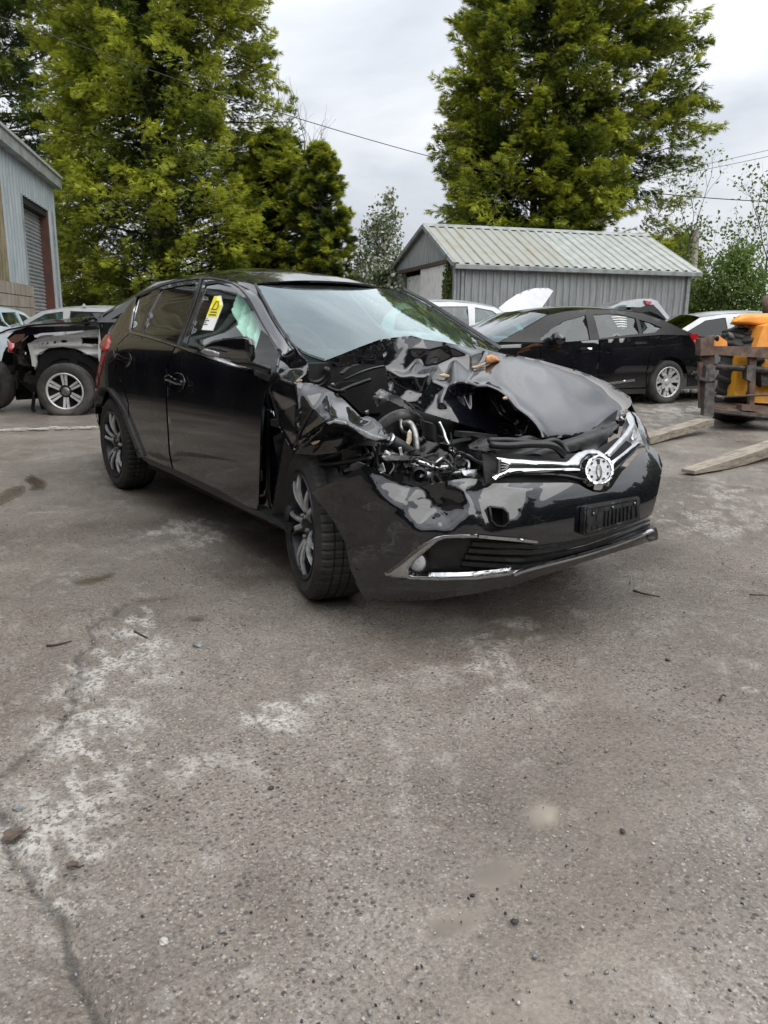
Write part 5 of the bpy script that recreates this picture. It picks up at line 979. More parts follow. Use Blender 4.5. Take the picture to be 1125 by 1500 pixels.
# added unseen wood behind the camera, there to darken reflections in paintwork and glass
r = np.random.default_rng(90); k = 19000; a = np.radians(r.uniform(-95, 96, k)); R_ = 17+r.uniform(-1.5, 3, k); h = (4.6+1.8*vnoise(a*7, a*0, 4)+1.4*vnoise(a*19, a*0, 6))*r.uniform(0, 1, k)**.8
P = np.stack([2+R_*np.cos(a), R_*np.sin(a), h], 1); u_ = unit(r.normal(size=(k, 3))); w_ = unit(np.cross(u_, r.normal(size=(k, 3)))); s_ = r.uniform(.3, .8, (k, 1)); V = np.stack([P-u_*s_, P+w_*s_*.6, P+u_*s_, P-w_*s_*.6], 1).reshape(-1, 3); i = np.arange(k)*4
tag(link('far_wood', raw_mesh('far_wood', V, np.concatenate([np.stack([i, i+1, i+2], 1), np.stack([i, i+2, i+3], 1)]), {'age': r.uniform(0, .5, 4*k)}), M['leaf']), kind='stuff')

# ------------------------------------------------------------------ buildings, pole, wires
M['clad'] = mat('grey_cladding', (.27, .31, .325), .55, .15, col2=(.37, .41, .425), scale=3, lo=.35, hi=.65, stretch=(2.5, 2.5, .5), bump=.05, bscale=30)
M['clad_stain'] = mat('stained_cladding', (.10, .082, .045), .7, col2=(.26, .22, .13), scale=3.5, lo=.35, hi=.65, stretch=(5, 5, .5), bump=.1, bscale=30)
M['shed'] = mat('galvanised_sheet', (.27, .285, .285), .5, .3, col2=(.38, .395, .395), scale=3.5, lo=.33, hi=.68, stretch=(4, 4, .6), rvar=.1)
M['shed_roof'] = mat('weathered_roof_sheet', (.30, .315, .29), .6, .15, col2=(.40, .42, .39), scale=4, lo=.35, hi=.65)
M['moss'] = mat('rust_and_moss_stained_roof_sheet', (.30, .31, .28), .75, .05, col2=(.27, .225, .13), scale=1.3, lo=.5, hi=.78, stretch=(2.2, 2.2, .7))
M['flash'] = mat('grey_flashing', (.33, .36, .36), .5, .2, col2=(.22, .235, .225), scale=4)
M['shutter'] = mat('roller_shutter', (.33, .35, .37), .45, .4, var=.15, scale=4)
M['rust'] = mat('red_oxide_steel', (.12, .04, .025), .75, col2=(.07, .035, .027), scale=6, bump=.2)
M['block'] = mat('grimy_concrete_block', (.17, .145, .115), .9, col2=(.3, .265, .22), scale=3, lo=.3, hi=.66, bump=.4, bscale=40, stretch=(2, 2, .6))
M['mortar'] = mat('mortar', (.09, .08, .065), .95, var=.3, scale=8)
M['doorwhite'] = mat('chalky_white_door', (.72, .72, .71), .7, col2=(.5, .5, .485), scale=6, lo=.48, hi=.75)
M['timber'] = mat('dark_timber', (.07, .05, .04), .85, var=.3, scale=14)
M['void'] = mat('dark_interior', (.01, .01, .01), .9)
M['pole'] = mat('weathered_pole', (.2, .175, .15), .9, col2=(.32, .29, .26), scale=5, stretch=(6, 6, .6), bump=.3)
M['wire'] = mat('black_cable', (.012, .012, .012), .6)
Zv = np.array([0, 0, 1.0])
def corr(name, o, u, v, n, w, top, mt, parent, pitch=.2, dep=.03, th=.004, bot=None, u0=0.0, trap=True):
    """profiled metal sheet: o corner, u along, v up the slope, n outwards; top(u), bot(u) give its ends"""
    top = top if callable(top) else (lambda q, t_=top: t_); bot = bot if callable(bot) else (lambda q, b_=(bot or 0): b_)
    us = [0.0]; k = math.floor(u0/pitch)
    while True:
        done = False
        for f_ in (.0, .12, .38, .5, .88):
            q = (k+f_)*pitch-u0
            if q > 1e-4 and q < w-1e-4: us.append(q)
            if q >= w: done = True
        k += 1
        if done: break
    us = np.array(us+[w]); ph = ((us+u0)/pitch) % 1.0
    h = np.interp(ph, [0, .12, .38, .5, 1], [0, dep, dep, 0, 0]); A, B = [], []
    for q, hh in zip(us, h): A.append(o+u*q+v*bot(q)+n*hh); B.append(o+u*q+v*top(q)+n*hh)
    V = np.array(A+B); m_ = len(us); t_ = []
    for i in range(m_-1): t_ += [(i, i+1, m_+i+1), (i, m_+i+1, m_+i)]
    Vv, F, S, _ = shell(V, np.array(t_), th, n); return obj(name, Vv, F, mt, parent, False)
# workshop at the left
A_, B_ = gd(92, 20.0), gd(0, 14.4); WE = (B_-A_)/np.linalg.norm(B_-A_); WN = np.array([-WE[1], WE[0], 0]); WN = WN if WN@(CAM-A_) > 0 else -WN
def wall_sz(px, py):
    k = ray(px, py); t_ = ((A_-CAM)@WN)/(k@WN); X = CAM+t_*k; return (X-A_)@WE, X[2]
WS = thing('workshop', A_, 'grey clad workshop with a closed roller shutter at the left edge', 'workshop')
sd0, zt = wall_sz(28.5, 281); sd1, zt2 = wall_sz(70, 311); zt = (zt+zt2)/2; eave = (wall_sz(5, 190)[1]+wall_sz(78, 262)[1])/2-.30
LEN = 21.0; zb = wall_sz(10, 413)[1]; sb0 = wall_sz(44.5, 470)[0]; sb0 = (sb0+sd0)/2
P0 = lambda s_, z_=0.0, n_=0.0: A_+WE*s_+Zv*z_+WN*n_
for i in range(int((LEN)/1.0)+1):
    s_ = i*1.0; w_ = min(1.0, LEN-s_)
    if w_ <= .05 or 11 <= s_ < 16: continue
    def bot_(q, s_=s_): x_ = s_+q; return zt if sd1 < x_ < sd0 else (zb-.05 if x_ >= sd0 else .1)
    cuts = sorted({s_, s_+w_, *[c for c in (sd1, sd0) if s_+.02 < c < s_+w_-.02]})
    for a_, b_ in zip(cuts[:-1], cuts[1:]):
        mid = (a_+b_)/2; lo_ = zt if sd1 < mid < sd0 else (zb-.05 if mid >= sd0 else .1)
        stain = mid > wall_sz(13, 330)[0]
        corr('cladding_sheet', P0(a_), WE, Zv, WN, b_-a_-.004, eave, M['clad_stain' if stain else 'clad'], WS, .25, .045, bot=lo_, u0=a_)
V, F = box(P0(LEN/2-.1, eave+.12, .06), (LEN+.2, .3, .3), WE, WN, Zv); obj('eaves_flashing', V, F, M['flash'], WS, False)
V, F = box(P0(LEN/2, eave/2, -.12), (LEN-.02, .1, eave), WE, WN, Zv)
mb = MB(); mb.add(*box(P0((sd0+11)/2, eave/2, -.15), (11-sd0, .1, eave-.1), WE, WN, Zv), False); mb.add(*box(P0((16+LEN)/2, eave/2, -.15), (LEN-16, .1, eave-.1), WE, WN, Zv), False); mb.add(*box(P0(sd1/2, eave/2, -.15), (sd1, .1, eave-.1), WE, WN, Zv), False); mb.add(*box(P0((sd0+sd1)/2, (eave+zt)/2, -.15), (sd0-sd1, .1, eave-zt-.05), WE, WN, Zv), False)
mb.add(*box(P0(.05, eave/2, -4), (.1, 8, eave-.1), WE, WN, Zv), False); mb.build('inner_wall', M['mortar'], WS)
corr('cladding_sheet', P0(11), WE, Zv, WN, 5.0-.004, eave, M['clad'], WS, .25, .045, bot=4.1, u0=11)
V, F = prism([P0(-.2, eave+.2, .25), P0(LEN, eave+.2, .25), P0(LEN, eave+.75, -8), P0(-.2, eave+.75, -8)], np.array([0, 0, .06])); obj('roof', V, F, M['shed_roof'], WS, False)
for k in range(8): corr('cladding_sheet', P0(0, 0, -k*1.0), -WN, Zv, -WE, .996, eave+.1+(k*.065), M['clad'], WS, .25, .04, bot=.1)
# shutter slats
mb = MB(); pit = .085; nsl = int(zt/pit)
for k in range(nsl):
    z0 = k*pit; prof = [(-.21, z0), (-.195, z0+.015), (-.175, z0+pit*.45), (-.185, z0+pit*.8), (-.21, z0+pit)]
    V = np.array([P0(sd1+.12, z_, n_) for n_, z_ in prof]+[P0(sd0-.02, z_, n_) for n_, z_ in prof]); mb.add(V, [(i, i+1, 5+i+1, 5+i) for i in range(4)])
o = mb.build('shutter_slat', M['shutter'], WS); o['kind'] = 'stuff'
mb = MB(); mb.add(*box(P0(sd1+.06, zt/2, -.10), (.12, .2, zt), WE, WN, Zv), False); mb.build('door_jamb', M['rust'], WS)
mb = MB(); mb.add(*box(P0(sd0-.02, zt/2, -.08), (.06, .24, zt), WE, WN, Zv), False); mb.build('door_jamb', M['flash'], WS)
V, F = box(P0((sd0+sd1)/2, zt-.06, -.12), (sd0-sd1, .2, .16), WE, WN, Zv); obj('shutter_housing', V, F, M['void'], WS, False)
V, F = box(P0(sd1-.35, zt/2, .03), (.04, .04, zt*1.02), WE, WN, Zv); obj('downpipe', V, F, M['flash'], WS, False)
# block base beside the shutter
for a_, b_ in ((sd0+.02, 11), (16, LEN)):
    V, F = box(P0((a_+b_)/2, zb/2, .0), (b_-a_, .16, zb), WE, WN, Zv); obj('base_wall', V, F, M['mortar'], WS, False)
mb = MB(); mb.add(*box(P0(13.5, 2.2, -6), (9, .1, 5), WE, WN, Zv), False); mb.add(*box(P0(9, 2.2, -3), (.1, 6, 5), WE, WN, Zv), False); mb.add(*box(P0(18, 2.2, -3), (.1, 6, 5), WE, WN, Zv), False); mb.add(*box(P0(13.5, 4.6, -3.2), (9, 6, .1), WE, WN, Zv), False); mb.build('open_bay', M['void'], WS)  # unseen dark bay, added so the black car doors mirror something dark
bw, bh = .45, .225; bmesh_ = None; nrow = int(zb/bh); bh = zb/nrow
for r_ in range(nrow):
    c_ = 0; s_ = sd0+.01-(bw/2 if r_ % 2 else 0)
    while s_ < sd0+4.6:
        a_ = max(s_, sd0+.01); b_ = s_+bw
        if b_-a_ > .06:
            V, F = box(P0((a_+b_)/2, (r_+.5)*bh, .085+rng.uniform(-.006, .006)), (b_-a_-.014, .05, bh-.014), WE, WN, Zv); obj('concrete_block', V, F, M['block'], WS, False)
        s_ += bw
# metal shed
PK = on(670, 385.5, d=18.0); EZ = PK[2]; PR = on(1013, 397.5, z=EZ); SU = (PR-PK); SU[2] = 0; SLEN = np.linalg.norm(SU); SU /= SLEN; SB = np.array([-SU[1], SU[0], 0]); SB = SB if SB@FWD > 0 else -SB; SNn = -SB
KB = np.array([PK[0], PK[1], 0])
def gab(px, py):
    k = ray(px, py); t_ = ((KB-CAM)@SU)/(k@SU); X = CAM+t_*k; return (X-KB)@SB, X[2]
rb, rz = gab(627, 331.5); lb_, lz = gab(564, 413)

rb = min(max(rb, 1.2), 3.2); lb_ = min(max(lb_, rb+1.5), 9)
SHD = thing('metal_shed', KB, 'grey corrugated metal shed with a ridged roof behind the parked cars', 'shed')
i = 0; sw = .72
while i*sw < SLEN-.01:
    w_ = min(sw, SLEN-i*sw); corr('wall_sheet', KB+SU*i*sw, SU, Zv, SNn, w_-.003, EZ-.06+rng.uniform(-.01, .01), M['shed'], SHD, .18, .028, bot=.05, u0=0.0); i += 1
slope = lambda q: np.interp(q, [0, rb, lb_], [EZ, rz, lz])
dz_top = gab(590, 401)[1]; db0, db1 = gab(594.5, 405)[0], gab(665, 395)[0]

dz_top = float(np.interp(1, [0, 1], [0, dz_top])); da, dbb = .55, max(db0, 1.8)
nsh = int(lb_/.72)+1
for k in range(nsh):
    a_, b_ = k*.72, min((k+1)*.72, lb_)
    cuts = sorted({a_, b_, *[c for c in (da, dbb, rb) if a_+.02 < c < b_-.02]})
    for c0, c1 in zip(cuts[:-1], cuts[1:]):
        mid = (c0+c1)/2; corr('gable_sheet', KB+SB*c0, SB, Zv, -SU, c1-c0-.003, lambda q, c0=c0: slope(c0+q)-.03, M['shed'], SHD, .18, .028, bot=(dz_top if da < mid < dbb else .05), u0=c0)
# back walls
for o_, u_, n_, w_ in ((KB+SU*SLEN, SB, SU, lb_), (KB+SB*lb_, SU, SB, SLEN)):
    corr('wall_sheet', o_, u_, Zv, n_, w_, (lambda q: slope(q)-.03) if w_ == lb_ else lz-.05, M['shed'], SHD, .18, .028, bot=.05)
ov = .12
for side_, (b0, z0, b1, z1) in enumerate(((-ov*1.2, EZ+.03-.05, rb, rz+.02), (lb_+ov, lz-.04, rb, rz+.02))):
    d_ = SB*(b1-b0)+Zv*(z1-z0); ln_ = np.linalg.norm(d_); d_ /= ln_; nn = np.cross(SU, d_); nn = nn if nn[2] > 0 else -nn; k = 0; tot = SLEN+.3
    while k*.75 < tot-.01:
        w_ = min(.75, tot-k*.75); corr('roof_sheet', KB+SU*(k*.75-.12)+SB*b0+Zv*z0, SU, d_, nn, w_+.01, ln_-.02+rng.uniform(-.012, .012), M['moss' if k < 4 else 'shed_roof'], SHD, .25, .032, u0=k*.75); k += 1
V, F = prism([KB+SU*-.13+SB*(rb-.14)+Zv*(rz-.01), KB+SU*-.13+SB*rb+Zv*(rz+.075), KB+SU*-.13+SB*(rb+.14)+Zv*(rz-.01)], SU*(SLEN+.32)); obj('ridge_cap', V, F, M['flash'], SHD, False)
V, F = box(KB+SU*(SLEN/2+.05)-SB*.14+Zv*(EZ-.08), (SLEN+.3, .1, .11), SU, SB, Zv, .015); obj('gutter', V, F, M['flash'], SHD, False)
for f_ in (.02, .985): 
    V, F = box(KB+SU*SLEN*f_-SB*.045+Zv*(EZ*.5), (.07, .05, EZ-.15), SU, SB, Zv); obj('corner_trim', V, F, M['flash'], SHD, False)
V, F = box(KB+SU*-.045+SB*.03+Zv*(EZ*.5), (.05, .1, EZ-.15), SU, SB, Zv); obj('corner_trim', V, F, M['flash'], SHD, False)
for sgn, (b0, z0) in ((1, (-ov, EZ-.03)), (-1, (lb_+.05, lz-.03))):
    d_ = SB*(rb-b0)+Zv*(rz-z0); ln_ = np.linalg.norm(d_); d_ /= ln_; V, F = box(KB-SU*.14+SB*(b0+rb)/2+Zv*(z0+rz)/2, (.05, ln_, .1), SU, d_, np.cross(SU, d_)); obj('verge_trim', V, F, M['flash'], SHD, False)
V, F = box(KB+SU*.35+SB*(da+dbb)/2+Zv*dz_top/2, (.05, dbb-da, dz_top), SU, SB, Zv); obj('door_void', V, F, M['void'], SHD, False)
xm = gab(622, 400)[0]; xm = min(max(xm, da+.5), dbb-.4); xr = min(gab(660, 400)[0], da+.2); 
V, F = box(KB-SU*.09+SB*(xm+max(xr, .42))/2+Zv*(dz_top+.0)/2, (.05, abs(xm-max(xr, .42)), dz_top-.04), SU, SB, Zv, .008); obj('sliding_door', V, F, M['doorwhite'], SHD, False)
V, F = box(KB+SU*.05+SB*(xm+dbb)/2+Zv*(dz_top/2-.06), (.04, dbb-xm, dz_top-.12), SU, SB, Zv, .008); obj('sliding_door', V, F, M['doorwhite'], SHD, False)
V, F = box(KB-SU*.03+SB*(xm+.05)+Zv*dz_top/2, (.1, .09, dz_top), SU, SB, Zv); obj('door_post', V, F, M['timber'], SHD, False)
V, F = box(KB-SU*.10+SB*(da+dbb)/2+Zv*(dz_top+.03), (.12, dbb-da+.5, .09), SU, SB, Zv); obj('door_track', V, F, M['timber'], SHD, False)
leafy('ivy_plant', KB+SB*.32-SU*.12, [((0, 0, 1.2), (.14, .13, 1.25)), ((.0, 0, 2.2), (.11, .11, .45))], 'narrow strip of ivy climbing the shed corner beside the white door', 44, 1500, .075, 'leaf', 'ivy', 5, twig_r=.012)
# pole and wires
pb_ = gd(1012, 24.5); pt_ = on(1020.5, 338, d=24.5); PO = thing('utility_pole', pb_, 'weathered grey pole standing between the shed and the ivy hedge', 'pole')
V, F = tube([pb_, (pb_+pt_)/2, pt_], [.11, .1, .09], 10); obj('post', V, F, M['pole'], PO)
V, F = box(pt_-np.array([0, 0, .5]), (.22, .22, .04)); obj('band', V, F, M['greymetal'], PO, False)
def wire(a, b, d0, d1, sag, r, label):
    P, Q = on(*a, d=d0), on(*b, d=d1); tt = np.linspace(0, 1, 25); pts = P+(Q-P)*tt[:, None]-np.array([0, 0, 1.0])*(sag*4*tt*(1-tt))[:, None]; V, F = tube(pts, r, 5)
    o = obj('overhead_cable', V, F, M['wire'], None, True, origin=P); tag(o, label, 'cable'); return o
wire((-120, -20), (760, 262), 16, 24, .25, .011, 'black cable running from the top left corner across the gap between the big trees')
wire((960, 283), (1300, 297), 27, 27, .12, .016, 'thick dark cable at the right, lowest of the three overhead lines')
wire((960, 262), (1300, 188), 38, 38, .1, .012, 'thin grey cable at the right, middle one of three overhead lines')
wire((950, 258), (1300, 176), 40, 40, .1, .012, 'thin grey cable at the right, topmost of three overhead lines')

# ------------------------------------------------------------------ other vehicles
class Fr:
    def __init__(s, o, hd): h = math.radians(hd); s.o = np.asarray(o, float); s.x = np.array([math.cos(h), math.sin(h), 0]); s.y = np.array([-math.sin(h), math.cos(h), 0]); s.h = h
    def __call__(s, V): V = np.asarray(V, float); return s.o+V[..., :1]*s.x+V[..., 1:2]*s.y+V[..., 2:3]*Zv
    def px(s, a, b, yl): k = ray(a, b); t_ = (yl-(CAM-s.o)@s.y)/(k@s.y); X = CAM+t_*k-s.o; return (X@s.x, X[2])
def far_wheel(parent, fr, x, y, sgn, r=.33, rr=.21, style='twin5', tyre_mat='rubber_dusty', rim_mat='farrim', w=.21, flat=0.0):
    n = np.array([0, sgn, 0.0]); ang = fr.h
    V, F = lathe([(rr-.02, .5*w-.03), (rr, .5*w-.008), (rr+.03, .5*w+.004), (r-.03, .5*w), (r-.006, .5*w-.02), (r, .5*w-.05), (r, -.5*w+.05), (r-.02, -.5*w+.01), (rr, -.5*w)], 40, n); V = np.array(V)
    if flat: V[:, 2] = np.maximum(V[:, 2], -r+flat); V[:, 1] *= 1+.35*np.clip((-V[:, 2]-r+flat*3)/flat/2, 0, 1)
    base = fr(np.array([[x, y, r-flat]]))[0]; rot = (0, 0, ang)
    bV, bF = lathe([(rr+.002, .5*w-.01), (rr-.012, .5*w-.006), (rr-.02, .5*w-.03), (rr-.035, 0), (0, -.01)], 32, n)
    wl = link('wheel', make_mesh('wheel', bV, bF), M['alloy_dark'], parent, base, rot); link('tyre', make_mesh('tyre', V, F), M[tyre_mat], wl)
    V, F = lathe([(rr+.004, .5*w-.012), (rr+.004, .5*w+.002), (rr-.014, .5*w-.002), (rr-.02, .5*w-.02)], 40, n); link('rim', make_mesh('rim', V, F), M[rim_mat], wl)
    def spoke(a0, a1, w0, w1, r0=.03, r1=None, d0=.5*w-.035, d1=.5*w-.012):
        r1 = r1 or rr-.006; V = []
        for (a, q, wd, d) in ((a0, r0, w0, d0), (a1, r1, w1, d1)):
            c = np.array([math.cos(a), 0, math.sin(a)]); e = np.array([-math.sin(a), 0, math.cos(a)])
            for i, dd in ((-1, d), (1, d), (1, d-.03), (-1, d-.03)): V.append(c*q+e*wd*i*.5+n*dd)
        link('spoke', make_mesh('spoke', V, [(0, 1, 5, 4), (1, 2, 6, 5), (2, 3, 7, 6), (3, 0, 4, 7), (0, 3, 2, 1), (4, 5, 6, 7)], False), M[rim_mat], wl)
    if style == 'y7':
        for k in range(7):
            a = k*2*math.pi/7+.2; spoke(a, a, .085, .06, r1=rr*.55)
            for s in (-1, 1): spoke(a+s*.08, a+s*.2, .042, .055, r0=rr*.5)
    elif style == 'twin6':
        for k in range(6):
            a = k*math.pi/3+.52
            for s in (-1, 1): spoke(a+s*.2, a+s*.115, .026, .032, r0=.075)
    else:
        for k in range(5):
            a = k*2*math.pi/5+.3
            for s in (-1, 1): spoke(a+s*.15, a+s*.11, .04, .045)
    V, F = lathe([(0, .5*w-.02), (.035, .5*w-.022), (.05, .5*w-.03), (.06, .5*w-.06)], 18, n); link('hub_cap', make_mesh('hub_cap', V, F), M['greymetal' if style == 'twin6' else rim_mat], wl)
    return wl
def car(fr, name, label, cat, p, mats, side, group=None, skip=()):
    """a parked car: p holds its outlines in side view (x forward from the rear axle, z up)"""
    T = thing(name, fr.o, label, cat, group); bW, belt = p.get('W', .88), p['belt']; lm = M[mats[0]]; gm_ = M[mats[1]]
    xr, xf = p['tail'][0][0], p['nose'][0][0]
    def Wf(x, z):
        b_ = np.interp(x, *np.array(belt).T[:, ::1]) if 0 else np.interp(x, [q[0] for q in belt], [q[1] for q in belt])
        w = bW-.05*((z-.6)/.45)**2*(z < .6)-.03*np.clip((z-.6)/.4, 0, 1)**2; w = w-np.clip(z-b_, 0, 1)*p.get('lean', .42)-np.clip(z-b_-.25, 0, 1)**2*.5
        e = np.clip((x-(xf-.9))/.9, 0, 1); r_ = np.clip(((xr+.7)-x)/.7, 0, 1); return w-.16*e**2.2-.12*r_**2.2
    def sp(nm, ol, mt, th=.012, step=.07, holes=(), dy=0.0, sm=0, both=True):
        for s in ((1, -1) if both else (side,)):
            panel(nm, ol, lambda q, s=s: fr(np.stack([q[:, 0], s*(Wf(q[:, 0], q[:, 1])+dy), q[:, 1]], 1)), mt, T, th, step, holes, face=fr.y*s, smooth_it=sm)
    for nm, ol in p['sides']:
        if nm not in skip: sp(nm, ol, lm)
    if p.get('cage'): sp('window_frame', p['cage'], M[p.get('cagemat', mats[0])], .03, .06, [q for _, q in p['glass']])
    for i, (nm, q) in enumerate(p['glass']):
        if nm not in skip: sp(nm, q, gm_, .003, .1, dy=-.015)
    def cl(nm, pts, mt, bulge, face, m=15, pw=2.2): 
        P = [(x, float(Wf(x, z))*k_, z) for x, z, *k in pts for k_ in [k[0] if k else 1.0]]; cross_loft(nm, P, mt, T, bulge, m, .01, fr.x*face[0]+Zv*face[2], fr, pw)
    rf, sc_, rs = p['roof'], p['screen'], p['rear']
    cl('roof', rf, lm, (0, 0, .05), (0, 0, 1))
    if 'windscreen' not in skip: cl('windscreen', sc_, M[p.get('screenmat', mats[1])], [(.06, 0, .05), (.22, 0, .03)], (1, 0, .6))
    if 'rear_screen' not in skip: cl('rear_screen', rs, gm_, [(-.04, 0, .05), (-.12, 0, .02)], (-1, 0, .6))
    if 'bonnet' not in skip: cl('bonnet', p['hood'], lm, [(.2, 0, .03), (.1, 0, .05), (.1, 0, .03)], (0, 0, 1))
    if p.get('boot'): cl('boot_lid', p['boot'], lm, (-.08, 0, .02), (0, 0, 1))
    if 'front_bumper' not in skip: cl('front_bumper', p['nose'], lm, (.22, 0, 0), (1, 0, 0), pw=2.6)
    if 'rear_bumper' not in skip: cl('rear_bumper', p['tail'], lm, (-.16, 0, 0), (-1, 0, 0), pw=2.6)
    L_ = p['wb']; mb = MB(); 
    for c, s_ in (((L_/2, 0, .42), (L_+.5, 1.1, .3)), ((L_/2, 0, .28), (L_-.8, 1.5, .12)), ((L_*.98, 0, .6), (.1, 1.3, .5)), ((-.2, 0, .6), (.9, 1.2, .3))):
        v, f = box(c, s_); mb.add(fr(np.array(v)), f, False)
    for x in (0, L_):
        for s in (-1, 1): v, f = box((x, s*(bW-.33), .5), (.85, .04, .62)); mb.add(fr(np.array(v)), f, False)
    mb.build('underbody', M['under'], T)
    for x, y in p.get('seats', ((1.35, .38), (1.35, -.38), (.45, .38), (.45, -.38))):
        mb = MB(); v, f = box((x-.25, y, .82), (.16, .5, .62), X=(.96, 0, .28), Z=(-.28, 0, .96), bev=.05); mb.add(fr(np.array(v)), f); v, f = box((x-.37, y, 1.2), (.1, .26, .16), bev=.04); mb.add(fr(np.array(v)), f); mb.build('seat', M['seat'], T)
    v, f = box((L_-.72, 0, .85), (.45, 1.35, .16), bev=.05); obj('dashboard', fr(np.array(v)), f, M['dash'], T)
    c0 = np.array([L_-1.05, -.37, .92]); v, f = tube([c0+.18*np.array([-.3*math.sin(k), math.cos(k), .93*math.sin(k)]) for k in np.linspace(0, 6.3, 19)], .015, 6, False); obj('steering_wheel', fr(np.array(v)), f, M['dash'], T)
    if p.get('wheels', True):
        for x in (0, L_):
            for s in (-1, 1):
                if (x, s) not in p.get('nowheel', ()): far_wheel(T, fr, x, s*(bW-.115), s, p.get('wr', .33), p.get('rr', .215), p.get('style', 'twin5'), p.get('tyre', 'rubber_dusty'), flat=p.get('flat', {}).get((x, s), 0))
    def place(nm, ol, mt, th, inf=False, dy=.0, step=.05):
        """a fitting on the visible flank, and its twin"""
        for s in (1, -1): panel(nm, ol, lambda q, s=s: fr(np.stack([q[:, 0], s*(Wf(q[:, 0], q[:, 1])+dy), q[:, 1]], 1)), M[mt], T, th, step, face=fr.y*s)
    def mirror(x, z, mt='black_far', s_=1.0):
        for s in (1, -1):
            y = s*(float(Wf(x, z))+.13); V, F = lathe([(0, -.11), (.05, -.1), (.075, -.04), (.08, .03), (.06, .08), (0, .1)], 14, (1, 0, 0)); V = np.array(V)*np.array([.7, 1.5, 1.0])*s_+np.array([x, y, z]); obj('door_mirror', fr(V), F, M[mt], T)
            v, f = box((x-.02, s*(float(Wf(x, z))+.03), z-.06), (.05, .14, .03)); obj('mirror_arm', fr(np.array(v)), f, M['trim'], T, False)
    return T, Wf, sp, place, mirror
def arch(cx_, r, z0, a0=0, a1=180, n=9): return [(cx_+r*math.cos(math.radians(a)), .33+r*math.sin(math.radians(a))) for a in np.linspace(a0, a1, n)]
def hatch(wb=2.55, h=1.45, rear=-.75, front=.85, belt0=.92, belt1=1.0, **k):
    """outlines of a five-door hatchback"""
    s = h/1.45; xb = wb*.375; bz = lambda x: np.interp(x, [rear, wb-.5], [belt1, belt0])
    top = [(wb-1.12, 1.36*s), (wb-1.5, 1.42*s), (wb-1.95, 1.45*s), (wb-2.4, 1.435*s), (rear+.35, 1.37*s)]
    A = (wb-.42, bz(wb-.42)); d = dict(wb=wb, belt=[(rear, belt1), (wb-.5, belt0), (wb+front, belt0-.16)], roof=[(x, z) for x, z in top], screen=[top[0], (wb-.78, 1.15*s), A], rear=[top[-1], (rear+.12, 1.2*s), (rear+.02, belt1)],
        hood=[(A[0], A[1]), (wb+.3, belt0-.06), (wb+front-.18, belt0-.2)], nose=[(wb+front-.18, belt0-.2), (wb+front, .58), (wb+front-.03, .35), (wb+front-.14, .22)], tail=[(rear+.02, belt1), (rear-.04, .75), (rear-.08, .5), (rear, .3)])
    fl_ = .2; rd = .37; ar = arch(0, rd, fl_); af = arch(wb, rd, fl_)
    d['sides'] = [('rear_quarter', [(rear+.02, belt1), (rear-.03, .75), (rear-.07, .5), (rear+.02, .3), (-rd-.02, .27)]+[(x, z) for x, z in ar[::-1]]+[(rd+.01, .27), (.42, .5), (.32, .78), (.2, bz(.2))]),
        ('rear_door', [(.21, bz(.21)), (.33, .78), (.43, .5), (rd+.06, .24), (xb-.01, .24), (xb-.01, bz(xb))]), ('front_door', [(xb, bz(xb)), (xb, .24), (wb-.55, .24), (wb-.5, .5), (wb-.46, bz(wb-.46))]),
        ('front_wing', [(wb-.45, bz(wb-.45)), (wb-.49, .5), (wb-.54, .24), (wb-rd-.02, .25)]+[(x, z) for x, z in af[::-1]]+[(wb+rd+.01, .25), (wb+front-.12, .24), (wb+front-.02, .4), (wb+front-.02, .58), (wb+front-.18, belt0-.2), (wb+.3, belt0-.06)]), ('sill', [(rd+.05, .235), (rd+.03, .18), (wb-rd-.03, .18), (wb-rd-.05, .235)])]
    d['cage'] = [(rear+.03, belt1), (rear+.14, 1.2*s), (rear+.36, 1.37*s), (wb-2.4, 1.43*s), (wb-1.95, 1.445*s), (wb-1.5, 1.415*s), (wb-1.12, 1.355*s), (wb-.78, 1.15*s), (wb-.43, bz(wb-.43)), (xb, bz(xb)+.003), (.2, bz(.2)+.003)]
    q = lambda x: bz(x)+.035
    d['glass'] = [('front_window', [(xb+.05, q(xb)), (xb+.08, 1.36*s), (wb-1.5, 1.36*s), (wb-1.2, 1.31*s), (wb-.88, 1.12*s), (wb-.6, q(wb-.6))]), ('rear_window', [(.3, q(.3)), (.14, 1.2*s), (.2, 1.36*s), (xb-.05, 1.375*s), (xb-.04, q(xb))]), ('quarter_window', [(.22, q(.22)), (.08, 1.2*s), (.12, 1.345*s), (rear+.48, 1.31*s), (rear+.34, 1.2*s), (rear+.3, q(0)+.04)])]
    d.update(k); return d
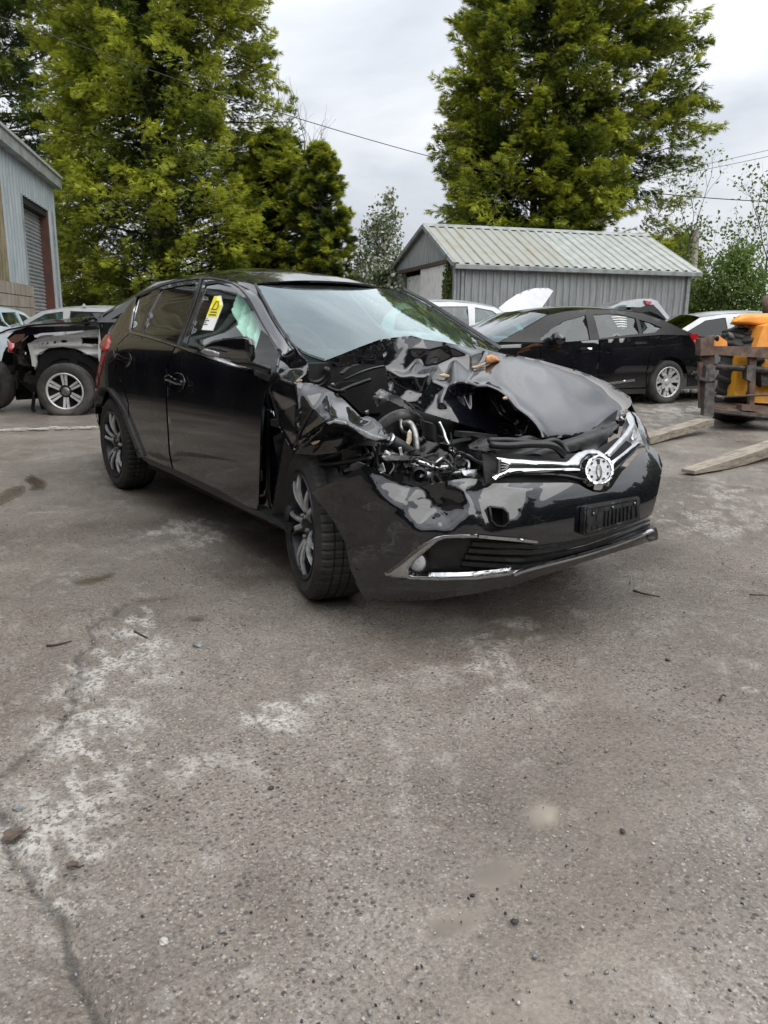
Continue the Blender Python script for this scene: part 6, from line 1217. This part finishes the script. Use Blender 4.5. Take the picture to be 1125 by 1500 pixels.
# the black saloon behind the crashed car
CF = Fr(on(969, 591, z=0)-0, 259); CF.o = CF.o-CF.y*.79; CF.o[2] = 0
C = lambda l, y=.86: [CF.px(a, b, y) for a, b in l]
p5 = dict(wb=2.815, W=.9, belt=[(-1.0, 1.02), (.2, 1.05), (1.4, .97), (2.4, .93), (3.8, .8)], lean=.36,
  roof=[(2.22, 1.315), (1.9, 1.37), (1.5, 1.41), (1.0, 1.415), (.5, 1.37), (.1, 1.27)], screen=[(2.22, 1.315), (2.7, 1.1), (3.08, .93)], rear=[(.1, 1.27), (-.25, 1.14), (-.52, 1.05)], boot=[(-.52, 1.05), (-.75, 1.015), (-.93, .985)], hood=[(3.08, .93), (3.45, .86), (3.72, .74)], nose=[(3.72, .74), (3.84, .55), (3.8, .35), (3.7, .2)], tail=[(-.93, .985), (-1.0, .78), (-1.02, .5), (-.92, .28)],
  sides=[('rear_quarter', [(-.52, 1.05), (-.75, 1.01), (-.93, .975), (-1.0, .78), (-1.02, .5), (-.92, .28), (-.42, .26)]+arch(0, .40, 0)[::-1]+[(.41, .3), (.46, .5), (.42, .75), (.24, .97), (.2, 1.05)]), ('rear_door', [(.21, 1.04), (.25, .965), (.43, .75), (.47, .5), (.43, .27), (1.36, .25), (1.37, .97)]), ('front_door', [(1.38, .97), (1.375, .25), (2.3, .25), (2.38, .5), (2.42, .92)]), ('front_wing', [(2.43, .92), (2.39, .5), (2.31, .25), (2.4, .25)]+arch(2.815, .4, 0)[::-1]+[(3.23, .26), (3.7, .24), (3.82, .4), (3.82, .55), (3.72, .73), (3.3, .88)]), ('sill', [(.42, .245), (.4, .17), (2.4, .17), (2.4, .245)])],
  cage=[(-.5, 1.05), (-.25, 1.13), (.1, 1.26), (.5, 1.365), (1.0, 1.41), (1.5, 1.405), (1.9, 1.365), (2.22, 1.305), (2.7, 1.09), (3.05, .935), (2.43, .93), (1.38, .975), (.2, 1.055)],
  glass=[('front_window', C([(791, 497), (812, 481), (833, 470), (866, 461.5), (864, 497.5), (800, 505)])), ('rear_window', C([(877.5, 461), (900, 459.5), (912, 460), (937, 466), (937, 489), (878, 495.5)])), ('quarter_window', C([(941.5, 468), (957, 473), (971.5, 480), (961, 487), (942, 489)]))], wr=.335, rr=.235, style='y7', cagemat='trim', seats=((1.7, .4), (1.7, -.4), (.75, .4), (.75, -.4)))
T5, W5, sp5, pl5, mi5 = car(CF, 'parked_saloon', 'black four-door saloon parked side-on behind the crashed car, right of centre', 'car', p5, ('black_far', 'farglass'), 1)
mi5(2.2, .98, 'black_far', 1.15)
for (a, b) in ((858, 511), (938.5, 502.5)):
    x, z = CF.px(a, b, .9); pl5('door_handle', [(x-.11, z-.014), (x+.11, z-.018), (x+.11, z+.012), (x-.11, z+.018)], 'chrome', .03, dy=.03); pl5('handle_recess', [(x-.08, z-.05), (x+.06, z-.05), (x+.08, z+.02), (x-.08, z+.02)], 'under', .002, dy=.002)
pl5('tail_lamp', C([(1006, 490), (1020, 489), (1026.5, 508), (1024, 510.5), (1015, 507)], .82), 'red', .02, dy=.012); pl5('tail_lamp_lens', C([(1012, 498), (1022, 497), (1025, 505), (1016, 505)], .82), 'pink', .01, dy=.018)
pl5('side_moulding', C([(884, 561), (930, 555), (930, 558.5), (884, 565)], .9), 'chrome_worn', .012, dy=.012); pl5('side_moulding', C([(1011, 545), (1024, 541), (1024, 545.5), (1011, 549)], .88), 'chrome_worn', .02, dy=.02)
for l in ([(868, 459.5), (866.5, 498), (866, 500)],): pass
for k in range(5):
    y_ = 464+k*3.4; pl5('window_writing', C([(899+k*1.2, y_), (910+(k % 3)*2, y_-.8), (921-k*.8, y_+.4), (921-k*.8, y_+1.3), (910, y_+.6), (899+k*1.2, y_+1)], .8), 'white', .001, dy=-.008, step=.03)
v, f = box((-.75, 0, .5), (.3, 1.5, .1)); 
# silver car with its bonnet up
SF = Fr(gd(606, 14.6)+0, 60); SF.o = SF.o+SF.y*.0
ps = hatch(2.55, 1.57, W=.86); T1, W1, sp1, pl1, mi1 = car(SF, 'silver_hatchback', 'silver hatchback with raised bonnet in front of the shed', 'car', ps, ('whitepaint', 'farglass'), -1, skip=('bonnet',)); mi1(1.85, 1.0, 'trim')
bo = [on(a, b, d=14.2) for a, b in ((727.5, 453), (742, 441), (757, 431.5), (770, 426.5), (782, 423.7), (802, 423), (810, 426.5), (803, 437), (796, 447), (786, 461), (770, 465), (745, 463))]; bk = FWD*np.array([1, 1, 0])
G = np.array([[p_+bk*1.25*s_+Zv*(.10*math.sin(math.pi*s_)) for s_ in np.linspace(0, 1, 7)] for p_ in bo]); V = G.reshape(-1, 3)
sheet_o = panel('raised_bonnet', [(727.5, 453), (742, 441), (757, 431.5), (770, 426.5), (782, 423.7), (802, 423), (810, 426.5), (803, 437), (796, 447), (786, 461), (770, 465), (745, 463)], lambda q: np.array([on(a, b, d=14.1+.9*((a-727)/83)+.5*((465-b)/42)) for a, b in q]), M['whitepaint'], T1, .04, 4, off=lambda v: .03*np.sin(v[:, 0]*.05))
V, F = tube([on(797, 447, d=14.3), on(799, 474, d=14.3)], .01, 6); obj('bonnet_stay', V, F, M['trim'], T1)
inflate('front_headlamp', [(738, 462), (748, 459), (760, 461), (765, 467), (757, 472), (748, 468)], plane_map(d=14.0), .05, M['pink'], T1, 2, .8)
# silver car at the right with dark open windows
RF = Fr(gd(1126, 13.4), 236); pr = hatch(2.6, 1.42, W=.86, belt0=.9, belt1=.98); T2, W2, sp2, pl2, mi2 = car(RF, 'silver_saloon', 'silver car with dark windows parked behind the orange loader', 'car', pr, ('silverpaint', 'darkglass'), 1); mi2(1.9, .98, 'silverpaint')
# car with the lifted tailgate, behind the saloon
HF = Fr(gd(905, 15.6), 238); ph_ = hatch(2.5, 1.45, W=.84); T3, W3, sp3, pl3, mi3 = car(HF, 'open_hatchback', 'silver car with its tailgate lifted, behind the black saloon roof', 'car', ph_, ('silverpaint', 'darkglass'), 1, skip=('rear_screen',))
tgl = lambda p_, d=15.0: np.array([on(a, b, d=d) for a, b in p_])
def slab(nm, pts, d0, th, mt): V, F = prism(tgl(pts, d0), bk*th); return obj(nm, V, F, M[mt], T3, False)
slab('raised_tailgate', [(889, 454), (897, 448), (912, 441.6), (936, 437.6), (953.6, 437.6), (963, 441), (969.6, 450), (983, 468), (979, 470.5), (964, 453), (955, 446), (948, 447), (938, 450), (926, 450), (912, 449), (902, 451)], 14.8, 1.15, 'silverpaint')
slab('tailgate_inner', [(922, 455), (926, 449.5), (938, 450.5), (948, 447.5), (957, 446), (966, 456), (978, 471), (966, 462), (952, 456), (940, 458)], 14.75, .9, 'trim'); slab('tailgate_window', [(896, 452), (908, 447), (918, 446.5), (918, 452), (910, 455), (898, 456)], 14.76, .03, 'farglass')
slab('tailgate_window', [(950, 457), (966, 462), (976, 471), (958, 471)], 14.9, .02, 'farglass'); slab('tail_lamp', [(944, 440), (955, 442), (953, 446), (948, 446)], 14.75, .05, 'red')
# silver car behind the wrecked off-roader
GF = Fr(gd(196, 15.0), 232); pg = hatch(2.6, 1.38, W=.86); T4, W4, sp4, pl4, mi4 = car(GF, 'silver_estate', 'pale silver car roof showing behind the stripped off-roader, under the cypress', 'car', pg, ('whitepaint', 'farglass'), 1)
V, F = prism([on(120, 449, d=14.3), on(122, 444.5, d=14.3), on(126, 449.6, d=14.3)], bk*.04); obj('roof_aerial', V, F, M['whitepaint'], T4, False)
# pale blue car cut by the left edge
BF = Fr(gd(-66, 13.2), 150); pb5 = hatch(2.5, 1.34, W=.86, rear=-.8, wheels=False); T6, W6, sp6, pl6, mi6 = car(BF, 'blue_hatchback', 'pale grey-blue car seen from behind at the left edge', 'car', pb5, ('bluegrey', 'farglass'), -1)
inflate('tail_lamp', [(10, 499), (21, 499.5), (22, 517), (12, 516)], plane_map(d=12.3), .04, M['pink'], T6, 2, .8); inflate('tail_lamp_band', [(11, 510), (21.5, 510.5), (22, 516.5), (12, 516)], plane_map(d=12.25), .03, M['red'], T6, 2, .8)
# stripped off-roader at the left
OF = Fr(on(101, 607, z=0), 240); OF.o = OF.o-OF.y*.82-OF.x*2.66; OF.o[2] = 0
po = hatch(2.66, 1.72, W=.93, belt0=1.12, belt1=1.16, wr=.34, rr=.222, style='twin6', nowheel=((2.66, -1),), flat={(2.66, 1): .05}, cagemat='black_far')
T7, W7, sp7, pl7, mi7 = car(OF, 'wrecked_offroader', 'stripped dark off-roader with bare inner wing and flat front tyre at the left', 'car', po, ('black_far', 'farglass'), 1, skip=('front_wing', 'front_bumper', 'bonnet', 'front_window'))
oy = lambda y: (lambda q: np.array([OF(np.array([*(lambda r_: (r_[0], y, r_[1]))(OF.px(a, b, y))])) for a, b in q]))
def op(nm, ol, y, mt, th=.02, step=4, off=None, holes=()): return panel(nm, ol, oy(y), M[mt], T7, th, step, off=off, holes=holes)
wing_o = [(42, 503), (50, 498), (66, 494), (90, 491), (110, 488), (130, 484), (158, 483), (168, 490), (160, 512), (150, 526), (140, 524), (126, 517), (110, 511), (92, 508), (72, 510), (58, 516), (52, 526), (54, 536), (50, 540), (47, 530), (44, 516)]
hl_ = [[(c+2.0*math.cos(k)*w_, z_+2*math.sin(k)) for k in np.linspace(0, 2*math.pi, 9)[:-1]] for c, z_, w_ in ((57, 505, .8), (63, 503.5, .8), (69, 503, .8), (80, 501.5, 1), (93, 500, 2.6))]+[[(119, 494), (143, 493), (146, 503), (136, 508), (120, 506)]]
op('inner_wing', wing_o, .70, 'barewing', .04, 2.5, lambda v: .02*np.sin(v[:, 1]*.5), hl_)
op('inner_wing_void', [(52, 508), (64, 499), (110, 494), (146, 489), (150, 512), (120, 512), (92, 506)], .60, 'under', .02)
op('wheel_arch', [(52, 526), (58, 516), (72, 510), (92, 508), (110, 511), (126, 517), (140, 524), (150, 545), (152, 590), (130, 600), (60, 600), (50, 560)], .50, 'under', .02)
op('wheel_arch_skin', [(56, 527), (62, 519), (76, 513), (94, 511.5), (112, 515), (128, 522), (140, 532), (147, 548), (142, 552), (130, 536), (112, 527), (92, 525), (76, 530), (64, 545), (54, 570), (50, 560)], .64, 'trim', .03)
G = np.array([OF(np.array([[x, y, z+.06*math.sin((y+.8)*2)] for y in np.linspace(-.75, .8, 7)])) for x, z in ((2.2, 1.13), (2.6, 1.12), (3.0, 1.09), (3.3, 1.03), (3.52, .94))]); q = np.array(grid_faces(5, 7)); t_ = np.vstack([q[:, [0, 1, 2]], q[:, [0, 2, 3]]]); V, F, S, _ = shell(G.reshape(-1, 3), t_, .02, Zv); obj('bonnet', V, F, M['black_far'], T7, S)
op('bonnet_edge', [(10, 495), (22, 484), (40, 479), (70, 478), (110, 477.5), (140, 478), (152, 482), (110, 485), (60, 488), (40, 492), (30, 501), (18, 503)], .86, 'black_far', .05)
op('bonnet_rust', [(12, 497), (22, 490), (36, 489), (34, 497), (24, 502), (16, 502)], .88, 'rust', .02)
op('bent_chassis_leg', [(40, 503), (46, 504), (50, 518), (54, 530), (52, 538), (47, 536), (45, 522)], .73, 'barewing', .04, 2)
rr_ = np.random.default_rng(4)
for k in range(46):
    u, v_ = rr_.uniform(), rr_.uniform(); a, b = 24+u*26+v_*2, 500+v_*62+rr_.normal()*2; P = oy(.3+rr_.uniform(-.3, .35))([(a, b)])[0]; X, Y, Z = frame_from(rr_.normal(size=3)); V, F = box(P, (rr_.uniform(.05, .22), rr_.uniform(.04, .2), rr_.uniform(.02, .09)), X, Y, Z); obj('engine_fragment', V, F, M[['under', 'plastic', 'trim', 'darksteel', 'rustbeam'][k % 5]], T7, False)
op('front_crossmember', [(10, 552), (26, 543), (44, 540), (52, 552), (50, 566), (30, 570), (12, 562)], .35, 'plastic', .2, off=lambda v: .06*np.sin(v[:, 0]*.3)); op('engine_cradle', [(18, 566), (50, 562), (56, 584), (24, 586)], .2, 'under', .5)
P = [oy(.6)([(a, b)])[0] for a, b in ((50, 575), (49, 588), (48, 598), (51, 603))]; V, F = tube(spline(P), .022, 6); obj('hanging_hose', V, F, M['trim'], T7)
P = oy(.72)([(118, 473), (134, 466), (150, 463)]); V, F = tube(P, .02, 6); obj('wiper_arm', V, F, M['trim'], T7)
for a, b in ((128, 470), (143, 466), (150, 470)): V, F = box(oy(.7)([(a, b)])[0], (.12, .08, .07), *frame_from(rr_.normal(size=3))); obj('cowl_fragment', V, F, M['trim'], T7, False)
sp7('door_hinge_panel', [(2.0, 1.1), (2.05, .3), (2.2, .3), (2.24, .75), (2.2, 1.13)], M['barewing'], dy=-.04)
# worn tyre at the left edge
tf = Fr(on(-12, 601, z=0), 232); V, F = lathe([(.19, -.09), (.24, -.1), (.30, -.095), (.325, -.07), (.33, 0), (.325, .07), (.30, .095), (.24, .1), (.19, .09), (.19, -.09)], 40, tf.y, tf.o+Zv*.33); o = obj('loose_tyre', V, F, M['rubber_dusty'], None, True, origin=tf.o); tag(o, 'dark worn tyre standing upright, cut off by the left edge', 'tyre')

# ------------------------------------------------------------------ orange loader with pallet forks at the right edge
RAx = np.cross(ray(1083, 549)*np.array([1, 1, 0]), [0, 0, 1.0]); RAx /= np.linalg.norm(RAx)
LD = thing('orange_loader', gd(1090, 9.6), 'orange telehandler with rusty fork carriage and two long forks at the right edge', 'telehandler')
RH = RT*np.array([1, 1, 0]); RH /= np.linalg.norm(RH); FH = FWD*np.array([1, 1, 0]); FH /= np.linalg.norm(FH)
def lp(nm, pts, d, th, mt, sm=False): V, F = prism([on(a, b, d=d) for a, b in pts], FH*th); return obj(nm, V, F, M[mt], LD, sm)
def lt(nm, a, b, d, r, mt, d2=None): V, F = tube([on(*a, d=d), on(*b, d=d2 or d)], r, 12); return obj(nm, V, F, M[mt], LD)
# front tyre with lugs
tc_ = on(1083, 549.5, d=9.75); rT = tc_[2]-.0; V, F = lathe([(.25, -.2), (.45, -.22), (rT-.09, -.23), (rT-.05, -.2), (rT-.03, 0), (rT-.05, .2), (rT-.09, .23), (.45, .22), (.25, .2)], 40, RAx, tc_); ty = obj('tyre', V, F, M['rubber'], LD)
for k in range(22):
    for s in (-1, 1):
        a = 2*math.pi*(k+.5*(s > 0))/22; pts = []
        for j, (h, da_) in enumerate(((.0, .18), (.11, .08), (.24, 0))):
            c = tc_+(rT-.035-(.04 if j == 2 else 0))*(math.cos(a+da_)*np.cross(Zv, RAx)+math.sin(a+da_)*Zv)+RAx*h*s; pts.append(c)
        mbq = MB(); V, F = tube(pts, [.035, .04, .045], 5); obj('tyre_lug', V, F, M['rubber'], ty)
V, F = lathe([(0, -.1), (.2, -.12), (.26, -.2), (.26, .2), (.2, .12), (0, .1)], 24, RAx, tc_); obj('wheel_hub', V, F, M['darksteel'], ty)
tc2 = tc_+RH*1.75; tb = copy_tree(ty, LD); tb.location = ty.location+Vector(tuple(RH*1.75))
# body
o = inflate('mudguard', [(1069, 475), (1073, 468), (1083, 461.5), (1098, 459), (1130, 459), (1150, 461), (1150, 479), (1112, 478.5), (1095, 477), (1080, 476.5)], plane_map(d=9.5), .22, M['orange'], LD, 2.5, .6)
lp('boom', [(1119, 477), (1150, 470), (1150, 509), (1107, 509), (1113, 493)], 9.15, .5, 'orange'); lp('front_frame', [(1081, 522), (1099, 523), (1097.5, 560), (1091, 581), (1076, 582), (1079, 552)], 9.15, .25, 'yellowpaint'); lp('front_frame', [(1106, 524), (1150, 530), (1150, 592), (1104, 590), (1107, 560)], 9.2, .3, 'yellowpaint')
lp('chassis', [(1104, 515), (1190, 515), (1190, 600), (1104, 596)], 9.9, .8, 'darksteel')
def lb(nm, lat, dep, z, s, mt, bev=.06, dz=0): c = CAM+RH*lat+FH*dep; c[2] = z; V, F = box(c, s, RH, FH+Zv*dz, Zv, bev); return obj(nm, V, F, M[mt], LD)
lb('body', 7.5, 11.8, 1.0, (1.5, 3.6, .6), 'darksteel'); lb('engine_cover', 8.2, 12.2, 1.45, (.7, 2.4, .5), 'darksteel'); lb('cab', 7.0, 12.2, 1.85, (.85, 1.4, 1.3), 'darkglass'); lb('cab_roof', 7.0, 12.2, 2.54, (.95, 1.5, .1), 'orange', .03); lb('boom_beam', 7.6, 11.6, 1.75, (.35, 4.2, .35), 'darksteel', .03, .08); lb('axle', 6.6, 10.4, .6, (1.8, .3, .3), 'darksteel')
lp('hydraulic_block', [(1114, 545), (1130, 540), (1150, 545), (1150, 566), (1116, 564)], 9.05, .15, 'darksteel'); lp('shadow_gap', [(1078, 478), (1117, 479), (1106, 508), (1072, 508)], 10.1, .05, 'under')
lt('exhaust', (1123, 434), (1123, 462), 10.0, .05, 'rustbeam')
inflate('work_lamp', [(1064, 488), (1068, 486), (1074, 489), (1077, 496), (1072, 499), (1066, 498)], plane_map(d=9.1), .06, M['darksteel'], LD, 2, .8)
for k in range(7): lp('engine_fragment', [(1079+k*4, 480+rng.uniform(0, 5)), (1084+k*4, 479), (1086+k*3, 486+rng.uniform(0, 8)), (1080+k*4, 490)], 9.6, .2, ['under', 'plastic', 'rubber'][k % 3])
# carriage
D_ = 8.95
lp('top_beam', [(1046, 507), (1150, 509), (1150, 526), (1046, 519.5)], D_, .12, 'rustbeam'); lp('carriage_end', [(1026.5, 496), (1046, 494), (1046.2, 520), (1026.5, 521)], D_-.03, .16, 'rustbeam'); lt('pivot_pin', (1028, 496.5), (1046, 495.5), D_+.05, .036, 'darksteel'); lt('pivot_pin', (1049, 496), (1052, 496), D_-.05, .03, 'under')
lp('lift_lug', [(1045, 502), (1049, 494), (1053, 491.5), (1065, 500), (1065.5, 507), (1046, 507)], D_+.02, .06, 'orange'); lp('fork_shank', [(1034.6, 536), (1041, 532.5), (1048, 536), (1045.8, 611), (1030.5, 609)], D_-.08, .09, 'darksteel')
lp('guide_bar', [(1024.5, 530), (1030, 531), (1031, 598), (1025.3, 598)], D_+.02, .06, 'rustbeam'); lp('carriage_plate', [(1027, 520), (1047, 520), (1046, 536), (1030, 535)], D_+.04, .05, 'rustbeam')
lp('fork_clamp', [(1024.5, 551), (1034, 554), (1048, 553), (1049, 558), (1034, 559), (1024.5, 556)], D_-.1, .12, 'darksteel'); lt('fork_shaft', (1046, 537), (1150, 544), D_+.04, .036, 'darksteel'); lp('shaft_bracket', [(1094, 535), (1107, 536), (1107, 548), (1103, 560), (1094, 556)], D_-.02, .12, 'darksteel')
lp('drop_arm', [(1098, 523), (1109, 524), (1105, 594), (1098, 594)], D_+.05, .06, 'rustbeam'); lp('drop_foot', [(1087, 593), (1110, 594), (1109, 603), (1086, 601)], D_-.02, .14, 'rustbeam')
lt('brace_rod', (1048, 582), (1150, 577), D_, .014, 'rustbeam'); lt('brace_rod_end', (1046, 581), (1060, 583), D_-.01, .025, 'darksteel')
V, F = prism([on(1046, 590, d=D_+.45), on(1150, 590, d=D_+.45), on(1150, 610, d=D_-.02), on(1046, 599, d=D_-.02)], np.array([0, 0, -.05])); obj('bottom_plate', V, F, M['rustbeam'], LD, False); lp('bottom_lip', [(1046, 599), (1150, 610), (1150, 615), (1046, 603.5)], D_-.03, .05, 'darksteel')
def fork(tip, heel, w, t0, t1):
    tip, heel = np.asarray(tip), np.asarray(heel); d_ = heel-tip; d_ = d_/np.linalg.norm(d_); sdv = np.cross(d_, Zv); sdv /= np.linalg.norm(sdv); V = []; n = 9
    for i in range(n):
        s_ = i/(n-1); c = tip+(heel-tip)*s_; th_ = t1+(t0-t1)*min(1, s_*3); ww = w*(.72+.28*min(1, s_*5))
        for q, z_ in ((-1, 0), (1, 0), (1, -th_), (-1, -th_)): V.append(c+sdv*q*ww/2+Zv*z_)
    F = [(i*4+j, i*4+(j+1) % 4, i*4+4+(j+1) % 4, i*4+4+j) for i in range(n-1) for j in range(4)]+[(3, 2, 1, 0), tuple((n-1)*4+j for j in range(4))]; return obj('fork', V, F, M['forksteel'], LD, False)
h1 = on(1036, 613, d=8.85); t1_ = on(940, 639, z=.09); t1x = t1_+(t1_-h1)*.5; t1x[2] = .05; fork(t1x, h1, .16, .075, .04)
t2_ = on(1008, 688.5, z=.045); h2 = on(1128, 649, z=.14); h2 = h2+(h2-t2_)*.6; fork(t2_, h2, .16, .085, .025)

# ------------------------------------------------------------------ litter on the ground
def stone(name, px, py, size, mt, label, cat='stone', seed=0, flat=.6):
    r = np.random.default_rng(seed+int(px*7+py)); bm = bmesh.new(); bmesh.ops.create_icosphere(bm, subdivisions=2, radius=1); c = on(px, py, z=0)
    for v in bm.verts:
        d = np.array(v.co); k = 1+.28*(vnoise(d[0]*1.7+seed, d[1]*1.7+d[2], seed)-.5)*2; v.co = Vector((d[0]*k*size*.55, d[1]*k*size*.42, d[2]*k*size*.42*flat+size*.2*flat))
    me = bpy.data.meshes.new(name); bm.to_mesh(me); bm.free(); o = link(name, me, mt, None, c, (0, 0, r.uniform(0, 6))); tag(o, label, cat); return o
M['stone_g'] = mat('grey_stone', (.2, .2, .2), .8, var=.4, scale=60, bump=.5, bscale=90); M['stone_d'] = mat('dark_stone', (.03, .03, .032), .6, var=.4, scale=60, bump=.4, bscale=90); M['stone_p'] = mat('pale_stone', (.42, .4, .36), .8, var=.25, scale=60, bump=.4, bscale=90)
M['leafdead'] = mat('dead_leaf', (.10, .07, .05), .8, col2=(.05, .038, .028), scale=60); M['stick'] = mat('dark_stick', (.06, .035, .028), .85, var=.4, scale=40, bump=.4)
stone('stone', 290, 946, .042, M['stone_g'], 'grey angular stone on the ground below the front wheel', seed=3); stone('stone', 240, 1381, .02, M['stone_p'], 'pale half-buried pebble near the lower left crack', seed=5); stone('stone', 754, 1351, .016, M['stone_d'], 'glossy black pebble on the wet ground, lower right of centre', seed=7)
stone('stone', 105, 1270, .018, M['stone_g'], 'small grey stone lying beside the white patch near the crack', seed=8); stone('stone', 26, 1186, .025, M['stone_g'], 'round grey stone at the left edge above the dead leaf', seed=11); stone('stone', 912, 1218, .014, M['stone_d'], 'small dark pebble on the right-hand gravelly concrete', seed=13); stone('stone', 397, 1155, .016, M['stone_d'], 'dark pebble near the middle of the foreground', seed=17); stone('stone', 978, 967, .016, M['stone_d'], 'little black stone right of the car on the wet ground', seed=19)
def litter_leaf(px, py, s, label, seed):
    r = np.random.default_rng(seed); c = on(px, py, z=0); a = np.linspace(0, 2*math.pi, 22, endpoint=False); rad_ = s*(.55+.25*np.abs(np.sin(a*2.5))+r.uniform(-.08, .08, 22)); P = np.stack([rad_*np.cos(a), .7*rad_*np.sin(a)], 1)
    v2, t_ = fill(P, s*.2); z = .006+.35*np.abs(v2[:, 1])*.6+.010*vnoise(v2[:, 0]*60, v2[:, 1]*60, seed); rot = r.uniform(0, 6); R_ = np.array([[math.cos(rot), -math.sin(rot)], [math.sin(rot), math.cos(rot)]]); q = v2@R_.T
    V, F, S, _ = shell(np.stack([q[:, 0]+c[0], q[:, 1]+c[1], z], 1), t_, .0012, Zv); L_ = thing('dead_leaf', c, label, 'leaf'); obj('leaf_blade', V, F, M['leafdead'], L_, S); V, F = tube([c+np.array([0, 0, .008]), c+np.array([s*.7*math.cos(rot), s*.7*math.sin(rot), .004]), c+np.array([s*1.2*math.cos(rot+.2), s*1.2*math.sin(rot+.2), .004])], .0018, 5); obj('leaf_stalk', V, F, M['leafdead'], L_)
litter_leaf(20, 1228, .036, 'curled brown dead leaf at the left edge by the crack', 3); litter_leaf(107, 1273, .018, 'small folded brown leaf just right of the crack', 6)
def stick(pts, r, label):
    P = [on(a, b, z=r+.002) for a, b in pts]; V, F = tube(spline(P, 4), np.linspace(r, r*.5, (len(P)-1)*4+1), 6); o = obj('stick', V, F, M['stick'], None, True, origin=P[0]); tag(o, label, 'stick')
stick([(928, 865), (945, 870), (967, 874)], .006, 'dark stick lying right of the front bumper'); stick([(197, 925), (205, 929), (216, 934)], .005, 'short dark twig on the ground left of the front wheel'); stick([(1098, 871), (1112, 871.5), (1126, 872)], .004, 'thin twig at the right edge of the ground'); stick([(68, 946), (85, 944), (105, 939)], .005, 'reddish twig on the left foreground concrete'); stick([(1054, 1026), (1058, 1018), (1064, 1020)], .004, 'pale curled twig on the right-hand ground')
# gravel crumbs
r = np.random.default_rng(77); bm = bmesh.new(); bmesh.ops.create_icosphere(bm, subdivisions=1, radius=1); bv = np.array([tuple(v.co) for v in bm.verts]); bf = np.array([[v.index for v in f.verts] for f in bm.faces]); bm.free()
for nm, k, lo_, hi_, mt in (('gravel', 1100, .002, .0045, 'stone_d'), ('gravel_chips', 900, .002, .004, 'stone_p'), ('gravel_grit', 1200, .002, .006, 'stone_g')):
    rr_ = .9+7.5*r.uniform(size=k)**1.7; aa = az0+np.radians(r.uniform(-34, 34, k)); P = np.stack([CAM[0]+rr_*np.cos(aa), CAM[1]+rr_*np.sin(aa), 0*aa], 1); s = (lo_+(hi_-lo_)*r.uniform(size=k)**3)[:, None, None]*r.uniform(.5, 1.2, (k, 1, 3)); V = P[:, None]+bv[None]*s*(1+.3*r.normal(size=(k, len(bv), 1))*.6)
    tr = (bf[None]+np.arange(k)[:, None, None]*len(bv)).reshape(-1, 3); o = link('gravel', raw_mesh('gravel', V.reshape(-1, 3), tr), M[mt]); tag(o, kind='stuff')
# pale broken kerb strip across the yard at the left
P = [on(a, b, z=.012) for a, b in ((-30, 631), (30, 630), (60, 628.5), (90, 628), (120, 626.5), (142, 626))]; mb = MB(); 
for i in range(26):
    u = i/25; c = P[0]+(P[-1]-P[0])*u+np.array([r.normal()*.03, r.normal()*.03, 0]); X, Y, Z = frame_from(Zv, (P[-1]-P[0])/np.linalg.norm(P[-1]-P[0])); mb.add(*box(c, (.13*r.uniform(.6, 1.1), .07*r.uniform(.4, 1), .02*r.uniform(.4, 1.4)), X, Y, Z), False)
KS = thing('kerb_strip', P[0], 'broken pale strip lying across the ground in front of the wrecked off-roader', 'kerb'); o = mb.build('kerb_fragment', M['stone_p'], KS); o['kind'] = 'stuff'
# weeds at the foot of the parked cars
r = np.random.default_rng(5)
for px, py, w_, k in ((1000, 579, .5, 260), (960, 583, .3, 80)):
    c = on(px, py, z=0); n = k; b0 = c+np.stack([r.normal(size=n)*w_, r.normal(size=n)*.25, 0*r.normal(size=n)], 1); d = unit(np.stack([r.normal(size=n)*.5, r.normal(size=n)*.5, np.ones(n)], 1))*r.uniform(.05, .2, (n, 1)); sdv = unit(np.cross(d, r.normal(size=(n, 3))))*.008; V = np.stack([b0-sdv, b0+sdv, b0+d], 1).reshape(-1, 3); o = link('weeds', raw_mesh('weeds', V, np.arange(3*n).reshape(-1, 3), {'age': r.uniform(0, .8, 3*n)}), M['leaf']); tag(o, kind='stuff')
